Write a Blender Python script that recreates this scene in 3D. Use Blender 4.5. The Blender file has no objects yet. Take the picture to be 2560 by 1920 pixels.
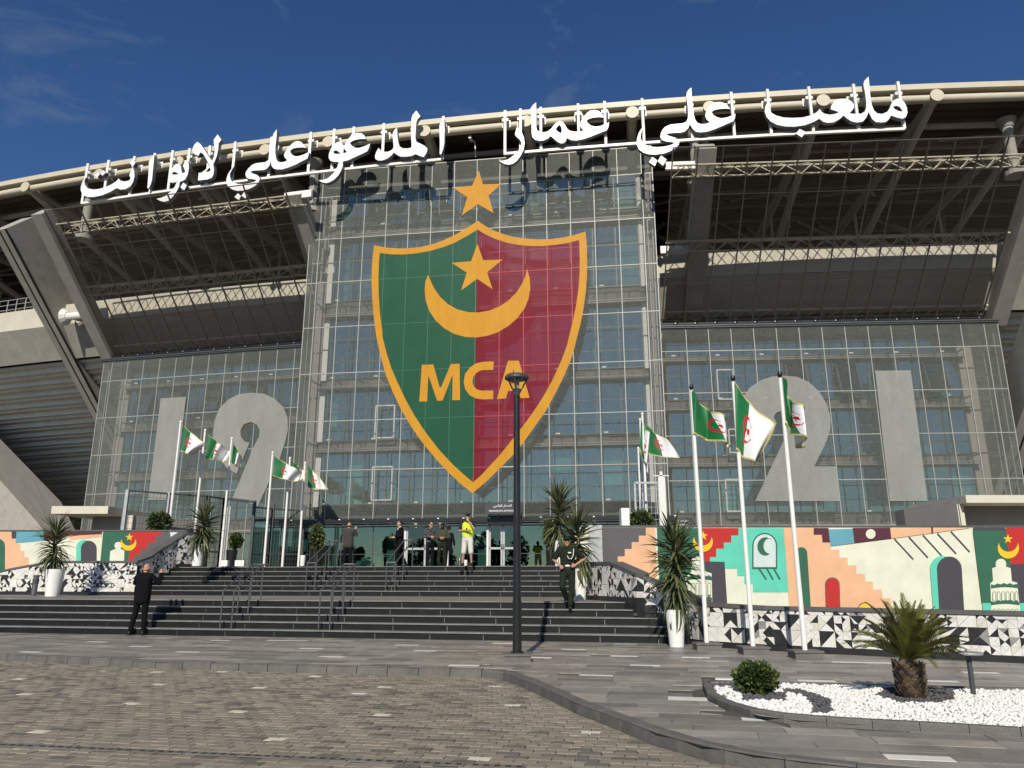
import bpy, bmesh, math, random
import numpy as np
from mathutils import Vector, Matrix
from mathutils.geometry import delaunay_2d_cdt

random.seed(7)
SC = bpy.context.scene
COL = SC.collection
R = math.radians

# ------------------------------------------------------------------ camera
FPX, PITCH, EYE = 1902.9, R(14.43), 1.345          # focal length in photo pixels (2560 wide), tilt, height over the plaza
cam_d = bpy.data.cameras.new('camera')
cam_d.sensor_width = 36.0
cam_d.lens = FPX / 2560 * 36.0
cam_d.clip_end = 3000
cam = bpy.data.objects.new('camera', cam_d)
COL.objects.link(cam)
cam.location = (0, 0, EYE)
cam.rotation_euler = (R(90) + PITCH, 0, 0)
SC.camera = cam

# ------------------------------------------------------------------ light
SUN_AZ, SUN_EL = 7.7, 34.0                          # direction the light travels (clockwise from +Y) and sun height
sd = Vector((math.sin(R(SUN_AZ)) * math.cos(R(SUN_EL)), math.cos(R(SUN_AZ)) * math.cos(R(SUN_EL)), -math.sin(R(SUN_EL))))
sun_d = bpy.data.lights.new('sun', 'SUN')
sun_d.energy = 4.6
sun_d.angle = R(0.5)
sun_d.color = (1.0, 0.925, 0.79)
sun = bpy.data.objects.new('sun', sun_d)
COL.objects.link(sun)
sun.rotation_euler = sd.to_track_quat('-Z', 'Y').to_euler()
sun.location = (-10, -40, 40)

W = bpy.data.worlds.new('World')
SC.world = W
W.use_nodes = True
nt = W.node_tree
nt.nodes.clear()
sky = nt.nodes.new('ShaderNodeTexSky')
sky.sky_type = 'NISHITA'
sky.sun_disc = False
sky.sun_elevation = R(SUN_EL)
sky.sun_rotation = R(180 + SUN_AZ)
sky.altitude = 300
sky.air_density = 1.0
sky.dust_density = 0.15
sky.ozone_density = 4.0
hsv = nt.nodes.new('ShaderNodeHueSaturation')
hsv.inputs['Hue'].default_value = 0.508
hsv.inputs['Saturation'].default_value = 1.18
hsv.inputs['Value'].default_value = 0.70
tc = nt.nodes.new('ShaderNodeTexCoord')
mp = nt.nodes.new('ShaderNodeMapping')
mp.inputs['Scale'].default_value = (2.2, 2.2, 5.0)
mp.inputs['Rotation'].default_value = (0.3, 0.25, 2.1)
n1 = nt.nodes.new('ShaderNodeTexNoise')
n1.inputs['Scale'].default_value = 2.3
n1.inputs['Detail'].default_value = 7
n1.inputs['Roughness'].default_value = 0.62
n1.inputs['Distortion'].default_value = 0.7
rmp = nt.nodes.new('ShaderNodeMapRange')
rmp.inputs['From Min'].default_value = 0.56
rmp.inputs['From Max'].default_value = 0.86
rmp.inputs['To Max'].default_value = 0.38
mixc = nt.nodes.new('ShaderNodeMix')
mixc.data_type = 'RGBA'
mixc.inputs['B'].default_value = (2.6, 2.9, 3.3, 1)
bg = nt.nodes.new('ShaderNodeBackground')
bg.inputs['Strength'].default_value = 0.12
wo = nt.nodes.new('ShaderNodeOutputWorld')
L = nt.links.new
L(sky.outputs[0], hsv.inputs['Color'])
L(tc.outputs['Generated'], mp.inputs['Vector'])
L(mp.outputs[0], n1.inputs['Vector'])
L(n1.outputs['Fac'], rmp.inputs['Value'])
L(rmp.outputs[0], mixc.inputs['Factor'])
L(hsv.outputs[0], mixc.inputs['A'])
L(mixc.outputs['Result'], bg.inputs['Color'])
L(bg.outputs[0], wo.inputs['Surface'])

SC.view_settings.view_transform = 'Standard'
SC.view_settings.look = 'None'
SC.view_settings.gamma = 1.0
SC.view_settings.exposure = 0.0
SC.view_settings.use_curve_mapping = False
SC.render.engine = 'CYCLES'
SC.cycles.use_denoising = True
SC.cycles.max_bounces = 6
SC.cycles.diffuse_bounces = 3
SC.cycles.glossy_bounces = 3
SC.cycles.transparent_max_bounces = 16
SC.cycles.caustics_reflective = False
SC.cycles.caustics_refractive = False
SC.cycles.sample_clamp_indirect = 6.0

# ------------------------------------------------------------------ geometry of the place, from photo pixels (2560 x 1920)
CT, ST = math.cos(PITCH), math.sin(PITCH)
CAM = np.array([0, 0, EYE])
Z3 = np.array([0, 0, 1.0])


def ray(x, y):
    a, b = (x - 1280) / FPX, (960 - y) / FPX
    return np.array([a, CT - b * ST, ST + b * CT])


def atz(x, y, z):                       # where the sight line meets the height z
    r = ray(x, y)
    return CAM + r * ((z - EYE) / r[2])


def aty(x, y, d):                       # where it meets the upright plane d metres ahead
    r = ray(x, y)
    return CAM + r * (d / r[1])


def onp(x, y, P, n):                    # where it meets a plane
    r = ray(x, y)
    return CAM + r * (((P - CAM) @ n) / (r @ n))


def zover(P, y):                        # height above plan point P seen on picture row y
    d = P[1]
    k = (960 - y) / FPX
    return EYE + d * (k * CT + ST) / (CT - k * ST)


def frame(deg):
    a = R(deg)
    return np.array([math.cos(a), -math.sin(a), 0]), np.array([math.sin(a), math.cos(a), 0])


class Pl:
    """a plane in the place: origin, horizontal axis u, in-plane axis v, n pointing away from the viewer"""
    def __init__(s, O, u, v):
        s.O, s.u, s.v = np.array(O, float), np.array(u, float), np.array(v, float)
        s.n = np.cross(s.v, s.u)
        if s.n[1] < 0:
            s.n = -s.n

    def ab(s, x, y):
        q = onp(x, y, s.O, s.n) - s.O
        return (q @ s.u, q @ s.v)

    def p(s, a, b, off=0.0):            # off > 0: towards the viewer
        return s.O + s.u * a + s.v * b - s.n * off

    def M(s, a, b, off=0.0):
        m = Matrix.Identity(4)
        o = s.p(a, b, off)
        for i in range(3):
            m[i][0], m[i][1], m[i][2], m[i][3] = s.u[i], s.v[i], -s.n[i], o[i]
        return m


uS, nS = frame(11.74)                   # the stairs
uF, nF = frame(8.54)                    # the middle screen
uL, nL = frame(13.3)                    # the left wing
uR, nR = frame(3.5)                     # the right wing
ARC_C, ARC_R = np.array([35.365, 260.225]), 227.33   # the roof edge is an arc
TH0 = math.atan2(37.2 - ARC_C[1], -1.89 - ARC_C[0])


def arc(s, rho, z):
    t = TH0 + s / ARC_R
    return np.array([ARC_C[0] + (ARC_R + rho) * math.cos(t), ARC_C[1] + (ARC_R + rho) * math.sin(t), z])


def cyl(x, y, rho):
    r = ray(x, y)
    o, d = CAM[:2] - ARC_C, r[:2]
    a, b, c = d @ d, 2 * o @ d, o @ o - (ARC_R + rho) ** 2
    return CAM + r * ((-b - math.sqrt(b * b - 4 * a * c)) / (2 * a))


def s_of(P):
    return (math.atan2(P[1] - ARC_C[1], P[0] - ARC_C[0]) - TH0) * ARC_R


# ------------------------------------------------------------------ materials
def mat(name, col, rough=0.6, metal=0.0, var=0.12, scale=3.0, bump=0.0, bscale=40.0, spec=0.5, stretch=None, wear=None):
    m = bpy.data.materials.new(name)
    m.use_nodes = True
    t = m.node_tree
    b = t.nodes['Principled BSDF']
    b.inputs['Roughness'].default_value = rough
    b.inputs['Metallic'].default_value = metal
    b.inputs['Specular IOR Level'].default_value = spec
    g = t.nodes.new('ShaderNodeNewGeometry')
    vec = g.outputs['Position']
    if stretch:
        mpn = t.nodes.new('ShaderNodeMapping')
        mpn.inputs['Scale'].default_value = stretch
        t.links.new(vec, mpn.inputs['Vector'])
        vec = mpn.outputs[0]
    nz = t.nodes.new('ShaderNodeTexNoise')
    nz.inputs['Scale'].default_value = scale
    nz.inputs['Detail'].default_value = 6
    nz.inputs['Roughness'].default_value = 0.65
    t.links.new(vec, nz.inputs['Vector'])
    mr = t.nodes.new('ShaderNodeMapRange')
    mr.inputs['From Min'].default_value = 0.25
    mr.inputs['From Max'].default_value = 0.75
    mr.inputs['To Min'].default_value = 1 - var
    mr.inputs['To Max'].default_value = 1 + var
    t.links.new(nz.outputs['Fac'], mr.inputs['Value'])
    mx = t.nodes.new('ShaderNodeMix')
    mx.data_type = 'RGBA'
    mx.blend_type = 'MULTIPLY'
    mx.inputs['Factor'].default_value = 1
    mx.inputs['A'].default_value = (*col, 1)
    t.links.new(mr.outputs[0], mx.inputs['B'])
    out = mx.outputs['Result']
    if wear:                            # (colour, scale, threshold, amount) blotches of wear or dirt
        nw = t.nodes.new('ShaderNodeTexNoise')
        nw.inputs['Scale'].default_value = wear[1]
        nw.inputs['Detail'].default_value = 8
        nw.inputs['Roughness'].default_value = 0.7
        t.links.new(vec, nw.inputs['Vector'])
        wr = t.nodes.new('ShaderNodeMapRange')
        wr.inputs['From Min'].default_value = wear[2]
        wr.inputs['From Max'].default_value = wear[2] + 0.15
        wr.inputs['To Max'].default_value = wear[3]
        t.links.new(nw.outputs['Fac'], wr.inputs['Value'])
        mw = t.nodes.new('ShaderNodeMix')
        mw.data_type = 'RGBA'
        t.links.new(wr.outputs[0], mw.inputs['Factor'])
        t.links.new(out, mw.inputs['A'])
        mw.inputs['B'].default_value = (*wear[0], 1)
        out = mw.outputs['Result']
    t.links.new(out, b.inputs['Base Color'])
    rr = t.nodes.new('ShaderNodeMapRange')
    rr.inputs['To Min'].default_value = max(0.02, rough - 0.1)
    rr.inputs['To Max'].default_value = min(1, rough + 0.1)
    t.links.new(nz.outputs['Fac'], rr.inputs['Value'])
    t.links.new(rr.outputs[0], b.inputs['Roughness'])
    if bump:
        nb = t.nodes.new('ShaderNodeTexNoise')
        nb.inputs['Scale'].default_value = bscale
        nb.inputs['Detail'].default_value = 5
        t.links.new(vec, nb.inputs['Vector'])
        bp = t.nodes.new('ShaderNodeBump')
        bp.inputs['Strength'].default_value = bump
        bp.inputs['Distance'].default_value = 0.02
        t.links.new(nb.outputs['Fac'], bp.inputs['Height'])
        t.links.new(bp.outputs[0], b.inputs['Normal'])
    return m


def perforated(name, col, open_, rough=0.5, pitch=0.05, metal=0.0):
    """sheet metal full of punched holes: sight and light pass through the holes, less the flatter they meet the sheet"""
    m = bpy.data.materials.new(name)
    m.use_nodes = True
    t = m.node_tree
    b = t.nodes['Principled BSDF']
    b.inputs['Roughness'].default_value = rough
    b.inputs['Metallic'].default_value = metal
    b.inputs['Specular IOR Level'].default_value = 0.15
    wg = t.nodes.new('ShaderNodeNewGeometry')
    wm = t.nodes.new('ShaderNodeMapping')
    wm.inputs['Scale'].default_value = (1.0, 1.0, 0.35)
    wn = t.nodes.new('ShaderNodeTexNoise')
    wn.inputs['Scale'].default_value = 1.6
    wn.inputs['Detail'].default_value = 8
    wn.inputs['Roughness'].default_value = 0.7
    wr = t.nodes.new('ShaderNodeMapRange')
    wr.inputs['From Min'].default_value = 0.3
    wr.inputs['From Max'].default_value = 0.7
    wr.inputs['To Min'].default_value = 0.88
    wr.inputs['To Max'].default_value = 1.1
    wx = t.nodes.new('ShaderNodeMix')
    wx.data_type = 'RGBA'
    wx.blend_type = 'MULTIPLY'
    wx.inputs['Factor'].default_value = 1
    wx.inputs['A'].default_value = (*col, 1)
    t.links.new(wg.outputs['Position'], wm.inputs['Vector'])
    t.links.new(wm.outputs[0], wn.inputs['Vector'])
    t.links.new(wn.outputs['Fac'], wr.inputs['Value'])
    t.links.new(wr.outputs[0], wx.inputs['B'])
    t.links.new(wx.outputs['Result'], b.inputs['Base Color'])
    tr = t.nodes.new('ShaderNodeBsdfTransparent')
    mx = t.nodes.new('ShaderNodeMixShader')
    g = t.nodes.new('ShaderNodeNewGeometry')
    dt = t.nodes.new('ShaderNodeVectorMath')
    dt.operation = 'DOT_PRODUCT'
    t.links.new(g.outputs['Incoming'], dt.inputs[0])
    t.links.new(g.outputs['Normal'], dt.inputs[1])

    def mth(op, a, bb=None):
        n = t.nodes.new('ShaderNodeMath')
        n.operation = op
        for i, v in enumerate((a, bb)):
            if v is None:
                continue
            if hasattr(v, 'links'):
                t.links.new(v, n.inputs[i])
            else:
                n.inputs[i].default_value = v
        return n.outputs[0]
    c = mth('MAXIMUM', mth('ABSOLUTE', dt.outputs['Value']), 0.02)
    sn = mth('SQRT', mth('MAXIMUM', mth('SUBTRACT', 1.0, mth('MULTIPLY', c, c)), 0.0))
    thick = mth('MAXIMUM', mth('SUBTRACT', 1.0, mth('MULTIPLY', mth('DIVIDE', sn, c), 0.22)), 0.0)
    # staggered round holes
    vo = t.nodes.new('ShaderNodeTexNoise')
    vo.inputs['Scale'].default_value = 1.0 / pitch
    vo.inputs['Detail'].default_value = 1
    t.links.new(g.outputs['Position'], vo.inputs['Vector'])
    hr = t.nodes.new('ShaderNodeMapRange')
    hr.inputs['From Min'].default_value = 0.40
    hr.inputs['From Max'].default_value = 0.60
    hr.inputs['To Min'].default_value = 0.88
    hr.inputs['To Max'].default_value = 1.12
    t.links.new(vo.outputs['Fac'], hr.inputs['Value'])
    f = mth('MULTIPLY', mth('MULTIPLY', thick, open_), hr.outputs[0])
    t.links.new(f, mx.inputs['Fac'])
    t.links.new(b.outputs[0], mx.inputs[1])
    t.links.new(tr.outputs[0], mx.inputs[2])
    t.links.new(mx.outputs[0], t.nodes['Material Output'].inputs['Surface'])
    return m


def glass(name, tint, refl=0.3, rough=0.015):
    m = bpy.data.materials.new(name)
    m.use_nodes = True
    t = m.node_tree
    t.nodes.remove(t.nodes['Principled BSDF'])
    gl = t.nodes.new('ShaderNodeBsdfGlossy')
    gl.inputs['Roughness'].default_value = rough
    gl.inputs['Color'].default_value = (0.62, 0.86, 0.77, 1)
    tr = t.nodes.new('ShaderNodeBsdfTransparent')
    tr.inputs['Color'].default_value = (*tint, 1)
    fr = t.nodes.new('ShaderNodeFresnel')
    fr.inputs['IOR'].default_value = 1.5
    ad = t.nodes.new('ShaderNodeMath')
    ad.operation = 'ADD'
    ad.use_clamp = True
    ad.inputs[1].default_value = refl
    mx = t.nodes.new('ShaderNodeMixShader')
    nz = t.nodes.new('ShaderNodeTexNoise')
    nz.inputs['Scale'].default_value = 0.7
    g = t.nodes.new('ShaderNodeNewGeometry')
    bp = t.nodes.new('ShaderNodeBump')
    bp.inputs['Strength'].default_value = 0.05
    bp.inputs['Distance'].default_value = 0.03
    t.links.new(g.outputs['Position'], nz.inputs['Vector'])
    t.links.new(nz.outputs['Fac'], bp.inputs['Height'])
    t.links.new(bp.outputs[0], gl.inputs['Normal'])
    t.links.new(fr.outputs[0], ad.inputs[0])
    t.links.new(ad.outputs[0], mx.inputs['Fac'])
    t.links.new(tr.outputs[0], mx.inputs[1])
    t.links.new(gl.outputs[0], mx.inputs[2])
    t.links.new(mx.outputs[0], t.nodes['Material Output'].inputs['Surface'])
    return m


M_ = {}


def defm(k, *a, **kw):
    M_[k] = mat(k, *a, **kw)


defm('concrete', (0.34, 0.325, 0.29), 0.85, var=0.16, scale=1.3, bump=0.25, wear=((0.16, 0.15, 0.13), 0.7, 0.58, 0.45))
defm('concrete_light', (0.52, 0.49, 0.41), 0.85, var=0.1, scale=1.0, bump=0.15, wear=((0.3, 0.28, 0.24), 0.9, 0.6, 0.35))
defm('concrete_step', (0.70, 0.665, 0.59), 0.85, var=0.12, scale=1.0, bump=0.15, wear=((0.36, 0.34, 0.3), 0.7, 0.58, 0.4))
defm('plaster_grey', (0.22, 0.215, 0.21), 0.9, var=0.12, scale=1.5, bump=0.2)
defm('plaster_cream', (0.62, 0.58, 0.48), 0.9, var=0.08, scale=1.5, bump=0.2)
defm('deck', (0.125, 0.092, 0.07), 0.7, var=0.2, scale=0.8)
defm('cream_steel', (0.56, 0.51, 0.39), 0.5, var=0.06, scale=1.2, wear=((0.4, 0.34, 0.25), 2.5, 0.62, 0.5))
defm('grey_steel', (0.46, 0.43, 0.38), 0.5, var=0.1, scale=1.0)
defm('white_steel', (0.80, 0.79, 0.76), 0.4, var=0.05, scale=2.0)
defm('letter_white', (0.86, 0.87, 0.89), 0.35, var=0.03, scale=0.8)
defm('letter_side', (0.16, 0.17, 0.18), 0.4, var=0.1)
defm('galv', (0.46, 0.47, 0.47), 0.42, 0.5, var=0.15, scale=6.0)
defm('stainless', (0.26, 0.26, 0.255), 0.32, 0.85, var=0.08, scale=4.0)
defm('dark_steel', (0.06, 0.066, 0.07), 0.45, var=0.15)
defm('black_paint', (0.012, 0.013, 0.014), 0.35, var=0.1)
defm('mesh_rail', (0.40, 0.40, 0.375), 0.5, 0.1, var=0.08)
defm('mullion', (0.085, 0.09, 0.09), 0.45, 0.2, var=0.1)
defm('rail_dark', (0.13, 0.12, 0.105), 0.5, var=0.1)
defm('walk_steel', (0.22, 0.215, 0.2), 0.5, var=0.15)
defm('white_frame', (0.72, 0.71, 0.68), 0.5, var=0.06)
defm('white_column', (0.70, 0.69, 0.65), 0.75, var=0.06, scale=1.0)
defm('band_dark', (0.10, 0.10, 0.095), 0.8, var=0.2)
defm('band_stone', (0.155, 0.138, 0.125), 0.8, var=0.25, scale=2.0)
defm('stone_clad', (0.31, 0.275, 0.245), 0.8, var=0.14, scale=2.0)
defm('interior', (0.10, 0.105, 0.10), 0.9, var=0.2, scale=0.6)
defm('blind', (0.62, 0.72, 0.62), 0.8, var=0.08, scale=1.0)
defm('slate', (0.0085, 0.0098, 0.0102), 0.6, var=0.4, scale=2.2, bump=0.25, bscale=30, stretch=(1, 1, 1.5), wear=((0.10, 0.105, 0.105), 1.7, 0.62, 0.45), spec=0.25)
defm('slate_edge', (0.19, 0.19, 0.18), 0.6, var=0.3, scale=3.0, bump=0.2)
defm('landing_stone', (0.20, 0.185, 0.16), 0.55, var=0.25, scale=1.6, bump=0.2)
for i, c in enumerate([(0.285, 0.262, 0.225), (0.22, 0.205, 0.18), (0.34, 0.31, 0.262), (0.25, 0.234, 0.208), (0.165, 0.158, 0.142)]):
    defm('slab%d' % i, c, 0.42, var=0.3, scale=2.4, bump=0.3, bscale=25, wear=((0.4, 0.375, 0.32), 0.9, 0.6, 0.35))
for i, c in enumerate([(0.275, 0.238, 0.182), (0.245, 0.214, 0.166), (0.305, 0.262, 0.2), (0.235, 0.208, 0.162), (0.15, 0.138, 0.112)]):
    defm('paver%d' % i, c, 0.62, var=0.22, scale=3.0, bump=0.45, bscale=90, wear=((0.17, 0.16, 0.14), 0.6, 0.58, 0.4))
defm('paver_white', (0.66, 0.61, 0.48), 0.7, var=0.15, scale=6)
defm('marble_strip', (0.74, 0.72, 0.65), 0.5, var=0.1, scale=5)
defm('grout_light', (0.30, 0.30, 0.29), 0.9, var=0.3)
defm('joint', (0.085, 0.078, 0.066), 0.95, var=0.2)
defm('kerb', (0.13, 0.126, 0.115), 0.65, var=0.3, scale=3.5, bump=0.35, bscale=50, wear=((0.22, 0.21, 0.19), 1.8, 0.6, 0.5))
defm('pebble', (0.80, 0.79, 0.75), 0.7, var=0.14, scale=12)
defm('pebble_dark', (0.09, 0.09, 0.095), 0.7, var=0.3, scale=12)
defm('soil', (0.35, 0.33, 0.3), 0.95, var=0.3)
defm('tile_white', (0.72, 0.71, 0.68), 0.28, var=0.12, scale=4.0, wear=((0.42, 0.42, 0.42), 2.2, 0.6, 0.5))
defm('tile_cream', (0.66, 0.63, 0.55), 0.3, var=0.12, scale=4.0)
defm('tile_black', (0.028, 0.029, 0.031), 0.25, var=0.3, scale=5.0)
defm('tile_grey', (0.28, 0.28, 0.27), 0.3, var=0.35, scale=7.0)
defm('grout', (0.12, 0.12, 0.115), 0.9)
defm('plinth', (0.022, 0.022, 0.024), 0.4, var=0.25)
defm('coping', (0.1, 0.1, 0.098), 0.5, var=0.2, scale=2.0, bump=0.2)
MUR = dict(cream=(0.70, 0.71, 0.57), peach=(0.74, 0.43, 0.25), mint=(0.11, 0.56, 0.42), green=(0.028, 0.125, 0.075), red=(0.48, 0.022, 0.02),
           dark=(0.055, 0.053, 0.065), maroon=(0.085, 0.02, 0.035), blue=(0.12, 0.34, 0.42), yellow=(0.80, 0.52, 0.02), pale=(0.56, 0.65, 0.64), slategrey=(0.10, 0.10, 0.105))
for k, c in MUR.items():
    defm('paint_' + k, c, 0.8, var=0.11, scale=1.1, bump=0.45, bscale=45, wear=(tuple(q * .72 + .03 for q in c), 0.9, 0.57, 0.55))
defm('pot_white', (0.82, 0.82, 0.80), 0.35, var=0.03)
defm('pot_black', (0.012, 0.012, 0.013), 0.35)
defm('bark', (0.17, 0.12, 0.075), 0.95, var=0.35, scale=9, bump=0.8)
defm('yucca0', (0.085, 0.10, 0.038), 0.45, var=0.3, scale=5)
defm('yucca1', (0.055, 0.075, 0.03), 0.45, var=0.3, scale=5)
defm('yucca2', (0.13, 0.135, 0.05), 0.5, var=0.3, scale=5)
defm('palm_leaf', (0.105, 0.115, 0.018), 0.5, var=0.35, scale=5)
defm('palm_leaf2', (0.15, 0.14, 0.03), 0.55, var=0.35, scale=5)
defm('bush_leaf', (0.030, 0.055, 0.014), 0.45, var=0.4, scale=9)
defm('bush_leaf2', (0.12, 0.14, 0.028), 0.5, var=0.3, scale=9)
defm('twig', (0.06, 0.045, 0.03), 0.9)
defm('flag_green', (0.012, 0.15, 0.045), 0.45, var=0.08)
defm('flag_white', (0.80, 0.80, 0.82), 0.5, var=0.04)
defm('flag_red', (0.52, 0.01, 0.025), 0.5, var=0.08)
defm('fringe', (0.55, 0.48, 0.16), 0.7, var=0.2, scale=20)
defm('skin', (0.42, 0.235, 0.15), 0.55, var=0.08, scale=8)
defm('suit_black', (0.006, 0.006, 0.0075), 0.9, var=0.3, scale=6, bump=0.6, bscale=9, spec=0.12)
defm('suit_grey', (0.055, 0.053, 0.05), 0.9, var=0.2, scale=6, bump=0.6, bscale=9, spec=0.15)
defm('shirt_white', (0.75, 0.75, 0.75), 0.8)
defm('olive', (0.017, 0.024, 0.015), 0.9, var=0.35, scale=7, bump=0.8, bscale=10, spec=0.12)
defm('navy', (0.008, 0.009, 0.014), 0.9, var=0.3, spec=0.12)
defm('hi_vis', (0.62, 0.80, 0.02), 0.7, var=0.06)
defm('tee_black', (0.012, 0.012, 0.013), 0.9)
defm('shorts_white', (0.62, 0.60, 0.54), 0.85, var=0.12, scale=7, bump=0.5, bscale=14)
defm('leather', (0.010, 0.009, 0.009), 0.3)
defm('hair', (0.012, 0.010, 0.009), 0.8)
defm('cord_white', (0.7, 0.68, 0.55), 0.8)
defm('phone', (0.01, 0.01, 0.012), 0.25)
defm('sign_dark', (0.035, 0.042, 0.05), 0.5)
defm('sign_white', (0.82, 0.82, 0.82), 0.5)
defm('lampglass', (0.35, 0.36, 0.36), 0.3)
defm('seat_wood', (0.55, 0.42, 0.24), 0.7, var=0.25, scale=2)
M_['mesh_panel'] = perforated('mesh_panel', (0.20, 0.22, 0.198), 0.74, pitch=0.05)
M_['slope_panel'] = perforated('slope_panel', (0.15, 0.125, 0.10), 0.95, pitch=0.055)
M_['digit'] = perforated('digit', (0.35, 0.35, 0.325), 0.34, pitch=0.05)
M_['crest_green'] = perforated('crest_green', (0.012, 0.085, 0.045), 0.10, pitch=0.05)
M_['crest_red'] = perforated('crest_red', (0.27, 0.012, 0.032), 0.42, pitch=0.05)
M_['crest_gold'] = perforated('crest_gold', (0.56, 0.265, 0.018), 0.04, pitch=0.05)
M_['fence_mesh'] = perforated('fence_mesh', (0.10, 0.105, 0.11), 0.86, pitch=0.05)
M_['glass'] = glass('glass', (0.42, 0.62, 0.57), 0.36)
M_['glass_low'] = glass('glass_low', (0.17, 0.34, 0.33), 0.20)
M_['glass_dark'] = glass('glass_dark', (0.10, 0.13, 0.12), 0.10)

# plaid shirt: woven checks
_m = M_['plaid'] = mat('plaid', (0.02, 0.02, 0.022), 0.9)
_t = _m.node_tree
_b = _t.nodes['Principled BSDF']
_ch = _t.nodes.new('ShaderNodeTexChecker')
_ch.inputs['Scale'].default_value = 16
_ch.inputs['Color1'].default_value = (0.016, 0.017, 0.02, 1)
_ch.inputs['Color2'].default_value = (0.10, 0.10, 0.11, 1)
_g = _t.nodes.new('ShaderNodeNewGeometry')
_t.links.new(_g.outputs['Position'], _ch.inputs['Vector'])
_t.links.new(_ch.outputs['Color'], _b.inputs['Base Color'])
# camouflage
_m = M_['camo'] = mat('camo', (0.05, 0.055, 0.03), 0.9, wear=((0.012, 0.014, 0.010), 9, 0.5, 0.9))


# ------------------------------------------------------------------ mesh helpers
def V(p):
    return (float(p[0]), float(p[1]), float(p[2]))


class MB:
    def __init__(s):
        s.v, s.f, s.m = [], [], []

    def face(s, pts, m=0):
        b = len(s.v)
        s.v += [V(p) for p in pts]
        s.f.append(tuple(range(b, b + len(pts))))
        s.m.append(m)
        return s

    def raw(s, vs, fs, m=0):
        b = len(s.v)
        s.v += [V(p) for p in vs]
        s.f += [tuple(b + i for i in f) for f in fs]
        s.m += [m] * len(fs)
        return s

    def hexa(s, c, m=0):                # c: 4 bottom corners then 4 top corners
        return s.raw(c, [(3, 2, 1, 0), (4, 5, 6, 7), (0, 1, 5, 4), (1, 2, 6, 5), (2, 3, 7, 6), (3, 0, 4, 7)], m)

    def box(s, a, b, m=0):
        (x0, y0, z0), (x1, y1, z1) = a, b
        return s.hexa([(x0, y0, z0), (x1, y0, z0), (x1, y1, z0), (x0, y1, z0), (x0, y0, z1), (x1, y0, z1), (x1, y1, z1), (x0, y1, z1)], m)

    def obox(s, O, ax, ay, az, m=0):    # box from a corner and three edge vectors
        O, ax, ay, az = [np.array(q, float) for q in (O, ax, ay, az)]
        return s.hexa([O, O + ax, O + ax + ay, O + ay, O + az, O + ax + az, O + ax + ay + az, O + ay + az], m)

    def bar(s, p, q, w, h=None, up=Z3, m=0):
        p, q = np.array(p, float), np.array(q, float)
        h = h or w
        d = q - p
        d = d / (np.linalg.norm(d) + 1e-9)
        up = np.array(up, float)
        if abs(d @ up) > 0.97:
            up = np.array([0, 1.0, 0])
        a = np.cross(d, up)
        a /= np.linalg.norm(a)
        b = np.cross(a, d)
        a, b = a * w / 2, b * h / 2
        return s.hexa([p - a - b, p + a - b, p + a + b, p - a + b, q - a - b, q + a - b, q + a + b, q - a + b], m)

    def tube(s, pts, r, seg=8, m=0, caps=True):
        pts = [np.array(p, float) for p in pts]
        rr = r if hasattr(r, '__len__') else [r] * len(pts)
        b = len(s.v)
        a0 = None
        for i, p in enumerate(pts):
            d = pts[min(i + 1, len(pts) - 1)] - pts[max(i - 1, 0)]
            d = d / (np.linalg.norm(d) + 1e-9)
            if a0 is None:
                t = np.array([0, 0, 1.0]) if abs(d[2]) < 0.9 else np.array([0, 1.0, 0])
                a0 = np.cross(d, t)
            a0 = a0 - d * (a0 @ d)
            a0 /= np.linalg.norm(a0)
            c = np.cross(d, a0)
            for k in range(seg):
                an = 2 * math.pi * k / seg
                s.v.append(V(p + (a0 * math.cos(an) + c * math.sin(an)) * rr[i]))
        for i in range(len(pts) - 1):
            for k in range(seg):
                s.f.append((b + i * seg + k, b + i * seg + (k + 1) % seg, b + (i + 1) * seg + (k + 1) % seg, b + (i + 1) * seg + k))
                s.m.append(m)
        if caps:
            s.f.append(tuple(b + k for k in range(seg))[::-1])
            s.f.append(tuple(b + (len(pts) - 1) * seg + k for k in range(seg)))
            s.m += [m, m]
        return s

    def lathe(s, prof, c=(0, 0, 0), seg=24, m=0):   # prof: list of (radius, z)
        b = len(s.v)
        for r, z in prof:
            for k in range(seg):
                an = 2 * math.pi * k / seg
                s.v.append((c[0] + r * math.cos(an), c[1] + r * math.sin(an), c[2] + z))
        for i in range(len(prof) - 1):
            for k in range(seg):
                s.f.append((b + i * seg + k, b + i * seg + (k + 1) % seg, b + (i + 1) * seg + (k + 1) % seg, b + (i + 1) * seg + k))
                s.m.append(m)
        return s

    def poly(s, plane, ab, off=0.0, depth=0.0, m=0):   # filled outline on a plane, or a slab of it
        tris, vs = fill(ab)
        b = len(s.v)
        s.v += [V(plane.p(a, c, off)) for a, c in vs]
        s.f += [tuple(b + i for i in t) for t in tris]
        s.m += [m] * len(tris)
        if depth:
            n = len(ab)
            b2 = len(s.v)
            s.v += [V(plane.p(a, c, off)) for a, c in ab] + [V(plane.p(a, c, off - depth)) for a, c in ab]
            for i in range(n):
                j = (i + 1) % n
                s.f.append((b2 + i, b2 + j, b2 + n + j, b2 + n + i))
                s.m.append(m)
        return s

    def mesh(s, name, mats, origin=(0, 0, 0), smooth=False):
        me = bpy.data.meshes.new(name)
        o = np.array(origin, float)
        me.from_pydata([(a - o[0], b - o[1], c - o[2]) for a, b, c in s.v], [], s.f)
        mats = mats if isinstance(mats, (list, tuple)) else [mats]
        for k in mats:
            me.materials.append(M_[k] if isinstance(k, str) else k)
        me.polygons.foreach_set('material_index', s.m)
        if smooth:
            me.polygons.foreach_set('use_smooth', [True] * len(s.f))
        me.validate()
        me.update()
        return me


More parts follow.
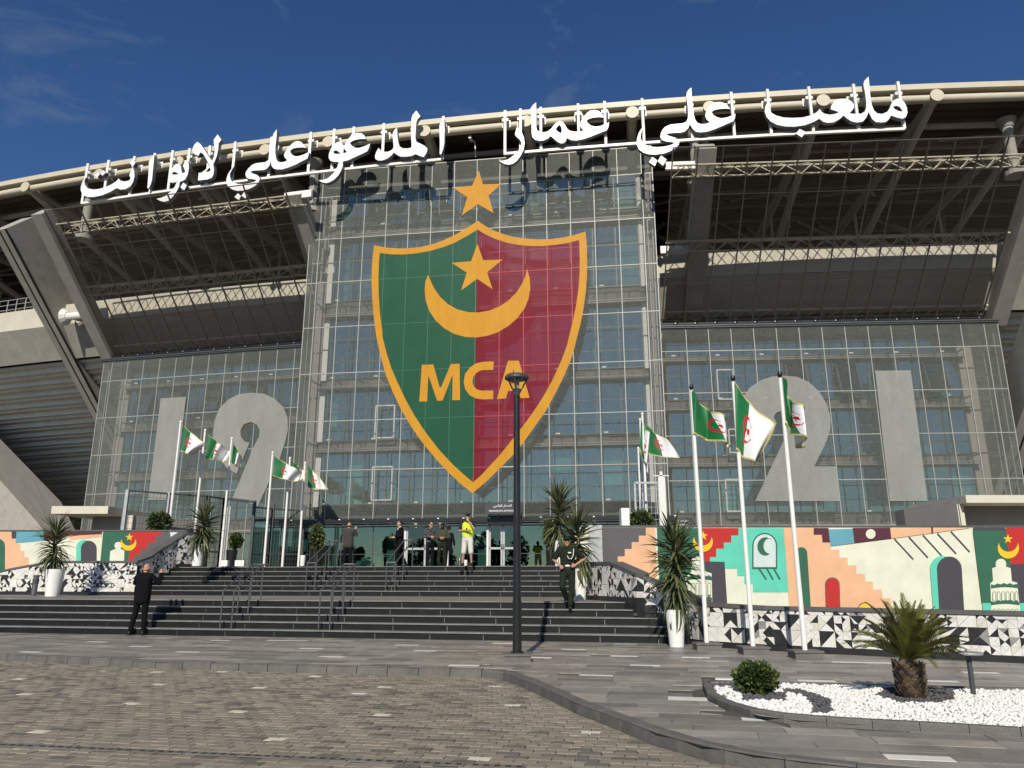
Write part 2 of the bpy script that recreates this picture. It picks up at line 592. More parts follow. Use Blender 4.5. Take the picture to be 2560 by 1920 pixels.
def fill(ab, holes=()):
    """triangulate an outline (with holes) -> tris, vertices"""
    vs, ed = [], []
    for ring in (ab, *holes):
        b = len(vs)
        vs += [Vector((float(x), float(y))) for x, y in ring]
        n = len(ring)
        ed += [(b + i, b + (i + 1) % n) for i in range(n)]
    r = delaunay_2d_cdt(vs, ed, [], 0, 1e-6)
    ov, tri = r[0], r[2]
    out = []
    for f in tri:
        for k in range(1, len(f) - 1):
            t = (f[0], f[k], f[k + 1])
            c = (ov[t[0]] + ov[t[1]] + ov[t[2]]) / 3
            if inside(c, ab) and not any(inside(c, h) for h in holes):
                out.append(t)
    return out, [(v.x, v.y) for v in ov]


def inside(c, poly):
    x, y = c[0], c[1]
    r = False
    n = len(poly)
    j = n - 1
    for i in range(n):
        xi, yi = poly[i]
        xj, yj = poly[j]
        if (yi > y) != (yj > y) and x < (xj - xi) * (y - yi) / (yj - yi + 1e-12) + xi:
            r = not r
        j = i
    return r


def thing(name, label, cat, loc=(0, 0, 0), group=None, kind=None):
    o = bpy.data.objects.new(name, None)
    o.empty_display_size = 0.1
    COL.objects.link(o)
    o.location = V(loc)
    tag(o, label, cat, group, kind)
    return o


def tag(o, label=None, cat=None, group=None, kind=None):
    for k, v in (('label', label), ('category', cat), ('group', group), ('kind', kind)):
        if v:
            o[k] = v
    return o


def wloc(o):
    p = np.zeros(3)
    while o is not None:
        p += np.array(o.location)
        o = o.parent
    return p


def part(name, mb, mats, parent=None, kind=None, smooth=False, label=None):
    org = wloc(parent) if parent is not None else (0, 0, 0)
    o = bpy.data.objects.new(name, mb.mesh(name, mats, org, smooth))
    COL.objects.link(o)
    o.parent = parent
    return tag(o, label, None, None, kind)


def solo(name, mb, mats, label=None, cat=None, group=None, kind=None, smooth=False, loc=None):
    org = (0, 0, 0) if loc is None else loc
    o = bpy.data.objects.new(name, mb.mesh(name, mats, org, smooth))
    o.location = V(org)
    COL.objects.link(o)
    return tag(o, label, cat, group, kind)


def inst(name, me, parent, M):         # a piece that shares its mesh; M is its place in the world
    o = bpy.data.objects.new(name, me)
    COL.objects.link(o)
    o.parent = parent
    o.matrix_basis = Matrix.Translation(-Vector(V(wloc(parent)))) @ M
    return o


def copy_tree(o, parent=None):
    c = o.copy()
    COL.objects.link(c)
    c.parent = parent
    for ch in o.children:
        copy_tree(ch, c)
    return c


def star_pts(cx, cy, r, rot=90, k=0.40):
    return [(cx + (r if i % 2 == 0 else r * k) * math.cos(R(rot + 36 * i)), cy + (r if i % 2 == 0 else r * k) * math.sin(R(rot + 36 * i))) for i in range(10)]


def unit_box(name, m):
    return MB().box((-.5, -.5, -.5), (.5, .5, .5)).mesh(name, m)

# ================================================================== GROUND
def pxpoly(pts, z):
    return [atz(x, y, z)[:2] for x, y in pts]


def SP(u, d, z):                        # stairs frame to place
    return uS * u + nS * d + Z3 * z


g = MB()
g.face([(-900, -600, -.16), (900, -600, -.16), (900, 900, -.16), (-900, 900, -.16)])
solo('ground', g, 'joint', kind='structure')

KERB_PX = [(-700, 1616), (-300, 1626), (0, 1634), (400, 1654), (800, 1663), (1130, 1671), (1200, 1673), (1247, 1676), (1294, 1691), (1364, 1720), (1439, 1755), (1543, 1793),
           (1641, 1830), (1754, 1861), (1887, 1885), (2000, 1900), (2130, 1914), (2350, 1932), (2700, 1955)]
kerb_line = [np.array([*atz(x, y, 0)[:2], 0]) for x, y in KERB_PX]


def resample(pts, step):
    out = [pts[0]]
    acc = 0.0
    for a, b in zip(pts[:-1], pts[1:]):
        L_ = np.linalg.norm(b - a)
        while acc + L_ >= step:
            t = (step - acc) / L_
            a = a + (b - a) * t
            out.append(a)
            L_ = np.linalg.norm(b - a)
            acc = 0.0
        acc += L_
    out.append(pts[-1])
    return out


def smooth_line(pts, n=6):
    out = []
    for i in range(len(pts) - 1):
        p0, p1, p2, p3 = pts[max(i - 1, 0)], pts[i], pts[i + 1], pts[min(i + 2, len(pts) - 1)]
        for k in range(n):
            t = k / n
            out.append(0.5 * ((2 * p1) + (-p0 + p2) * t + (2 * p0 - 5 * p1 + 4 * p2 - p3) * t * t + (-p0 + 3 * p1 - 3 * p2 + p3) * t ** 3))
    out.append(pts[-1])
    return out


kerb_s = list(kerb_line)
ROAD_Z = -0.12
road_poly = [p[:2] for p in kerb_s] + [np.array([9, 4.0]), np.array([9, -3]), np.array([-30, -3])]
plaza_edge = [p[:2] for p in kerb_s]


def wall_run(stations):
    """stations: (px x, px y, z or plane distance in the stairs frame, top row) -> plan points with base and top heights"""
    out = []
    for x, y, z, yt, *d in stations:
        P = onp(x, y, nS * d[0], nS) if d else atz(x, y, z)
        P = np.array([P[0], P[1], z])
        out.append((P, zover(P, yt)))
    return out


RISE, TREAD, D0, LAND = 0.165, 0.364, 17.50, 5.084


def dnose(k):                           # distance (stairs frame) of nosing k
    return D0 + TREAD * k + (LAND if k >= 6 else 0)


right_wall = wall_run([(1469, 1499, .825, 1405), (1530, 1503, .825, 1404), (1594, 1507, .825, 1432), (1613, 1526, .66, 1440), (1643, 1545, .495, 1454), (1672, 1566, .33, 1468),
                       (1692, 1588, .165, 1477), (1726, 1610, 0, 1491), (1764, 1617, 0, 1507), (1920, 1627, 0, 1515.6), (2240, 1643, 0, 1522), (2560, 1659, 0, 1528.7), (2760, 1669, 0, 1533)])
left_wall = wall_run([(-260, 1496, .825, 1470, 24.6), (-60, 1491, .825, 1438, 24.45), (20, 1489, .825, 1420, 24.4), (115, 1487, .825, 1402, 24.35), (335, 1484.5, .825, 1402, 24.3),
                      (368, 1471, .99, 1390, dnose(6) + .2), (385, 1458, 1.155, 1378, dnose(7) + .2), (401, 1446.7, 1.32, 1368, dnose(8) + .2), (420, 1435.5, 1.485, 1357, dnose(9) + .2),
                      (437, 1424.5, 1.65, 1345, dnose(10) + .2), (462, 1414, 1.815, 1330, dnose(11) + .2), (482, 1414, 1.815, 1329, dnose(11) + .6)])
plaza_poly = plaza_edge + [p[0][:2] for p in right_wall[::-1][:6]] + [SP(u, D0 + TREAD + .05, 0)[:2] for u in (-1, -10, -20, -32)]

BED_NEAR = [(1757, 1712), (1760, 1728), (1768, 1745), (1795, 1763), (1824, 1775), (1901, 1797.6), (1998, 1808.6), (2127, 1818), (2289, 1826.6), (2450, 1836), (2560, 1843), (2760, 1857)]
BED_FAR = [(1764, 1703), (1778, 1700), (1860, 1701.5), (1953, 1704), (2192, 1711), (2560, 1718), (2760, 1723)]
bed_near = [np.array([*atz(x, y, 0)[:2], 0]) for x, y in BED_NEAR]
bed_far = [np.array([*atz(x, y, .07)[:2], 0]) for x, y in BED_FAR]
bed_poly = [p[:2] for p in bed_near] + [p[:2] for p in bed_far[::-1]]


def proj(P):
    q = np.array(P, float) - CAM
    d = q[1] * CT + q[2] * ST
    if d < 0.2:
        return None
    return 1280 + FPX * q[0] / d, 960 - FPX * (-q[1] * ST + q[2] * CT) / d


def seen(P, mx=350, my=120):
    p = proj(P)
    return p is not None and -mx < p[0] < 2560 + mx and p[1] < 1920 + my


def near_seg(c, line):
    best = (1e9, None)
    for a, b in zip(line[:-1], line[1:]):
        d = b - a
        t = max(0, min(1, ((c - a) @ d) / (d @ d + 1e-9)))
        q = np.linalg.norm(c - a - d * t)
        if q < best[0]:
            best = (q, (a, d / np.linalg.norm(d)))
    return best


def cut_half(poly, a, n):               # keep the side of the line through a that n points to
    out = []
    for j in range(len(poly)):
        p, q = poly[j], poly[(j + 1) % len(poly)]
        fp, fq = (p - a) @ n, (q - a) @ n
        if fp >= 0:
            out.append(p)
        if (fp >= 0) != (fq >= 0):
            out.append(p + (q - p) * (fp / (fp - fq)))
    return out


def trim(P, w, dp, lines):
    """outline of a slab at P cut back where it meets a kerb; None when it needs no cutting, [] when nothing is left"""
    c = [(P + uS * sx * w / 2 + nS * sy * dp / 2)[:2] for sx, sy in ((-1, -1), (1, -1), (1, 1), (-1, 1))]
    cut = False
    probes = c + [P[:2]]
    for line, side, off in lines:
        for probe in probes:
            q, sg = near_seg(probe, line)
            if q < max(w, dp) + off:
                a, d = sg
                n = np.array([-d[1], d[0]]) * side
                f = [(p - a) @ n - off for p in c]
                if min(f) < 0:
                    cut = True
                    c2 = cut_half(c, a + n * off, n)
                    if len(c2) < 3:
                        return []
                    c = c2
    return c if cut else None


def dist_poly(c, line):
    best = 1e9
    for a, b in zip(line[:-1], line[1:]):
        d = b - a
        t = max(0, min(1, ((c - a) @ d) / (d @ d + 1e-9)))
        best = min(best, np.linalg.norm(c - a - d * t))
    return best


# ---- paving of the road: small pavers in running bond
road = thing('road', None, None, (0, 6, ROAD_Z), kind='structure')
sheet = MB()
_t, _v = fill([tuple(p) for p in road_poly])
sheet.raw([(a, b, ROAD_Z - .012) for a, b in _v], [t for t in _t])
part('bedding', sheet, 'joint', road)
WHITE_P = [(470 / 1.728, 960 + 1210 / 1.728), (655 / 1.728, 960 + 1245 / 1.728), (980 / 1.728, 960 + 1243 / 1.728), (1378 / 1.728, 960 + 1262 / 1.728), (75 / 1.728, 960 + 1275 / 1.728),
           (665 / 1.728, 960 + 1297 / 1.728), (1100 / 1.728, 960 + 1310 / 1.728), (128 / 1.728, 960 + 1341 / 1.728), (1520 / 1.728, 960 + 1338 / 1.728), (570 / 1.728, 960 + 1377 / 1.728),
           (1020 / 1.728, 960 + 1417 / 1.728), (160 / 1.728, 960 + 1495 / 1.728), (1218 / 1.728, 960 + 1530 / 1.728), (1675 / 1.728, 960 + 1430 / 1.728), (2060 / 1.728, 960 + 1618 / 1.728),
           (1665 / 1.728, 960 + 1307 / 1.728), (2150 / 1.728, 960 + 1307 / 1.728), (1245, 1717), (1277, 1761), (1472, 1828), (1204, 1897), (1060, 1686)]
white_at = [atz(x, y, ROAD_Z) for x, y in WHITE_P]
PW, PD = 0.20, 0.135
pv = []
rows = range(int(3.6 / PD), int(15.5 / PD))
whites = set()
for w in white_at:
    d = w @ nS
    u = w @ uS
    r_ = int(d // PD)
    k = int((u - (r_ % 2) * PW / 2) // PW)
    whites.add((r_, k))
for r_ in rows:
    d = (r_ + .5) * PD
    for k in range(int(-16 / PW), int(7 / PW)):
        u = (k + .5 + (r_ % 2) * .5) * PW
        P = SP(u, d, ROAD_Z)
        if not seen(P, 260, 60) or not (inside(P[:2], road_poly) or dist_poly(P[:2], plaza_edge) < .2):
            continue
        tr_ = trim(P, PW, PD, [(plaza_edge, -1, .008)]) if dist_poly(P[:2], plaza_edge) < .3 else None
        if tr_ is not None and len(tr_) < 3:
            continue
        rng = random.random()
        # darker pavers gather in loose groups
        cl = math.sin(u * 1.3 + d * .7) + math.sin(u * .45 - d * 1.1 + 2)
        t = 4 if rng < .15 + .06 * cl else random.choice((0, 0, 1, 1, 2, 3))
        if (r_, k) in whites:
            t = 5
        pv.append(((P[1] if t != 5 else 0) if tr_ is None else 99, P, t, tr_))
pv.sort(key=lambda q: q[0])
PMATS = ['paver0', 'paver1', 'paver2', 'paver3', 'paver4', 'paver_white']


def slab_mesh(name, w, d, h, m, bev=.006):
    a, b = w / 2, d / 2
    return MB().raw([(-a, -b, -h), (a, -b, -h), (a, b, -h), (-a, b, -h), (-a, -b, -bev), (a, -b, -bev), (a, b, -bev), (-a, b, -bev),
                     (-a + bev, -b + bev, 0), (a - bev, -b + bev, 0), (a - bev, b - bev, 0), (-a + bev, b - bev, 0)],
                    [(0, 1, 5, 4), (1, 2, 6, 5), (2, 3, 7, 6), (3, 0, 4, 7), (4, 5, 9, 8), (5, 6, 10, 9), (6, 7, 11, 10), (7, 4, 8, 11), (8, 9, 10, 11)]).mesh(name, m)


paver_me = [slab_mesh('paver', PW - .007, PD - .007, .03, m, .004) for m in PMATS]
SROT = Matrix(((uS[0], nS[0], 0), (uS[1], nS[1], 0), (0, 0, 1))).to_4x4()
rest = MB()
for i, (_, P, t, tr_) in enumerate(pv):
    dz = random.uniform(-.002, .003)
    if tr_ is not None:
        n = len(tr_)
        rest.raw([(p[0], p[1], ROAD_Z - .012) for p in tr_] + [(p[0] + (P[0] - p[0]) * .03, p[1] + (P[1] - p[1]) * .03, ROAD_Z + dz) for p in tr_], [tuple(range(n, 2 * n))] + [(k, (k + 1) % n, n + (k + 1) % n, n + k) for k in range(n)], t)
    elif i < 300:
        tilt = Matrix.Rotation(random.uniform(-.012, .012), 4, 'X') @ Matrix.Rotation(random.uniform(-.012, .012), 4, 'Y')
        inst('paver', paver_me[t], road, Matrix.Translation(Vector(V(P)) + Vector((0, 0, dz))) @ SROT @ tilt)
    else:
        a, b, e = (PW - .007) / 2, (PD - .007) / 2, .004
        c = [P - uS * a - nS * b, P + uS * a - nS * b, P + uS * a + nS * b, P - uS * a + nS * b]
        c2 = [P - uS * (a - e) - nS * (b - e), P + uS * (a - e) - nS * (b - e), P + uS * (a - e) + nS * (b - e), P - uS * (a - e) + nS * (b - e)]
        z = Z3 * dz
        tz = (random.uniform(-.0015, .0015) * Z3, random.uniform(-.0015, .0015) * Z3)
        rest.raw([q - Z3 * .012 for q in c] + [c2[0] + z + tz[0], c2[1] + z + tz[1], c2[2] + z - tz[0], c2[3] + z - tz[1]],
                 [(0, 1, 5, 4), (1, 2, 6, 5), (2, 3, 7, 6), (3, 0, 4, 7), (4, 5, 6, 7)], t)
part('far_pavers', rest, PMATS, road, kind='stuff')

# drainage slot across the road at the bottom of the picture
dr = MB()
dl = [atz(x, y, ROAD_Z) for x, y in ((-150, 1858), (400, 1880), (800, 1897), (1400, 1925))]
dd_ = (dl[-1] - dl[0]) / np.linalg.norm(dl[-1] - dl[0])
Ld = np.linalg.norm(dl[-1] - dl[0])
nn_ = np.cross(Z3, dd_)
for i in range(int(Ld / .5)):
    o = dl[0] + dd_ * i * .5 + Z3 * .004
    dr.obox(o - nn_ * .05, dd_ * .49, nn_ * .1, Z3 * .008, 0)
    for j in range(5):
        dr.obox(o + dd_ * (.06 + j * .09) - nn_ * .02, dd_ * .045, nn_ * .04, Z3 * .0105, 1)
solo('drain_channel', dr, ['slab4', 'black_paint'], 'narrow slotted drain channel crossing the small pavers of the road', 'drain')

# ---- kerb
kerb = thing('kerb', None, None, V(kerb_s[6]), kind='structure')
rs = resample(kerb_s, .52)
for a, b in zip(rs[:-1], rs[1:]):
    d = (b - a)
    ln = np.linalg.norm(d)
    if ln < .1 or not (seen(a, 500) or seen(b, 500)):
        continue
    d /= ln
    nrm = np.array([-d[1], d[0], 0])
    h = random.uniform(-.004, .004)
    g_ = .006
    A, B = a + d * g_, b - d * g_
    e = .022
    prof = [(0.0, -.15), (0.0, -e), (e, h), (.15, h), (.15, -.15)]
    m = MB()
    ra = [A + nrm * p + Z3 * q for p, q in prof]
    rb = [B + nrm * p + Z3 * q for p, q in prof]
    m.raw(ra + rb, [(i, (i + 1) % 5, 5 + (i + 1) % 5, 5 + i) for i in range(5)] + [(4, 3, 2, 1, 0), (5, 6, 7, 8, 9)])
    part('kerb_stone', m, 'kerb', kerb)

# ---- plaza slabs
plaza = thing('plaza', None, None, (0, 14, 0), kind='structure')
sheet = MB()
_t, _v = fill([tuple(p) for p in plaza_poly])
sheet.raw([(a, b, -.012) for a, b in _v], [t for t in _t])
part('bedding', sheet, 'joint', plaza)
STRIPS = [(700, 1600), (270, 1579), (256, 1603), (360, 1615), (71, 1630), (545, 1602), (710, 1602), (790, 1619), (475, 1629), (837, 1640), (935, 1588), (1024, 1611), (1063, 1627), (1258, 1608), (1168, 1660),
          (1432, 1624), (1563, 1610), (1343, 1645), (1490, 1688), (1613, 1663), (1740, 1644), (1831, 1693), (1724, 1746), (2040, 1701), (2120, 1656), (1920, 1800), (2290, 1889), (2345, 1702), (2440, 1678), (1560, 1640), (2150, 1657),
          (-60, 1600), (150, 1650), (1010, 1560 + 32)]
strips = [atz(x, y, 0) for x, y in STRIPS]
SD = 0.30
slabs = []
for r_ in range(int(5 / SD), int((D0 + TREAD) / SD) + 1):
    d0_, d1_ = r_ * SD, min((r_ + 1) * SD, D0 + TREAD)
    cuts = []
    for s_ in strips:
        if d0_ <= s_ @ nS < d1_:
            cuts.append(s_ @ uS)
    u = -26 + random.uniform(0, .8)
    while u < 15:
        near = [c for c in cuts if abs(c - .25 - u) < .42]
        if near:
            c = near[0]
            cuts.remove(c)
            w, t = .50, 5
            u = max(u, c - .25)
        else:
            w = random.uniform(.6, 1.15)
            t = random.choice((0, 0, 1, 1, 2, 3, 4))
            nx = [c - .25 for c in cuts if u < c - .25 < u + w + .3]
            if nx:
                w = max(.2, min(nx) - u)
        uc = u + w / 2
        P = SP(uc, (d0_ + d1_) / 2, 0)
        u += w
        cs = [(P + uS * sx * w / 2 + nS * sy * (d1_ - d0_) / 2)[:2] for sx, sy in ((-1, -1), (1, -1), (1, 1), (-1, 1))]
        if not seen(P, 300, 60) or not any(inside(c, plaza_poly) for c in cs + [P[:2]]) or all(inside(c, bed_poly) for c in cs):
            continue
        tr_ = trim(P, w, d1_ - d0_, [(plaza_edge, 1, .152), ([q[:2] for q in bed_near[::-1]] + [q[:2] for q in bed_far], 1, .004)])
        if tr_ is not None and (len(tr_) < 3 or inside(sum(tr_) / len(tr_), bed_poly)):
            continue
        if t == 5 and tr_ is None:      # a marble strip takes the front of its row, a thin slab the rest
            slabs.append((0, SP(uc, d0_ + .09, 0), w, .18, 5, None))
            slabs.append((50, SP(uc, d0_ + .18 + (d1_ - d0_ - .18) / 2, 0), w, d1_ - d0_ - .18, 1, None))
            continue
        slabs.append(((P[1] if t != 5 else 0) if tr_ is None else 99, P, w, d1_ - d0_, t, tr_))
slabs.sort(key=lambda q: q[0])
SMATS = ['slab0', 'slab1', 'slab2', 'slab3', 'slab4', 'marble_strip']
rest = MB()
cache = {}
for i, (_, P, w, dp, t, tr_) in enumerate(slabs):
    dz = random.uniform(-.002, .002)
    if tr_ is not None:
        n = len(tr_)
        rest.raw([(p[0], p[1], -.012) for p in tr_] + [(p[0] + (P[0] - p[0]) * .006, p[1] + (P[1] - p[1]) * .006, dz) for p in tr_], [tuple(range(n, 2 * n))] + [(k, (k + 1) % n, n + (k + 1) % n, n + k) for k in range(n)], t)
        continue
    # slabs that meet the kerb or the bed stop short of it
    if i < 300:
        key = (round(w, 1), t, round(dp, 3))
        if key not in cache:
            cache[key] = slab_mesh('paving_slab', round(w, 1) - .004, dp - .005, .03, SMATS[t], .003)
        sc = Matrix.Diagonal((w / round(w, 1), 1, 1, 1))
        inst('paving_slab' if t != 5 else 'marble_strip', cache[key], plaza, Matrix.Translation(Vector(V(P)) + Vector((0, 0, dz))) @ SROT @ sc)
    else:
        a, b = w / 2 - .002, dp / 2 - .003
        c = [P - uS * a - nS * b, P + uS * a - nS * b, P + uS * a + nS * b, P - uS * a + nS * b]
        rest.raw([q - Z3 * .012 for q in c] + [q + Z3 * dz for q in c], [(0, 1, 5, 4), (1, 2, 6, 5), (2, 3, 7, 6), (3, 0, 4, 7), (4, 5, 6, 7)], t)
part('far_paving_slabs', rest, SMATS, plaza, kind='stuff')

# ---- stairs
stairs = thing('stairs', None, None, V(SP(-6, 20, 0)), kind='structure')


def u_at(x, y, d):
    return onp(x, y, nS * d, nS) @ uS


U_L = -27.0
right_u = {1: u_at(1690, 1600, dnose(1)), 2: u_at(1669, 1580, dnose(2)), 3: u_at(1643, 1560, dnose(3)), 4: u_at(1612, 1540, dnose(4)), 5: u_at(1592, 1520, dnose(5))}
left_u = {11: u_at(446.7, 1420, dnose(11)), 10: u_at(428.8, 1430, dnose(10)), 9: u_at(411.5, 1442, dnose(9)), 8: u_at(395, 1453, dnose(8)), 7: u_at(378, 1466, dnose(7)), 6: u_at(358, 1478, dnose(6))}
core = MB()
for k in range(1, 12):
    ul = U_L if k <= 5 else left_u[k] - .5
    ur = right_u.get(k, u_at(1500, 1450, dnose(k))) + .25
    d = dnose(k)
    back = dnose(k + 1) + .05 if k < 11 else d + 1.0
    z0, z1 = (k - 1) * RISE - .02, k * RISE
    # core under the stones
    core.hexa([SP(ul, d + .012, z0), SP(ur, d + .012, z0), SP(ur, back, z0), SP(ul, back, z0), SP(ul, d + .012, z1 - .031), SP(ur, d + .012, z1 - .031), SP(ur, back, z1 - .031), SP(ul, back, z1 - .031)])
    # riser stones
    u = ul + random.uniform(0, .5)
    while u < ur - .02:
        w = min(random.choice((1.28, 1.32, 1.36)), ur - u)
        m = MB()
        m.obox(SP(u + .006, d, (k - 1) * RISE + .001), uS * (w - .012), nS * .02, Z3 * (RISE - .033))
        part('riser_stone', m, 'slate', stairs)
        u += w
    # tread stones with a rounded nosing
    u = ul
    while u < ur - .02:
        w = min(2.68, ur - u)
        m = MB()
        dep = (TREAD + .02) if k not in (5, 11) else .45
        pr = [(-.022, -.028), (-.028, -.022), (-.028, -.008), (-.02, 0), (dep, 0), (dep, -.03)]
        a = [SP(u + .002, d + p, z1 + q) for p, q in pr]
        b = [SP(u + w - .002, d + p, z1 + q) for p, q in pr]
        n = len(pr)
        m.raw(a + b, [(i, n + i, n + (i + 1) % n, (i + 1) % n) for i in range(n)] + [tuple(range(n)), tuple(range(2 * n - 1, n - 1, -1))])
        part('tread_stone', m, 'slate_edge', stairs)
        u += w
part('core', core, 'grout_light', stairs)
m = MB()
z = .825
m.face([SP(U_L, dnose(5) + .42, z - .004), SP(right_u[5] + .05, dnose(5) + .42, z - .004), SP(u_at(1500, 1490, dnose(6)), dnose(6) + .1, z - .004), SP(U_L, dnose(6) + .1, z - .004)])
part('mid_landing', m, 'landing_stone', stairs)

# raised forecourt in front of the doors, and the podium behind the painted walls
m = MB()
z = 11 * RISE - .004
m.face([SP(-30, dnose(11) + .42, z), SP(-2.7, dnose(11) + .42, z), (2.75, 75, z), (-30, 75, z)])
m.face([(-60, 31.5, z - .02), (-12, 31.5, z - .02), (-10, 75, z - .02), (-60, 75, z - .02)])
m.face([(2.5, 25.9, z - .024), (45, 25.9, z - .024), (45, 75, z - .024), (2.5, 75, z - .024)])
solo('forecourt', m, 'landing_stone', kind='structure')

# ================================================================== MOSAIC WALLS
def mosaic(name, run, label, seed):
    rnd = random.Random(seed)
    P0 = run[len(run) // 2][0]
    root = thing(name, label, 'wall', V((P0[0], P0[1], 0)))
    TH = .30
    back, plin, cop = MB(), MB(), MB()
    pts = [p for p, _ in run]
    # outward (viewer) normals per station
    nr = []
    for i, p in enumerate(pts):
        a, b = pts[max(i - 1, 0)], pts[min(i + 1, len(pts) - 1)]
        d = (b - a) * np.array([1, 1, 0])
        d /= np.linalg.norm(d)
        n = np.array([d[1], -d[0], 0])
        if n @ (np.array([0, 0, 0]) - p * np.array([1, 1, 0])) < 0:
            n = -n
        nr.append(n)
    tiles = []
    C = .145
    s0 = 0.0
    for i in range(len(pts) - 1):
        (A, ta), (B, tb) = run[i], run[i + 1]
        na, nb = nr[i], nr[i + 1]
        A0, B0 = A * np.array([1, 1, 0]), B * np.array([1, 1, 0])
        za = A[2] if A[2] <= B[2] else B[2]
        zb = za
        if name.startswith('l'):
            za = zb = min(A[2], B[2])
        CH = .07
        back.hexa([A0 + Z3 * (za - .3), B0 + Z3 * (zb - .3), B0 - nb * TH + Z3 * (zb - .3), A0 - na * TH + Z3 * (za - .3),
                   A0 + Z3 * (ta - CH), B0 + Z3 * (tb - CH), B0 - nb * TH + Z3 * (tb - CH), A0 - na * TH + Z3 * (ta - CH)])
        PH = .115
        zl = max(A[2], B[2]) if abs(A[2] - B[2]) > .01 else A[2]
        plin.hexa([A0 + na * .02 + Z3 * (za - .2), B0 + nb * .02 + Z3 * (zb - .2), B0 + nb * .001 + Z3 * (zb - .2), A0 + na * .001 + Z3 * (za - .2),
                   A0 + na * .02 + Z3 * (zl + PH), B0 + nb * .02 + Z3 * (zl + PH), B0 + nb * .001 + Z3 * (zl + PH), A0 + na * .001 + Z3 * (zl + PH)])
        o = .035
        cop.hexa([A0 + na * o + Z3 * (ta - CH), B0 + nb * o + Z3 * (tb - CH), B0 - nb * (TH + o) + Z3 * (tb - CH), A0 - na * (TH + o) + Z3 * (ta - CH),
                  A0 + na * o + Z3 * ta, B0 + nb * o + Z3 * tb, B0 - nb * (TH + o) + Z3 * tb, A0 - na * (TH + o) + Z3 * ta])
        L_ = np.linalg.norm(B0 - A0)
        d = (B0 - A0) / L_
        n = (na + nb) / np.linalg.norm(na + nb)
        zlo = zl + PH
        n_c = max(1, round(L_ / C))
        cw = L_ / n_c
        ztop = max(ta, tb) - CH
        nrow = int((ztop - zlo) / C + .999)
        rowh = C if nrow > 4 else (min(ta, tb) - CH - zlo) / max(1, round((min(ta, tb) - CH - zlo) / C)) if abs(ta - tb) < .12 else C
        used = set()
        for c_ in range(n_c):
            for r_ in range(nrow):
                if (c_, r_) in used:
                    continue
                k = 1
                if rnd.random() < .20 and c_ + 1 < n_c and r_ + 1 < nrow and not {(c_ + 1, r_), (c_, r_ + 1), (c_ + 1, r_ + 1)} & used:
                    k = 2
                for q in range(k):
                    for w in range(k):
                        used.add((c_ + q, r_ + w))
                x0, x1 = c_ * cw, (c_ + k) * cw
                y0, y1 = zlo + r_ * rowh, zlo + (r_ + k) * rowh
                xm, ym = (x0 + x1) / 2, (y0 + y1) / 2
                kind = rnd.random()
                corners = [(x0, y0), (x1, y0), (x1, y1), (x0, y1)]
                rnd_rot = rnd.randrange(4)
                corners = corners[rnd_rot:] + corners[:rnd_rot]
                a, b, c, e = corners
                m_ = (xm, ym)
                if kind < .36:
                    tr = [(a, b, c), (a, c, e)]
                elif kind < .56:
                    tr = [(a, b, m_), (b, c, m_), (c, e, m_), (e, a, m_)]
                elif kind < .86:
                    tr = [(a, b, c), (a, m_, e), (m_, c, e)]
                else:
                    tr = [(a, b, ((b[0] + c[0]) / 2, (b[1] + c[1]) / 2)), (a, ((b[0] + c[0]) / 2, (b[1] + c[1]) / 2), c), (a, c, e)]
                first = rnd.random() < .5
                for ti, t in enumerate(tr):
                    pb = .46 if (ti % 2 == 0) == first else .08
                    rr = rnd.random()
                    if k == 2 and len(tr) == 2:
                        pb *= .5
                    mi = 2 if rr < pb else (3 if rr < pb + .05 else (1 if rr > .84 else 0))
                    # clip to the sloping top
                    def top(x):
                        return ta + (tb - ta) * x / L_ - CH - .004
                    poly = list(t)
                    out = []
                    for j in range(len(poly)):
                        p, q = poly[j], poly[(j + 1) % len(poly)]
                        fp, fq = top(p[0]) - p[1], top(q[0]) - q[1]
                        if fp >= 0:
                            out.append(p)
                        if (fp >= 0) != (fq >= 0):
                            tt = fp / (fp - fq)
                            out.append((p[0] + (q[0] - p[0]) * tt, p[1] + (q[1] - p[1]) * tt))
                    if len(out) < 3:
                        continue
                    ar = sum(out[j][0] * out[(j + 1) % len(out)][1] - out[(j + 1) % len(out)][0] * out[j][1] for j in range(len(out))) / 2
                    if abs(ar) < .0012:
                        continue
                    if ar < 0:
                        out = out[::-1]
                    cx, cy = sum(p[0] for p in out) / len(out), sum(p[1] for p in out) / len(out)
                    sh = .95
                    out = [(cx + (p[0] - cx) * sh, cy + (p[1] - cy) * sh) for p in out]
                    th = rnd.choice((.008, .009, .012))
                    f3 = [A0 + d * p[0] + Z3 * p[1] + n * th for p in out]
                    b3 = [A0 + d * p[0] + Z3 * p[1] + n * .0005 for p in out]
                    N = len(out)
                    cen = A0 + d * cx + Z3 * cy
                    tiles.append((abs(ar) / (cen[1] ** 2) * (1 if seen(cen, 10) else 0), f3 + b3, N, mi))
    part('backing', back, 'grout', root)
    part('plinth', plin, 'plinth', root)
    part('coping', cop, 'coping', root)
    tiles.sort(key=lambda q: -q[0])
    TM = ['tile_white', 'tile_cream', 'tile_black', 'tile_grey']
    rest = MB()
    for i, (_, vs, N, mi) in enumerate(tiles):
        fs = [tuple(range(N))] + [(j, N + j, N + (j + 1) % N, (j + 1) % N) for j in range(N)]
        if i < 300:
            part('triangle_tile', MB().raw(vs, fs), TM[mi], root)
        else:
            rest.raw(vs, fs, mi)
    part('small_tiles', rest, TM, root, kind='stuff')
    return root


mosaic('mosaic_wall', right_wall, 'low wall of black and white triangle tiles behind the three tall flagpoles and the cycad', 3)
mosaic('mosaic_wall', left_wall, 'low wall of black and white triangle tiles beside the stairs, behind the man photographing', 5)

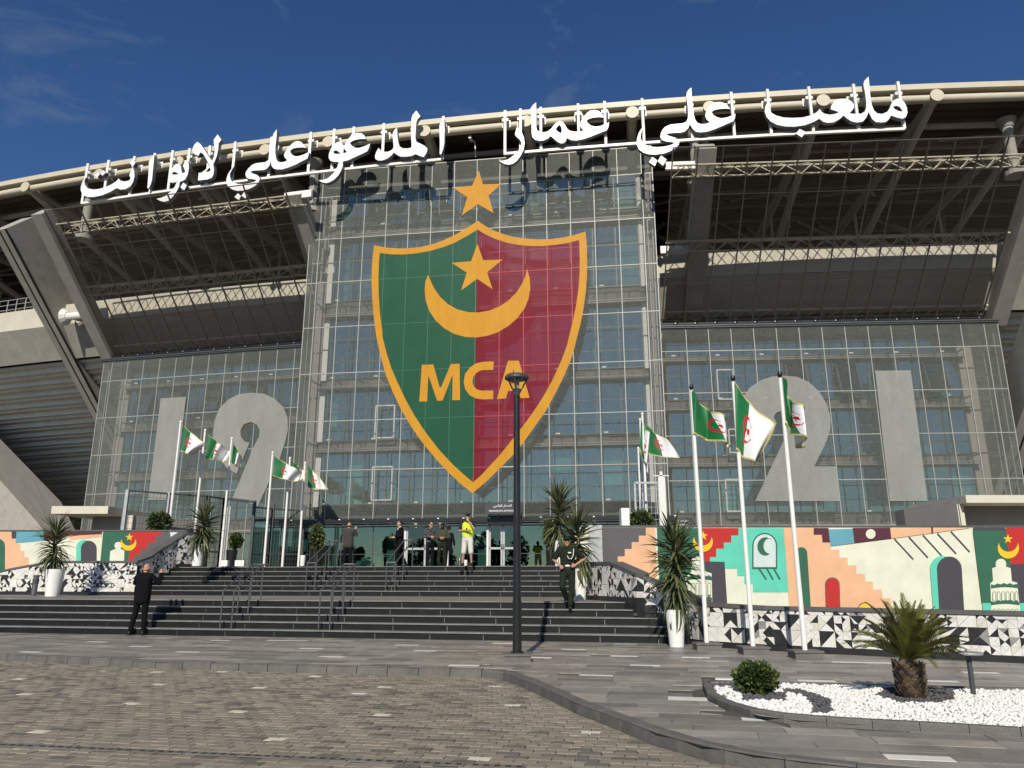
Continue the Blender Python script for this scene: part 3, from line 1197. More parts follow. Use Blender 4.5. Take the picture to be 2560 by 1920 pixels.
# ================================================================== PAINTED WALLS
def circ(cx, cy, r, n=20, a0=0, a1=360):
    return [(cx + r * math.cos(R(a0 + (a1 - a0) * i / (n if a1 - a0 < 360 else n))), cy + r * math.sin(R(a0 + (a1 - a0) * i / n))) for i in range(n + (1 if a1 - a0 < 360 else 0))]


def crescent_up(cx, cy, r, k=.80, sh=.52, n=18):
    """crescent with its horns up, in picture coordinates (y down)"""
    out = []
    for i in range(n + 1):
        a = R(-28 + 236 * i / n)
        out.append((cx + r * math.cos(a), cy + r * math.sin(a)))
    inn = []
    x0, y0 = out[-1]
    x1, y1 = out[0]
    c2 = (cx, cy - r * sh)
    r2 = math.hypot(x0 - c2[0], y0 - c2[1])
    a0 = math.atan2(y0 - c2[1], x0 - c2[0])
    a1 = math.atan2(y1 - c2[1], x1 - c2[0])
    if a0 < 0:
        a0 += 2 * math.pi
    for i in range(1, n):
        a = a0 + (a1 - a0) * i / n
        inn.append((c2[0] + r2 * math.cos(a), c2[1] + r2 * math.sin(a)))
    return out + inn


def pstar(cx, cy, r):
    return [(x, 2 * cy - y) for x, y in star_pts(cx, cy, r)]


def band(p, q, w):
    d = np.array(q, float) - np.array(p, float)
    d /= np.linalg.norm(d)
    n = np.array([-d[1], d[0]]) * w / 2
    return [tuple(np.array(p) - n), tuple(np.array(q) - n), tuple(np.array(q) + n), tuple(np.array(p) + n)]


def arch_px(x0, x1, ytop, ybot, lean=0.0, n=10):
    cx, r = (x0 + x1) / 2, (x1 - x0) / 2
    top = [(cx + r * math.cos(R(180 + 180 * i / n)), ytop + r + r * math.sin(R(180 + 180 * i / n))) for i in range(n + 1)]
    return top + [(x1 + lean, ybot), (x0 + lean, ybot)]


def painted_wall(plane, x0, x1, ytop, ybot, paints, tf, label):
    root = thing('painted_wall', label, 'wall', V(plane.p(*plane.ab((x0 + x1) / 2, ytop + 100))))
    a0, b1 = plane.ab(x0, ytop)
    a1, _ = plane.ab(x1, ytop)
    m = MB()
    m.obox(plane.p(a0, .2, 0), plane.u * (a1 - a0), plane.n * .25, plane.v * (b1 - .2))
    part('wall_body', m, 'paint_cream', root)
    m = MB()
    m.obox(plane.p(a0, b1 + .001, .03), plane.u * (a1 - a0), plane.n * .31, plane.v * .05)
    part('coping', m, 'coping', root)
    for i, (nm, col, pts) in enumerate(paints):
        ab = [plane.ab(*tf(*p)) for p in pts]
        ab = [(a, min(b, b1 - .012)) for a, b in ab]
        m = MB()
        m.poly(plane, ab, off=.003 + .0012 * i)
        part(nm, m, 'paint_' + col, root)
    return root


Z4 = lambda x, y: (1280 + x / 1.728, 960 + y / 1.728)
ZR = Pl((0, 25.5, 0), (1, 0, 0), Z3)
PR = [
    ('painted_block', 'slategrey', [(340, 621), (578, 621), (578, 655), (548, 655), (548, 683), (517, 683), (517, 713), (487, 713), (487, 745), (457, 745), (455, 900), (340, 900)]),
    ('painted_stairs', 'peach', [(578, 621), (619, 621), (628, 900), (455, 900), (457, 745), (487, 745), (487, 713), (517, 713), (517, 683), (548, 683), (548, 655), (578, 655)]),
    ('painted_block', 'green', [(625, 621), (822, 622), (832, 765), (868, 768), (868, 945), (640, 945)]),
    ('painted_stairs', 'red', [(822, 622), (978, 622), (978, 655), (947, 655), (947, 685), (915, 685), (915, 712), (882, 712), (882, 748), (855, 748), (855, 767), (832, 767)]),
    ('painted_stairs', 'mint', [(978, 622), (1172, 622), (1196, 900), (1040, 900), (1040, 865), (1003, 865), (1003, 830), (972, 830), (972, 798), (920, 798), (918, 768), (855, 767), (855, 748), (882, 748), (882, 712), (915, 712), (915, 685), (947, 685), (947, 655), (978, 655)]),
    ('painted_block', 'dark', [(832, 767), (918, 768), (932, 990), (868, 990)]),
    ('painted_dome', 'cream', circ(797, 766, 22)),
    ('painted_tower', 'cream', [(775, 780), (798, 770), (822, 780), (824, 806), (862, 818), (866, 990), (752, 990), (748, 835), (775, 812)]),
    ('painted_crescent', 'yellow', crescent_up(824, 682, 43)),
    ('painted_star', 'yellow', pstar(826, 656, 21)),
    ('painted_niche_frame', 'green', arch_px(1037, 1145, 643, 799)),
    ('painted_niche', 'pale', arch_px(1043, 1139, 649, 791)),
    ('painted_moon', 'green', [(1093 + 34 * math.cos(R(a)), 702 + 40 * math.sin(R(a))) for a in range(50, 311, 13)] + [(1113 + 27 * math.cos(R(a)), 700 + 33 * math.sin(R(a))) for a in range(288, 71, -12)]),
    ('painted_line', 'green', band((1066, 797), (1098, 845), 7)), ('painted_line', 'green', band((1100, 797), (1127, 845), 7)), ('painted_line', 'green', band((1130, 797), (1157, 845), 7)),
    ('painted_stairs', 'peach', [(1172, 622), (1302, 622), (1302, 652), (1337, 652), (1340, 685), (1372, 685), (1375, 702), (1378, 715), (1412, 715), (1414, 750), (1447, 750), (1450, 783), (1485, 783), (1487, 820), (1522, 820), (1524, 853), (1557, 853), (1560, 888), (1595, 888), (1600, 925), (1635, 925), (1638, 960), (1652, 960), (1658, 1000), (1200, 1000)]),
    ('painted_block', 'maroon', [(1302, 622), (1366, 622), (1372, 685), (1340, 685), (1337, 652), (1302, 652)]),
    ('painted_block', 'blue', [(1366, 628), (1470, 626), (1478, 688), (1375, 701)]),
    ('painted_block', 'maroon', [(1470, 622), (1632, 621), (1637, 668), (1478, 688)]),
    ('painted_disc', 'cream', circ(1548, 648, 21)),
    ('painted_block', 'peach', [(1632, 622), (1985, 621), (1637, 668)]),
    ('painted_line', 'maroon', band((1812, 618), (1814, 645), 8)),
    ('painted_arch', 'green', arch_px(1223, 1274, 705, 1000, 18)),
    ('painted_door_frame', 'green', arch_px(1350, 1414, 835, 1000, 4)), ('painted_door', 'red', arch_px(1353, 1411, 839, 1000, 4)),
    ('painted_sun_outline', 'dark', circ(1522, 974, 31)), ('painted_sun', 'yellow', circ(1522, 974, 27)),
    ('painted_line', 'dark', band((1650, 668), (1732, 757), 4)), ('painted_line', 'dark', band((1712, 660), (1795, 750), 4)), ('painted_line', 'dark', band((1773, 652), (1855, 742), 4)),
    ('painted_line', 'dark', band((1835, 645), (1917, 733), 4)), ('painted_line', 'dark', band((1893, 636), (1975, 725), 4)),
    ('painted_arch', 'mint', arch_px(1803, 1912, 742, 1010, 16)), ('painted_arch', 'dark', arch_px(1832, 1940, 745, 1010, 12)),
    ('painted_block', 'green', [(1988, 634), (2130, 632), (2150, 780), (2215, 780), (2215, 946), (2026, 946)]),
    ('painted_band', 'dark', [(1988, 621), (2126, 621), (2127, 633), (1990, 634)]),
    ('painted_block', 'red', [(2128, 621), (2260, 621), (2260, 776), (2150, 779)]), ('painted_block', 'dark', [(2150, 779), (2260, 777), (2260, 1000), (2166, 1000)]),
    ('painted_band', 'mint', [(2028, 946), (2215, 946), (2215, 1010), (2032, 1010)]),
    ('painted_dome', 'cream', circ(2108, 778, 23)),
    ('painted_tower', 'cream', [(2070, 796), (2108, 782), (2150, 796), (2155, 852), (2178, 858), (2194, 1010), (2068, 1010), (2062, 862), (2074, 850)]),
    ('painted_crescent', 'yellow', crescent_up(2140, 708, 46)), ('painted_star', 'yellow', pstar(2138, 670, 22)),
]
for (cx, sl, y0, sp, n) in ((805, 0, 0, 0, 0),):
    pass
for base_x, xs, ys in ((752, [(752, 862)], (835, 925)), (2066, [(2064, 2186)], (872, 944))):
    for (xa, xb) in xs:
        for yy in ys:
            zz = []
            n = 9
            for i in range(n + 1):
                zz.append((xa + (xb - xa) * i / n, yy - 7 + (6 if i % 2 else 0) - 6 * math.sin(math.pi * i / n)))
            PR.append(('painted_zigzag', 'green', zz + [(x, y + 11 + (0 if i % 2 else 6)) for i, (x, y) in reversed(list(enumerate(zz)))]))
        for row in ((ys[0] + 24,) if base_x == 752 else (ys[0] + 24, ys[1] + 26)):
            for i in range(6):
                x = xa + 6 + i * (xb - xa - 8) / 6
                h = 52 if base_x == 752 else 38
                PR.append(('painted_arch', 'green', arch_px(x, x + 14, row, row + h)))
                PR.append(('painted_arch', 'cream', arch_px(x + 2, x + 12, row + 2.5, row + h)))
painted_wall(ZR, 1437, 2760, 1317.5, 1560, PR, Z4, 'long painted wall with stairs, arches, a minaret and crescents behind the flagpoles')

Z3f = lambda x, y: (x / 1.728, 960 + y / 1.728)
ZL = Pl((0, 31.3, 0), (1, 0, 0), Z3)
PLF = [
    ('painted_stairs', 'peach', [(-200, 638), (50, 638), (52, 668), (70, 668), (72, 690), (88, 692), (88, 720), (105, 722), (105, 747), (125, 750), (125, 778), (140, 860), (-200, 860)]),
    ('painted_arch', 'green', arch_px(-40, 22, 668, 860)),
    ('painted_block', 'dark', [(50, 638), (72, 638), (70, 668), (51, 668)]),
    ('painted_block', 'blue', [(72, 638), (190, 638), (190, 678), (68, 688)]),
    ('painted_block', 'maroon', [(190, 638), (442, 638), (440, 650), (300, 656), (230, 676), (190, 678)]),
    ('painted_block', 'peach', [(440, 649), (442, 660), (300, 674), (300, 656)]),
    ('painted_arch', 'mint', arch_px(330, 400, 673, 860)), ('painted_arch', 'dark', arch_px(350, 418, 677, 860)),
    ('painted_block', 'green', [(446, 638), (566, 638), (548, 860), (425, 860)]),
    ('painted_dome', 'cream', circ(511, 698, 16)), ('painted_house', 'cream', [(477, 722), (512, 707), (538, 720), (534, 860), (468, 860)]),
    ('painted_stairs', 'red', [(566, 638), (697, 638), (695, 657), (672, 659), (670, 685), (640, 687), (637, 712), (610, 713), (608, 737), (580, 738), (576, 860), (548, 860)]),
    ('painted_block', 'slategrey', [(697, 638), (830, 638), (700, 860), (576, 860), (580, 738), (608, 737), (610, 713), (637, 712), (640, 687), (670, 685), (672, 659), (695, 657)]),
    ('painted_block', 'pale', [(735, 640), (770, 640), (738, 661)]),
    ('painted_crescent', 'yellow', crescent_up(556, 686, 34)), ('painted_star', 'yellow', pstar(560, 662, 18)),
]
painted_wall(ZL, -260, 468, 1328, 1500, PLF, Z3f, 'short painted wall with a crescent, an arch and red steps left of the stairs')

# ================================================================== MIDDLE SCREEN AND CREST
PC = Pl((-11.14, 38.59, 0), uF, Z3)
SW, BAY, EDGE, ROW, ZB, ZT = 18.69, 1.2544, .5645, 2.549, 4.14, 23.56
cols = [0, EDGE] + [EDGE + BAY * i for i in range(1, 15)] + [SW]
rowz = [ZB + ROW * i for i in range(8)] + [ZT]
screen_plane = {'C': PC}


def crop(x0, y0, s):
    return lambda p: (x0 + p[0] / s, y0 + p[1] / s)


C1, C2 = crop(900, 420, 3.687), crop(900, 830, 2.115)


def on(plane, f, pts):
    return [plane.ab(*f(p)) for p in pts]


crest_out = on(PC, C1, [(1088, 487), (1150, 532), (1220, 570), (1300, 602), (1400, 632), (1520, 650), (1640, 658), (1760, 655), (1880, 640), (1980, 617), (2078, 587), (2090, 700), (2095, 850), (2092, 1000), (2080, 1150), (2060, 1300), (2030, 1450), (1990, 1600)]) + \
    on(PC, C2, [(1135, 80), (1110, 160), (1075, 240), (1030, 330), (980, 420), (920, 505), (860, 590), (800, 660), (740, 720), (680, 780), (640, 815), (596, 852), (540, 810), (470, 745), (400, 670), (330, 585), (270, 500), (215, 405), (170, 310), (135, 220), (110, 130), (92, 50)]) + \
    on(PC, C1, [(150, 1550), (130, 1400), (115, 1250), (107, 1050), (110, 900), (118, 800), (130, 713), (240, 733), (350, 742), (450, 740), (560, 728), (650, 708), (760, 670), (870, 620), (980, 555)])
top_i, bot_i = (1085, 568), (598, 795)
right_in = on(PC, C1, [top_i, (1150, 610), (1250, 655), (1350, 688), (1450, 708), (1560, 718), (1680, 719), (1800, 708), (1920, 690), (2020, 663), (2025, 800), (2025, 950), (2015, 1100), (1995, 1250), (1965, 1400), (1930, 1540)]) + \
    on(PC, C2, [(1095, 70), (1065, 150), (1020, 250), (970, 340), (915, 425), (860, 500), (800, 575), (740, 650), (680, 715), (640, 758), bot_i])
left_in = on(PC, C1, [top_i, (980, 630), (870, 690), (760, 732), (640, 765), (520, 787), (400, 797), (280, 795), (182, 783), (175, 850), (170, 1000), (172, 1150), (185, 1350), (205, 1500)]) + \
    on(PC, C2, [(120, 30), (140, 110), (165, 190), (200, 270), (240, 355), (290, 445), (350, 535), (420, 625), (490, 700), (550, 755), bot_i])
inner = right_in[:-1] + left_in[::-1][:-1]
star_top = on(PC, C1, [(1095, 22), (1133, 152), (1310, 148), (1185, 255), (1232, 418), (1088, 335), (938, 440), (990, 270), (860, 185), (1035, 165)])
star_in = on(PC, C1, [(1083, 700), (1135, 850), (1315, 845), (1172, 962), (1222, 1118), (1080, 1022), (932, 1130), (985, 965), (845, 875), (1025, 860)])
moon = on(PC, C1, [(627, 985), (603, 1050), (597, 1130), (605, 1220), (640, 1320), (700, 1410), (780, 1480), (870, 1530), (970, 1558), (1070, 1563), (1170, 1548), (1270, 1515), (1370, 1455), (1450, 1385), (1520, 1290), (1555, 1200), (1570, 1110), (1565, 1020), (1540, 930),
                   (1525, 1000), (1490, 1075), (1440, 1150), (1370, 1220), (1290, 1275), (1200, 1312), (1100, 1332), (1000, 1330), (900, 1305), (810, 1255), (740, 1190), (690, 1120), (655, 1050)])
let_m = on(PC, C2, [(327, 174), (388, 172), (421, 292), (430, 292), (480, 170), (527, 168), (529, 360), (488, 361), (490, 225), (437, 363), (408, 364), (362, 228), (355, 367), (314, 368)])
let_c = on(PC, C2, [(707, 156), (705, 200), (640, 203), (617, 215), (600, 237), (595, 262), (600, 285), (617, 303), (640, 310), (705, 310), (704, 355), (650, 357), (615, 352), (580, 335), (556, 302), (549, 262), (556, 222), (582, 187), (615, 166), (650, 158)])
let_a = on(PC, C2, [(783, 152), (840, 152), (897, 348), (849, 350), (838, 312), (783, 312), (772, 352), (724, 354)])
let_a_h = on(PC, C2, [(812, 195), (828, 272), (796, 272)])

screen = thing('perforated_screen', 'tall central screen of perforated metal panels carrying the crest, over the glass entrance', 'screen', V(PC.p(SW / 2, ZB)))


def cut_panel(plane, x0, x1, y0, y1, hole, off):
    """a sheet with the outline of the crest cut out of it"""
    vs = [Vector(p) for p in ((x0, y0), (x1, y0), (x1, y1), (x0, y1))] + [Vector(p) for p in hole]
    n = len(hole)
    ed = [(0, 1), (1, 2), (2, 3), (3, 0)] + [(4 + i, 4 + (i + 1) % n) for i in range(n)]
    r = delaunay_2d_cdt(vs, ed, [], 0, 1e-6)
    m = MB()
    ov = r[0]
    fs = []
    for f in r[2]:
        c = sum((ov[i] for i in f), Vector((0, 0))) / len(f)
        if x0 < c.x < x1 and y0 < c.y < y1 and not inside(c, hole):
            fs.append(f)
    if not fs:
        return None
    used = sorted({i for f in fs for i in f})
    ix = {k: i for i, k in enumerate(used)}
    m.raw([plane.p(ov[k].x, ov[k].y, off) for k in used], [tuple(ix[i] for i in f) for f in fs])
    return m


def grid_screen(root, plane, xs, ys, rails_off, panel_mat, rail_mat, hole=None, rw=.042, rh=.046):
    unit = MB().face([(0, 0, 0), (1, 0, 0), (1, 1, 0), (0, 1, 0)]).mesh('mesh_panel', panel_mat)
    g = .012
    for i in range(len(xs) - 1):
        for j in range(len(ys) - 1):
            x0, x1, y0, y1 = xs[i] + g, xs[i + 1] - g, ys[j] + g, ys[j + 1] - g
            if hole:
                cn = [inside(p, hole) for p in ((x0, y0), (x1, y0), (x1, y1), (x0, y1), ((x0 + x1) / 2, (y0 + y1) / 2))]
                hit = any(cn) or any(x0 < p[0] < x1 and y0 < p[1] < y1 for p in hole)
                if hit:
                    m = cut_panel(plane, x0, x1, y0, y1, hole, .0)
                    if m is not None:
                        part('mesh_panel', m, panel_mat, root)
                    continue
            inst('mesh_panel', unit, root, plane.M(x0, y0) @ Matrix.Diagonal((x1 - x0, y1 - y0, 1, 1)))
    for x in xs:
        m = MB()
        m.obox(plane.p(x - rw / 2, ys[0], rails_off), plane.u * rw, plane.n * .07, plane.v * (ys[-1] - ys[0]))
        part('upright_rail', m, rail_mat, root)
    for y in ys:
        m = MB()
        m.obox(plane.p(xs[0], y - rh / 2, rails_off + .012), plane.u * (xs[-1] - xs[0]), plane.n * .05, plane.v * rh)
        part('cross_rail', m, rail_mat, root)


grid_screen(screen, PC, cols, rowz, -.012, 'mesh_panel', 'mesh_rail', crest_out)
# brackets back to the building
m = MB()
for z in (4.9, 8.2, 11.5, 15.8, 20.6):
    for x in cols[1:-1]:
        m.bar(PC.p(x, z, -.05), PC.p(x, z, -1.38), .06, .09)
part('brackets', m, 'galv', screen)
# returns at both sides of the screen
for x in (0.0, SW):
    Pr = Pl(PC.p(x, 0), nF, Z3)
    m = MB()
    for j in range(8):
        m.face([PC.p(x, rowz[j] + .01, -.02), PC.p(x, rowz[j] + .01, -1.9), PC.p(x, rowz[j + 1] - .01, -1.9), PC.p(x, rowz[j + 1] - .01, -.02)])
    part('side_mesh', m, 'mesh_panel', screen)
    m = MB()
    for z in rowz:
        m.bar(PC.p(x, z, -.03), PC.p(x, z, -1.9), .05)
    for o in (.6, 1.9):
        m.bar(PC.p(x, ZB, -o), PC.p(x, ZT, -o), .06)
    part('side_frame', m, 'mesh_rail', screen)

crest = thing('club_crest', 'big green and red shield with gold border, crescent and MCA letters', 'crest', V(PC.p(*PC.ab(1180, 900))))


def sheet(name, ab, m_, parent, off, holes=(), plane=PC):
    tris, vs = fill(ab, holes)
    m = MB()
    m.raw([plane.p(a, b, off) for a, b in vs], tris)
    return part(name, m, m_, parent)


def cut_by_lines(ab, holes=()):
    return ab


gold_in = [moon, star_in, let_m, let_c, let_a]
sheet('border', crest_out, 'crest_gold', crest, .004, [inner])
sheet('green_half', left_in, 'crest_green', crest, .002)
sheet('red_half', right_in, 'crest_red', crest, .002)
sheet('crescent', moon, 'crest_gold', crest, .012)
sheet('star', star_in, 'crest_gold', crest, .012)
sheet('letter_m', let_m, 'crest_gold', crest, .012)
sheet('letter_c', let_c, 'crest_gold', crest, .012)
sheet('letter_a', let_a, 'crest_gold', crest, .012, [let_a_h])
# seams between the crest's sheets
for nm, poly, cm in (('green_seam', left_in, 'crest_green'), ('red_seam', right_in, 'crest_red')):
    m = MB()
    for x in cols[1:-1]:
        segs = []
        ys_ = sorted(p for p in [y for y in np.arange(ZB, ZT, .04)] if inside((x, p), poly))
        if len(ys_) > 3:
            m.obox(PC.p(x - .012, ys_[0], .01), PC.u * .024, PC.n * .006, PC.v * (ys_[-1] - ys_[0]))
    for y in rowz:
        xs_ = sorted(p for p in np.arange(0, SW, .04) if inside((p, y), poly))
        if len(xs_) > 3:
            m.obox(PC.p(xs_[0], y - .012, .01), PC.u * (xs_[-1] - xs_[0]), PC.n * .006, PC.v * .024)
    part(nm, m, 'flag_green' if cm == 'crest_green' else 'flag_red', crest)
solo('gold_star', MB().raw([PC.p(a, b, .02) for a, b in fill(star_top)[1]], fill(star_top)[0]), 'crest_gold', 'large gold five-pointed star fixed to the screen just above the shield', 'star', loc=V(PC.p(*PC.ab(1195, 480))))

# ================================================================== WING SCREENS
WING = {}
for nm, u_, n_, anchor, lo, hi in (('left', uL, nL, (-14.92, 43.195), -10.85, 3.3), ('right', uR, nR, (13.449, 38.935), -6.0, 12.25)):
    P = Pl((*anchor, 0), u_, Z3)
    WING[nm] = P
    if nm == 'left':
        xs = [lo, -10.22] + [-10.22 + 1.135 * i for i in range(1, 12)] + [hi]
    else:
        xs = [12.25, 11.55] + [11.55 - 1.2 * i for i in range(1, 15)]
        xs = xs[::-1]
        xs[0] = lo
    ys = [1.9, 4.0, 6.29, 8.63, 10.93, 13.25, 14.5]
    w = thing('perforated_screen', {'left': 'left wing screen of grey perforated panels with a big 19 on it', 'right': 'right wing screen of grey perforated panels with a big 21 on it'}[nm], 'screen', V(P.p((lo + hi) / 2, 4)))
    grid_screen(w, P, xs, ys, -.012, 'mesh_panel', 'mesh_rail')
    side = lo if nm == 'left' else hi
    m = MB()
    for j in range(6):
        m.face([P.p(side, ys[j], -.02), P.p(side, ys[j], -1.7), P.p(side, ys[j + 1], -1.7), P.p(side, ys[j + 1], -.02)])
    part('side_mesh', m, 'mesh_panel', w)
    m = MB()
    for z in ys:
        m.bar(P.p(side, z, -.03), P.p(side, z, -1.7), .05)
    for o in (.55, 1.7):
        m.bar(P.p(side, 1.9, -o), P.p(side, 14.5, -o), .07)
    part('side_frame', m, 'mesh_rail', w)
    m = MB()
    for z in (4.4, 7.55, 10.6, 13.15):
        for x in xs[1:-1]:
            m.bar(P.p(x, z, -.05), P.p(x, z, -1.28), .05, .08)
    part('brackets', m, 'galv', w)
    # gutter along the top with its row of dark floodlight housings
    gt = thing('gutter', 'dark gutter with black light housings along the top of the %s wing screen' % nm, 'gutter', V(P.p((lo + hi) / 2, 14.55)))
    m = MB()
    m.obox(P.p(lo - .15, 14.54, .10), P.u * (hi - lo + .2), P.n * .5, P.v * .05)
    m.obox(P.p(lo - .15, 14.62, .14), P.u * (hi - lo + .2), P.n * .06, P.v * .06)
    m.obox(P.p(lo - .15, 14.72, .02), P.u * (hi - lo + .2), P.n * .5, P.v * .02)
    part('channel', m, 'dark_steel', gt)
    x = lo + .5
    while x < hi - .8:
        m = MB()
        m.obox(P.p(x, 14.76, .05), P.u * .92, P.n * .3, P.v * .2)
        for k in range(8):
            m.obox(P.p(x + .04 + k * .1, 14.96, .05), P.u * .05, P.n * .3, P.v * .05)
        part('light_housing', m, 'black_paint', gt)
        m = MB()
        m.obox(P.p(x + .88, 14.78, .1), P.u * .06, P.n * .1, P.v * .05)
        part('clip', m, 'galv', gt)
        x += 1.06

# the year in two-digit halves: tighter perforated sheets over the wing screens
D1, D2 = crop(320, 940, 2.644), crop(1840, 900, 2.44)
PLw, PRw = WING['left'], WING['right']
dig = {
    ('digit_one', 'left', 'grey digit 1 left of the 9 on the left wing screen'): on(PLw, D1, [(222, 150), (388, 140), (308, 820), (138, 820)]),
    ('digit_nine', 'left', 'grey digit 9 with a round eye, beside the 1 on the left wing'): on(PLw, D1, [(820, 112), (900, 118), (970, 150), (1030, 205), (1058, 280), (1063, 350), (1045, 430), (1010, 540), (862, 862), (697, 805), (835, 470), (870, 405), (875, 360), (855, 322), (815, 305), (770, 320), (748, 360), (750, 400), (775, 435), (808, 443), (722, 648), (660, 610), (605, 545), (575, 470), (565, 390), (575, 300), (610, 215), (670, 155), (740, 122)]),
    ('digit_two', 'right', 'grey digit 2 on the right wing behind the flagpoles'): on(PRw, D2, [(115, 862), (632, 862), (612, 650), (475, 650), (548, 500), (572, 420), (573, 350), (550, 270), (505, 195), (440, 135), (370, 105), (300, 98), (220, 103), (150, 125), (85, 170), (35, 235), (8, 305), (15, 390), (60, 465), (120, 505), (188, 500), (246, 388), (228, 350), (242, 324), (275, 313), (302, 325), (320, 360), (314, 405), (300, 470)]),
    ('digit_one', 'right', 'grey digit 1 right of the 2 on the right wing screen'): on(PRw, D2, [(845, 68), (1062, 65), (1165, 860), (935, 862)]),
}
for (nm, side, lab), ab in dig.items():
    P = WING[side]
    tris, vs = fill(ab)
    solo(nm, MB().raw([P.p(a, b, .07) for a, b in vs], tris), 'digit', lab, 'digit', loc=V(P.p(*ab[0])), group='digits of the year on the wing screens')

# ================================================================== STADIUM BUILDING (glass blocks behind the screens)
bld = thing('stadium_building', 'glass front of the stadium with white end columns behind the perforated screens', 'building', V(PC.p(SW / 2, 1.815, -1.4)))


def glass_front(P, x0, x1, floors, npane, gm='glass', blinds=.25, spand='band_stone', seed=1, transoms=True):
    """floors: (sill z, head z); spandrel bands fill what lies between"""
    rnd = random.Random(seed)
    w = (x1 - x0) / npane
    mull = MB()
    prev = None
    for fi, (za, zb) in enumerate(floors):
        for i in range(npane):
            m = MB()
            a, b = x0 + i * w + .03, x0 + (i + 1) * w - .03
            tl = [rnd.uniform(-.008, .008) for _ in range(4)]
            m.face([P.p(a, za + .03, tl[0]), P.p(b, za + .03, tl[1]), P.p(b, zb - .03, tl[2] + .004), P.p(a, zb - .03, tl[3] + .004)])
            part('window_pane', m, gm, bld)
            if rnd.random() < blinds:
                m = MB()
                bw = rnd.choice((.25, .4, w * .8))
                xs0 = rnd.uniform(a, b - bw) if b - bw > a else a
                h = rnd.choice((zb - za) * np.array([.45, .7, 1.0]))
                m.obox(P.p(xs0, zb - h, -.28 - rnd.random() * .3), P.u * bw, P.n * .02, P.v * h)
                part('blind', m, 'blind', bld)
        for i in range(npane + 1):
            x = x0 + i * w
            mull.obox(P.p(x - .03, za, .05), P.u * .06, P.n * .14, P.v * (zb - za))
        if transoms:
            for f in (.28, .66):
                z = za + (zb - za) * f
                mull.obox(P.p(x0, z - .025, .03), P.u * (x1 - x0), P.n * .08, P.v * .05)
        for z in (za, zb):
            mull.obox(P.p(x0, z - .03, .06), P.u * (x1 - x0), P.n * .12, P.v * .06)
        # small white fittings on the sill
        for i in range(0, npane, 2):
            mull.obox(P.p(x0 + i * w + .3, za + .02, .09), P.u * .22, P.n * .04, P.v * .08, 1)
        # ceiling and floor slabs of the room behind, and its back wall
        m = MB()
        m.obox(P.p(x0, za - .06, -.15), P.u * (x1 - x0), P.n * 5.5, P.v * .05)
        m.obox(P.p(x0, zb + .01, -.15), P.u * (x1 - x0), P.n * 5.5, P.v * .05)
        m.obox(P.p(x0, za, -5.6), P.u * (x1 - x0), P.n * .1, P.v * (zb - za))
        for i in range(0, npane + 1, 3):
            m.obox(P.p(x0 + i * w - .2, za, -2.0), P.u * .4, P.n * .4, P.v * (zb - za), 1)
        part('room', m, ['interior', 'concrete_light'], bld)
        if prev is not None:
            # a clad band between floors with a row of small stone panels
            z0, z1 = prev + .04, za - .04
            m = MB()
            m.obox(P.p(x0 - .2, z0, -.02), P.u * (x1 - x0 + .4), P.n * .3, P.v * (z1 - z0))
            part('floor_band', m, 'band_dark', bld)
            n2 = npane * 2
            pan = MB()
            for i in range(n2):
                a = x0 + i * w / 2
                if rnd.random() < .85:
                    pan.obox(P.p(a + .06, z0 + (z1 - z0) * .2, .03), P.u * (w / 2 - .12), P.n * .06, P.v * (z1 - z0) * .6)
            part('cladding', pan, spand, bld, kind='stuff')
            m = MB()
            m.obox(P.p(x0 - .25, z0 + (z1 - z0) * .02, .45), P.u * (x1 - x0 + .5), P.n * .46, P.v * .05)
            m.obox(P.p(x0 - .25, z0 + (z1 - z0) * .02 + .12, .47), P.u * (x1 - x0 + .5), P.n * .05, P.v * .05)
            part('walkway', m, 'walk_steel', bld)
        prev = zb
    part('mullions', mull, ['mullion', 'white_frame'], bld)


PBc = Pl(PC.p(0, 0, -1.4), uF, Z3)
glass_front(PBc, .86, 17.86, [(5.1, 7.75), (8.45, 11.1), (11.85, 15.2), (16.3, 19.9), (20.75, 22.9)], 14, seed=3)
for x in (.62, 17.9):
    for za, zb in [(5.1, 7.75), (8.45, 11.1), (11.85, 15.2), (16.3, 19.9), (20.75, 22.4)]:
        m = MB()
        m.obox(PBc.p(x, za - .1, .1), uF * .3, nF * .4, Z3 * (zb - za + .2))
        part('end_column', m, 'white_column', bld)
m = MB()
m.obox(PBc.p(-.1, 4.4, -.05), uF * .66, nF * 6, Z3 * 18.6)
m.obox(PBc.p(18.25, 4.4, -.05), uF * .4, nF * 6, Z3 * 18.6)
part('end_wall', m, 'stone_clad', bld)
m = MB().obox(PBc.p(-.1, 23.0, -.05), uF * 18.75, nF * 7, Z3 * .4)
part('parapet', m, 'band_dark', bld)
# service ducts beside the glass block
m = MB()
for x in (.18, .42, 18.35, 18.6):
    m.tube([PBc.p(x, 4.4, .5), PBc.p(x, 22.5, .5)], .05, 8)
part('downpipe', m, 'galv', bld)

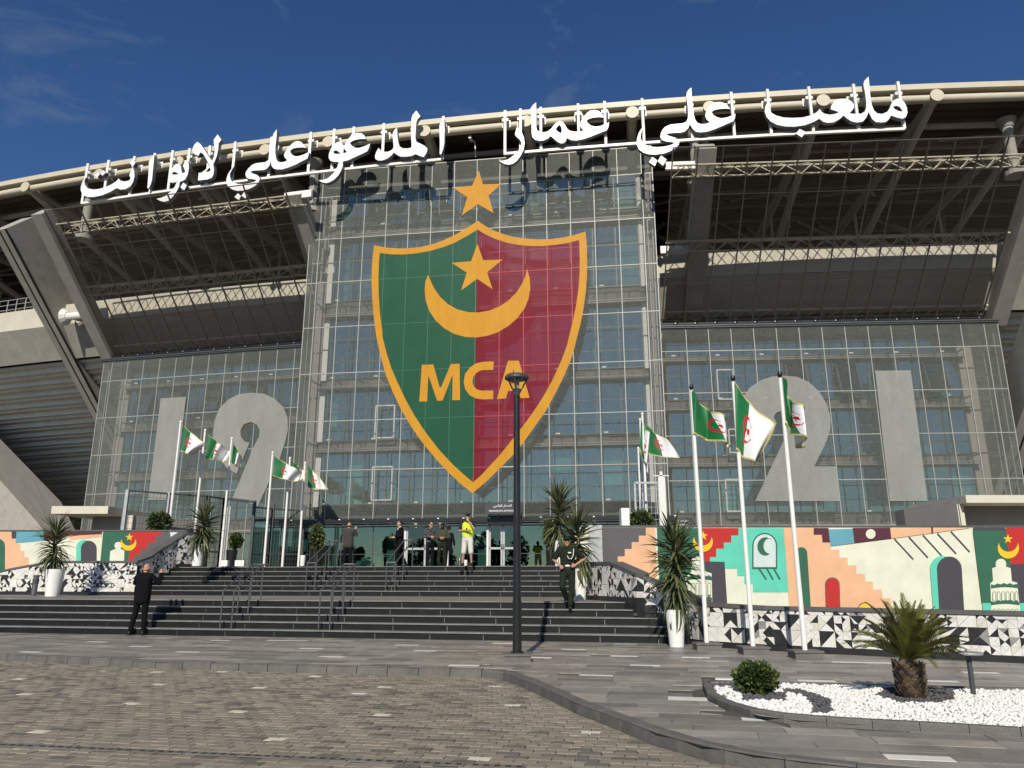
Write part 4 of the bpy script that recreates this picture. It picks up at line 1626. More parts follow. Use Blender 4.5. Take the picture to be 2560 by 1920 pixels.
for nm, (a, b), n_ in (('left', (-9.75, 3.2), 11), ('right', (-5.0, 10.6), 13)):
    P = WING[nm]
    Pb = Pl(P.p(0, 0, -1.3), P.u, Z3)
    glass_front(Pb, a, b, [(1.95, 3.9), (4.75, 7.1), (7.75, 10.15), (10.85, 12.9), (13.3, 14.35)], n_, seed=8 if nm == 'left' else 11)
    m = MB()
    if nm == 'left':
        m.obox(Pb.p(a - .75, 1.8, .02), P.u * .7, P.n * .5, Z3 * 12.6)
        m.obox(Pb.p(a - .75, 1.8, -.6), P.u * .4, P.n * 6, Z3 * 12.6)
    else:
        m.obox(Pb.p(b + .05, 1.8, .02), P.u * .75, P.n * .5, Z3 * 12.6)
        m.obox(Pb.p(b + .4, 1.8, -.6), P.u * .4, P.n * 6, Z3 * 12.6)
    m.obox(Pb.p(a - .75, 14.4, .1), P.u * (b - a + 1.5), P.n * 6, Z3 * .25)
    part('end_wall', m, 'stone_clad', bld)

# opened casements and top-hung panes
op = [('left', x, 11.3, 12.85) for x in (-9.0, -6.9, -4.2, -1.3)] + [('right', x, 11.0, 12.85) for x in (1.4, 4.1, 6.1, 8.7)]
for nm, x, za, zb in op:
    P = WING[nm]
    Pb = Pl(P.p(0, 0, -1.3), P.u, Z3)
    m = MB()
    q = [Pb.p(x, zb, .08), Pb.p(x + 1.05, zb, .08), Pb.p(x + 1.05, za, .62), Pb.p(x, za, .62)]
    m.face(q)
    m.face([q[0], q[3], Pb.p(x, za + .1, .08)], 1)
    for i in range(4):
        m.bar(q[i], q[(i + 1) % 4], .06, m=1)
    part('open_window', m, ['glass_dark', 'dark_steel'], bld)
for x0, y0, x1, y1, pl in ((948, 1020, 991, 1098, PBc), (940, 1171, 985, 1252, PBc), (1787, 931, 1832, 1003, Pl(WING['right'].p(0, 0, -1.2), uR, Z3)), (1808, 1202, 1852, 1280, Pl(WING['right'].p(0, 0, -1.2), uR, Z3)), (1816, 1078, 1838, 1135, Pl(WING['right'].p(0, 0, -1.2), uR, Z3))):
    a0, b1 = pl.ab(x0, y0)
    a1, b0 = pl.ab(x1, y1)
    m = MB()
    for p, q in (((a0, b0), (a1, b0)), ((a1, b0), (a1, b1)), ((a1, b1), (a0, b1)), ((a0, b1), (a0, b0))):
        m.bar(pl.p(*p, .5), pl.p(*q, .5), .07)
    m.bar(pl.p(a0, (b0 + b1) / 2, .5), pl.p(a0, (b0 + b1) / 2, .1), .05)
    m.bar(pl.p(a1, (b0 + b1) / 2, .5), pl.p(a1, (b0 + b1) / 2, .1), .05)
    part('window_frame', m, 'white_frame', bld)

# ground floor: glass wall, doors, soffit with lights
GF = Pl(PC.p(0, 0, -.42), uF, Z3)
zf, zc = 1.815, 4.32
m = MB()
xg0, xg1 = -2.2, 18.6
m.obox(GF.p(xg0, zc, .3), uF * (xg1 - xg0), nF * 1.6, Z3 * .1)
m.obox(GF.p(xg0, zc - .1, .1), uF * (xg1 - xg0), nF * .3, Z3 * .1)
part('soffit', m, 'dark_steel', bld)
m = MB()
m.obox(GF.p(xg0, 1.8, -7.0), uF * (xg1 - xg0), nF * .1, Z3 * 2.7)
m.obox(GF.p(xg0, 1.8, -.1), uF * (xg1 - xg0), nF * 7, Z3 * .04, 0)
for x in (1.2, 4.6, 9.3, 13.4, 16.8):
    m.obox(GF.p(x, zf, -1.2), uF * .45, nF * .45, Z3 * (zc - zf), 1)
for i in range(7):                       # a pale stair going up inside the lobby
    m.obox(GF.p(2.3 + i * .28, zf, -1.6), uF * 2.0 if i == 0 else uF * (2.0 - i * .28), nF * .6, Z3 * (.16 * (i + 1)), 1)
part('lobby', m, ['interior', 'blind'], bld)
door_px = [(1010, 1122), (1217, 1298)]
doors = [tuple(GF.ab(x, 1380)[0] for x in d) for d in door_px]
edges = [xg0]
x = xg0
brk = sorted([xg0, xg1] + [v for d in doors for v in d])
for a, b in zip(brk[:-1], brk[1:]):
    isd = any(abs(a - d[0]) < .01 for d in doors)
    n_ = 1 if isd else max(1, round((b - a) / 1.5))
    for i in range(n_):
        p, q = a + (b - a) * i / n_, a + (b - a) * (i + 1) / n_
        z0 = 3.95 if isd else zf + .03
        m = MB()
        m.face([GF.p(p + .02, z0, 0), GF.p(q - .02, z0, 0), GF.p(q - .02, zc, .006), GF.p(p + .02, zc, .006)])
        part('window_pane', m, 'glass_low', bld)
        m = MB()
        m.obox(GF.p(p - .02, zf, .02), uF * .04, nF * .1, Z3 * (zc - zf))
        part('mullion', m, 'dark_steel', bld)
m = MB()
m.obox(GF.p(xg0, 2.55, .02), uF * (xg1 - xg0), nF * .04, Z3 * .03)
m.obox(GF.p(xg0, 3.9, .02), uF * (xg1 - xg0), nF * .05, Z3 * .04)
part('transom', m, 'dark_steel', bld)
for a, b in doors:
    m = MB()
    for p in (a, b - .1):
        m.obox(GF.p(p, zf, .09), uF * .1, nF * .14, Z3 * 2.15)
    m.obox(GF.p(a, zf + 2.15, .09), uF * (b - a), nF * .14, Z3 * .09)
    part('door_frame', m, 'white_frame', bld)
    mid = (a + b) / 2
    for p, q in ((a + .11, mid - .01), (mid + .01, b - .11)):
        m = MB()
        for x0, x1, z0, z1 in ((p, p + .09, 0, 2.14), (q - .09, q, 0, 2.14), (p, q, 0, .1), (p, q, 2.02, 2.14), (p, q, .95, 1.05)):
            m.obox(GF.p(x0, zf + z0, .07), uF * (x1 - x0), nF * .06, Z3 * (z1 - z0))
        lf = part('door_leaf', m, 'galv', bld)
        m = MB()
        m.face([GF.p(p + .08, zf + .08, .04), GF.p(q - .08, zf + .08, .04), GF.p(q - .08, zf + 2.05, .04), GF.p(p + .08, zf + 2.05, .04)])
        part('glass', m, 'glass_dark', lf)
        m = MB()
        hx = q - .06 if p < mid - .2 and q < mid else p + .03
        m.obox(GF.p(hx, zf + .95, .13), uF * .03, nF * .06, Z3 * .25)
        part('handle', m, 'dark_steel', lf)
# strip of dark light housings under the foot of the screen
lt = thing('light_strip', 'row of black light housings hanging along the foot of the central screen', 'lights', V(PC.p(SW / 2, 4.15)))
m = MB()
m.obox(PC.p(-1.2, 4.02, .12), uF * (SW + 1.6), nF * .1, Z3 * .05)
m.obox(PC.p(-1.2, 3.9, .0), uF * (SW + 1.6), nF * .08, Z3 * .04)
m.obox(PC.p(-1.2, 4.0, -.4), uF * (SW + 1.6), nF * .08, Z3 * .06)
part('rail', m, 'dark_steel', lt)
x = -1.0
while x < SW - .2:
    m = MB()
    m.obox(PC.p(x, 4.07, .16), uF * 1.12, nF * .28, Z3 * .17)
    part('light_housing', m, 'black_paint', lt)
    m = MB()
    m.obox(PC.p(x + 1.13, 4.2, .17), uF * .09, nF * .08, Z3 * .05)
    part('clip', m, 'white_frame', lt)
    x += 1.25

# ================================================================== SLOPING SCREENS, RAKERS, TRUSSES
LT = 9.42
for nm, lo, hi in (('left', -10.15, 5.4), ('right', -5.3, 11.9)):
    P = WING[nm]
    v = (Z3 - P.n) / math.sqrt(2)
    S = Pl(P.p(0, 14.8), P.u, v)
    WING['slope_' + nm] = S
    bay = 1.135 if nm == 'left' else 1.2
    xs = [lo]
    while xs[-1] + bay < hi:
        xs.append(xs[-1] + bay)
    w = thing('sloping_screen', {'left': 'brown perforated screen leaning outwards above the left wing', 'right': 'brown perforated screen leaning outwards above the right wing'}[nm], 'screen', V(S.p((lo + hi) / 2, 0)))
    grid_screen(w, S, xs, [0, 2.4, 4.75, 7.08, LT], -.012, 'slope_panel', 'rail_dark', rw=.06, rh=.05)
    for tv, lab in ((.05, 'lowest'), (4.05, 'middle'), (7.95, 'upper')):
        t = thing('lattice_truss', 'pale steel lattice truss, %s of three behind the %s leaning screen' % (lab, nm), 'truss', V(S.p((lo + hi) / 2, tv, -1)), group='lattice trusses behind the leaning screens')
        A = lambda x: S.p(x, tv + .55, -.28)
        B = lambda x: S.p(x, tv - .1, -.5)
        C_ = lambda x: S.p(x, tv + .15, -1.15)
        for q in (A, B, C_):
            m = MB().tube([q(lo + .1), q(hi - .1)], .05, 8)
            part('chord', m, 'cream_steel', t)
        n_ = int((hi - lo) / .62)
        for i in range(n_):
            x0 = lo + .1 + (hi - lo - .2) * i / n_
            x1 = lo + .1 + (hi - lo - .2) * (i + 1) / n_
            m = MB()
            m.tube([A(x0), B(x1)] if i % 2 else [B(x0), A(x1)], .026, 6)
            m.tube([C_(x0), B(x1)] if i % 2 else [B(x0), C_(x1)], .026, 6)
            m.tube([C_(x0), A(x1)] if not i % 2 else [A(x0), C_(x1)], .026, 6)
            part('brace', m, 'cream_steel', t)


def raker(S, x, w, v0, v1, depth, off, label):
    m = MB()
    m.obox(S.p(x, v0, off), S.u * w, S.n * depth, S.v * (v1 - v0))
    o = thing('raker_beam', label, 'beam', V(S.p(x + w / 2, v0)), group='sloping concrete beams of the stand')
    part('beam', m, 'concrete', o)
    return o


SL, SR = WING['slope_left'], WING['slope_right']
rk = raker(SL, -11.0, .72, -.4, 9.3, .9, .15, 'slim concrete raker beam along the outer edge of the left leaning screen')
raker(SL, 4.15, .9, -.3, 8.4, .9, -.55, 'concrete raker beam behind the left leaning screen close to the central screen')
rk2 = raker(SR, 11.95, .85, -.4, 9.4, 1.0, .15, 'pale concrete raker beam along the outer edge of the right leaning screen')
raker(SR, -4.05, .95, -.6, 9.2, .9, -.55, 'concrete raker beam behind the right leaning screen close to the central screen')
# big deep rakers further out
for s_, w, r0, z0, lab in ((-29.1, 1.0, .9, 21.6, 'big deep concrete raker beam at the far left with a drain pipe along it'), (28.9, 1.1, 2.6, 17.9, 'big dark concrete raker beam at the far right edge')):
    A, B = arc(s_, r0, z0), arc(s_, r0 - 15, z0 - 15.6)
    vv = (A - B) / np.linalg.norm(A - B)
    out = arc(s_, 10, 0) - arc(s_, 0, 0)
    out /= np.linalg.norm(out)
    uu = np.array([-out[1], out[0], 0])
    nn2 = np.cross(vv, uu)
    if nn2 @ out > 0:
        nn2 = -nn2
    m = MB()
    m.obox(B - uu * w / 2, uu * w, nn2 * 2.3, A - B)
    o = thing('raker_beam', lab, 'beam', V(B), group='sloping concrete beams of the stand')
    part('beam', m, 'concrete', o)
    m = MB()
    m.obox(B - uu * .06 - nn2 * .012, uu * .12, nn2 * .01, A - B)
    m.tube([B + uu * w * .56 - nn2 * .05, A + uu * w * .56 - nn2 * .05], .06, 8)
    part('drain_pipe', m, 'black_paint', o)
# steel struts tying the rakers together
for S, x0, x1, v in ((SL, -13.2, -10.9, 2.55), (SR, 12.7, 14.7, 3.6), (SR, 12.7, 14.7, 1.3)):
    t = thing('tie_strut', {2.55: 'white steel strut between the two left raker beams', 3.6: 'upper white steel strut between the right raker beams', 1.3: 'lower grey steel strut between the right raker beams'}[v], 'strut', V(S.p(x0, v)))
    m = MB()
    m.tube([S.p(x0, v, -1.0), S.p(x0 + .25, v, -1.0)], [.55, .32], 12)
    m.tube([S.p(x0 + .2, v, -1.0), S.p(x1, v, -1.0)], .24, 12)
    part('tube', m, 'white_steel', t)
    m = MB()
    m.tube([S.p(x0 + .3, v - .15, -1.2), S.p(x1, v - 1.2, -1.6)], .15, 10)
    m.obox(S.p(x1 - 1.1, v - 1.9, -1.0), S.u * 1.2, S.n * .8, S.v * .3)
    m.tube([S.p(x1 - .95, v - 1.7, -1.2), S.p(x1 - .2, v - .4, -1.2)], .2, 10)
    part('bracket', m, 'concrete', t)

# horizontal white arms beside the central screen
for px, y0, z in ((1610, 0, 20.4), (1610, 0, 16.6)):
    a = SR.p(-5.2, 0)
for side, S, xa, xb in (('right', SR, -5.5, -3.9), ('left', SL, 4.0, 5.6)):
    for v in (8.3, 3.9):
        m = MB()
        m.bar(S.p(xa, v, -.9), S.p(xb, v, -.9), .18, .4)
        solo('steel_strut', m, 'white_steel', '%s white steel strut reaching from the %s raker to the central screen' % ('upper' if v > 5 else 'lower', side), 'strut', loc=V(S.p(xa, v, -.9)))

# ================================================================== THE STAND BEHIND (concrete ring) AND ROOF
S0, S1, NS = -62, 40, 51
ss = [S0 + (S1 - S0) * i / NS for i in range(NS + 1)]


def sweep(prof, m_, name, parent, s0=None, s1=None, closed=True, kind=None, smooth=False):
    rng = [s for s in ss if (s0 is None or s >= s0) and (s1 is None or s <= s1)]
    m = MB()
    n = len(prof)
    for s in rng:
        m.v += [V(arc(s, r_, z_)) for r_, z_ in prof]
    for i in range(len(rng) - 1):
        for k in range(n if closed else n - 1):
            a, b = i * n + k, i * n + (k + 1) % n
            m.f.append((a, b, b + n, a + n))
            m.m.append(0)
    if closed:
        m.f += [tuple(range(n)), tuple(range((len(rng) - 1) * n, len(rng) * n))[::-1]]
        m.m += [0, 0]
    return part(name, m, m_, parent, kind, smooth)


stand = thing('concrete_stand', 'curved concrete stand with stepped underside and pale parapet behind the rakers', 'stand', V(arc(-8, -6, 1.8)))
sweep([(-4.0, 17.2), (-4.0, 18.55), (-4.35, 18.55), (-4.35, 17.2)], 'concrete_light', 'parapet', stand)
sweep([(-4.45, 17.2), (-4.0, 17.18), (-5.3, 15.3), (-5.9, 15.3)], 'concrete', 'soffit', stand)
for k in range(24):
    r0, z0 = -5.3 - .80 * k, 15.3 - .52 * k
    sweep([(r0, z0), (r0, z0 + .4), (r0 - 1.1, z0 + .4), (r0 - 1.1, z0 - .17), (r0 - .35, z0 - .17), (r0 - .35, z0)], 'concrete_step', 'step_beam', stand)
m = MB()
for i in range(40):
    s = -62 + i * .8
    m.tube([arc(s, -4.2, 18.5), arc(s, -4.2, 19.5)], .03, 6)
for z in (18.8, 19.15, 19.5):
    m.tube([arc(s, -4.2, z) for s in np.linspace(-62, -30, 20)], .03, 6)
part('railing', m, 'galv', stand)
# far left wall under the steps; upper band tilted in to imitate shade
m = MB()
q = [cyl(-260, 830, -8.5), cyl(0, 1097, -8.5), cyl(152, 1254, -8.5), cyl(190, 1330, -8.5)]
r_ = [cyl(-260, 990, -12), cyl(0, 1200, -12), cyl(97, 1310, -12), cyl(130, 1345, -12)]
for i in range(3):
    m.face([q[i], q[i + 1], r_[i + 1], r_[i]])
for i in range(3):
    m.face([r_[i], r_[i + 1], r_[i + 1] * [1, 1, 0], r_[i] * [1, 1, 0]])
part('shade_tilted_wall', m, 'concrete', stand)
# lower concrete wall and side wall under the stand
m = MB()
for i in range(NS):
    if ss[i + 1] < -24 or ss[i] > 20:
        m.face([arc(ss[i], -22, 0), arc(ss[i + 1], -22, 0), arc(ss[i + 1], -22, 3.4), arc(ss[i], -22, 3.4)])
part('lower_wall', m, 'concrete', stand)
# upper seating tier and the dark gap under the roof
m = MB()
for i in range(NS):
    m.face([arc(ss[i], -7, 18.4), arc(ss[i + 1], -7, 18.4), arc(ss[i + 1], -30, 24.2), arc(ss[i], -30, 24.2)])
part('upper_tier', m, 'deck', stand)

roof = thing('stadium_roof', 'curved cantilever roof with cream edge tube and dark corrugated underside', 'roof', V(arc(0, 0, 25)))
sweep([(.12, 25.17), (.12, 25.47), (-.5, 25.52), (-.5, 25.3), (-.02, 25.17)], 'cream_steel', 'edge_fascia', roof)
m = MB()
prof = [(.0 + .2 * math.cos(a), 24.66 + .2 * math.sin(a)) for a in [2 * math.pi * i / 12 for i in range(12)]]
sweep(prof, 'cream_steel', 'edge_tube', roof, smooth=True)
# deck: corrugated sheets under slim purlins
dk = MB()
NR = 90
for i in range(NS):
    for j in range(NR):
        r0, r1 = -.3 - j * .35, -.3 - (j + 1) * .35
        z0 = 25.38 + (.3 + j * .35) * .045
        z1 = 25.38 + (.3 + (j + 1) * .35) * .045
        h = .06 if j % 2 else 0
        dk.face([arc(ss[i], r0, z0 + h), arc(ss[i + 1], r0, z0 + h), arc(ss[i + 1], r1, z1 + h), arc(ss[i], r1, z1 + h)])
        if j % 2:
            dk.face([arc(ss[i], r0, z0), arc(ss[i + 1], r0, z0), arc(ss[i + 1], r0, z0 + h), arc(ss[i], r0, z0 + h)])
            dk.face([arc(ss[i], r1, z1), arc(ss[i + 1], r1, z1), arc(ss[i + 1], r1, z1 + h), arc(ss[i], r1, z1 + h)])
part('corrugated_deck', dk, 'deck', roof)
for k in range(12):
    r0 = -1.2 - 2.4 * k
    z0 = 25.25 - r0 * .045
    sweep([(r0, z0 - .05), (r0, z0 + .1), (r0 - .12, z0 + .1), (r0 - .12, z0 - .05)], 'grey_steel', 'purlin', roof)
disc_s = [-44.96, -39.45, -33.95, -28.44, -22.92, -17.42, -11.92, -8.1, -2.6, 2.91, 8.42, 12.31, 17.9, 23.4, 28.9]
for s in disc_s:
    m = MB()
    m.tube([arc(s, .3, 24.68), arc(s, .24, 24.68)], .33, 20)
    m.tube([arc(s, .24, 24.68), arc(s, -.2, 24.68)], .27, 16)
    part('end_disc', m, 'cream_steel', roof)
    m = MB()
    m.tube([arc(s, -.2, 24.66), arc(s, -27, 23.6)], .26, 14)
    part('main_tube', m, 'grey_steel', roof, smooth=False)
    m = MB()
    side = 1 if disc_s.index(s) % 2 else -1
    m.tube([arc(s, -8.5, 24.3), arc(s + 2.2, -12.5, 26.0)], .11, 8)
    m.tube([arc(s, -8.5, 24.3), arc(s - 2.2, -12.5, 26.0)], .11, 8)
    m.tube([arc(s, -14, 24.1), arc(s, -17, 26.1)], .12, 8)
    m.tube([arc(s, -14, 24.1), arc(s + 1.5, -9, 20.6)], .15, 8)
    m.tube([arc(s, -3.2, 24.55), arc(s - 2.7, -5.2, 25.5)], .09, 8)
    m.tube([arc(s, -.4, 24.55), arc(s, -22, 18.2)], .2, 12)
    m.tube([arc(s, -11, 21.4), arc(s, -11, 24.3)], .1, 8)
    m.tube([arc(s, -11, 21.4), arc(s + 2.75, -15, 25.8)], .1, 8)
    m.tube([arc(s, -11, 21.4), arc(s - 2.75, -15, 25.8)], .1, 8)
    part('web_strut', m, 'grey_steel', roof)
# supporting columns on the rakers, and deep grey transverse tubes
for rr, zz in ((-2.6, 24.75), (-6.5, 24.9)):
    prof = [(rr + .17 * math.cos(a), zz + .17 * math.sin(a)) for a in [2 * math.pi * i / 10 for i in range(10)]]
    sweep(prof, 'grey_steel', 'transverse_tube', roof, smooth=True)
for S, x, top in ((SL, -10.5, 0), (SL, 4.6, 0), (SR, -3.6, 0), (SR, 12.4, 0)):
    b = S.p(x, 6.9, -2.2)
    rr = np.linalg.norm(b[:2] - ARC_C) - ARC_R
    s = s_of(b)
    m = MB()
    m.tube([b, arc(s, rr, b[2] + .25)], .5, 14)
    m.tube([arc(s, rr, b[2] + .2), arc(s, rr, 24.4)], .26, 14)
    m.tube([arc(s, rr, 24.0), arc(s, rr, 24.45)], [.3, .5], 14)
    part('support_column', m, 'concrete', roof)
# security camera on an arm above the central screen
m = MB()
p = PC.p(*PC.ab(1190, 395), .1)
m.tube([p, p + uF * -.05 + Z3 * .9, p + uF * -.25 + Z3 * 1.0 - nF * .2], .03, 6)
m.tube([p + uF * -.25 + Z3 * 1.0 - nF * .05, p + uF * -.25 + Z3 * .98 - nF * .45], .09, 8)
solo('security_camera', m, 'white_steel', 'small white security camera on a bent arm above the gold star', 'camera', loc=V(p))

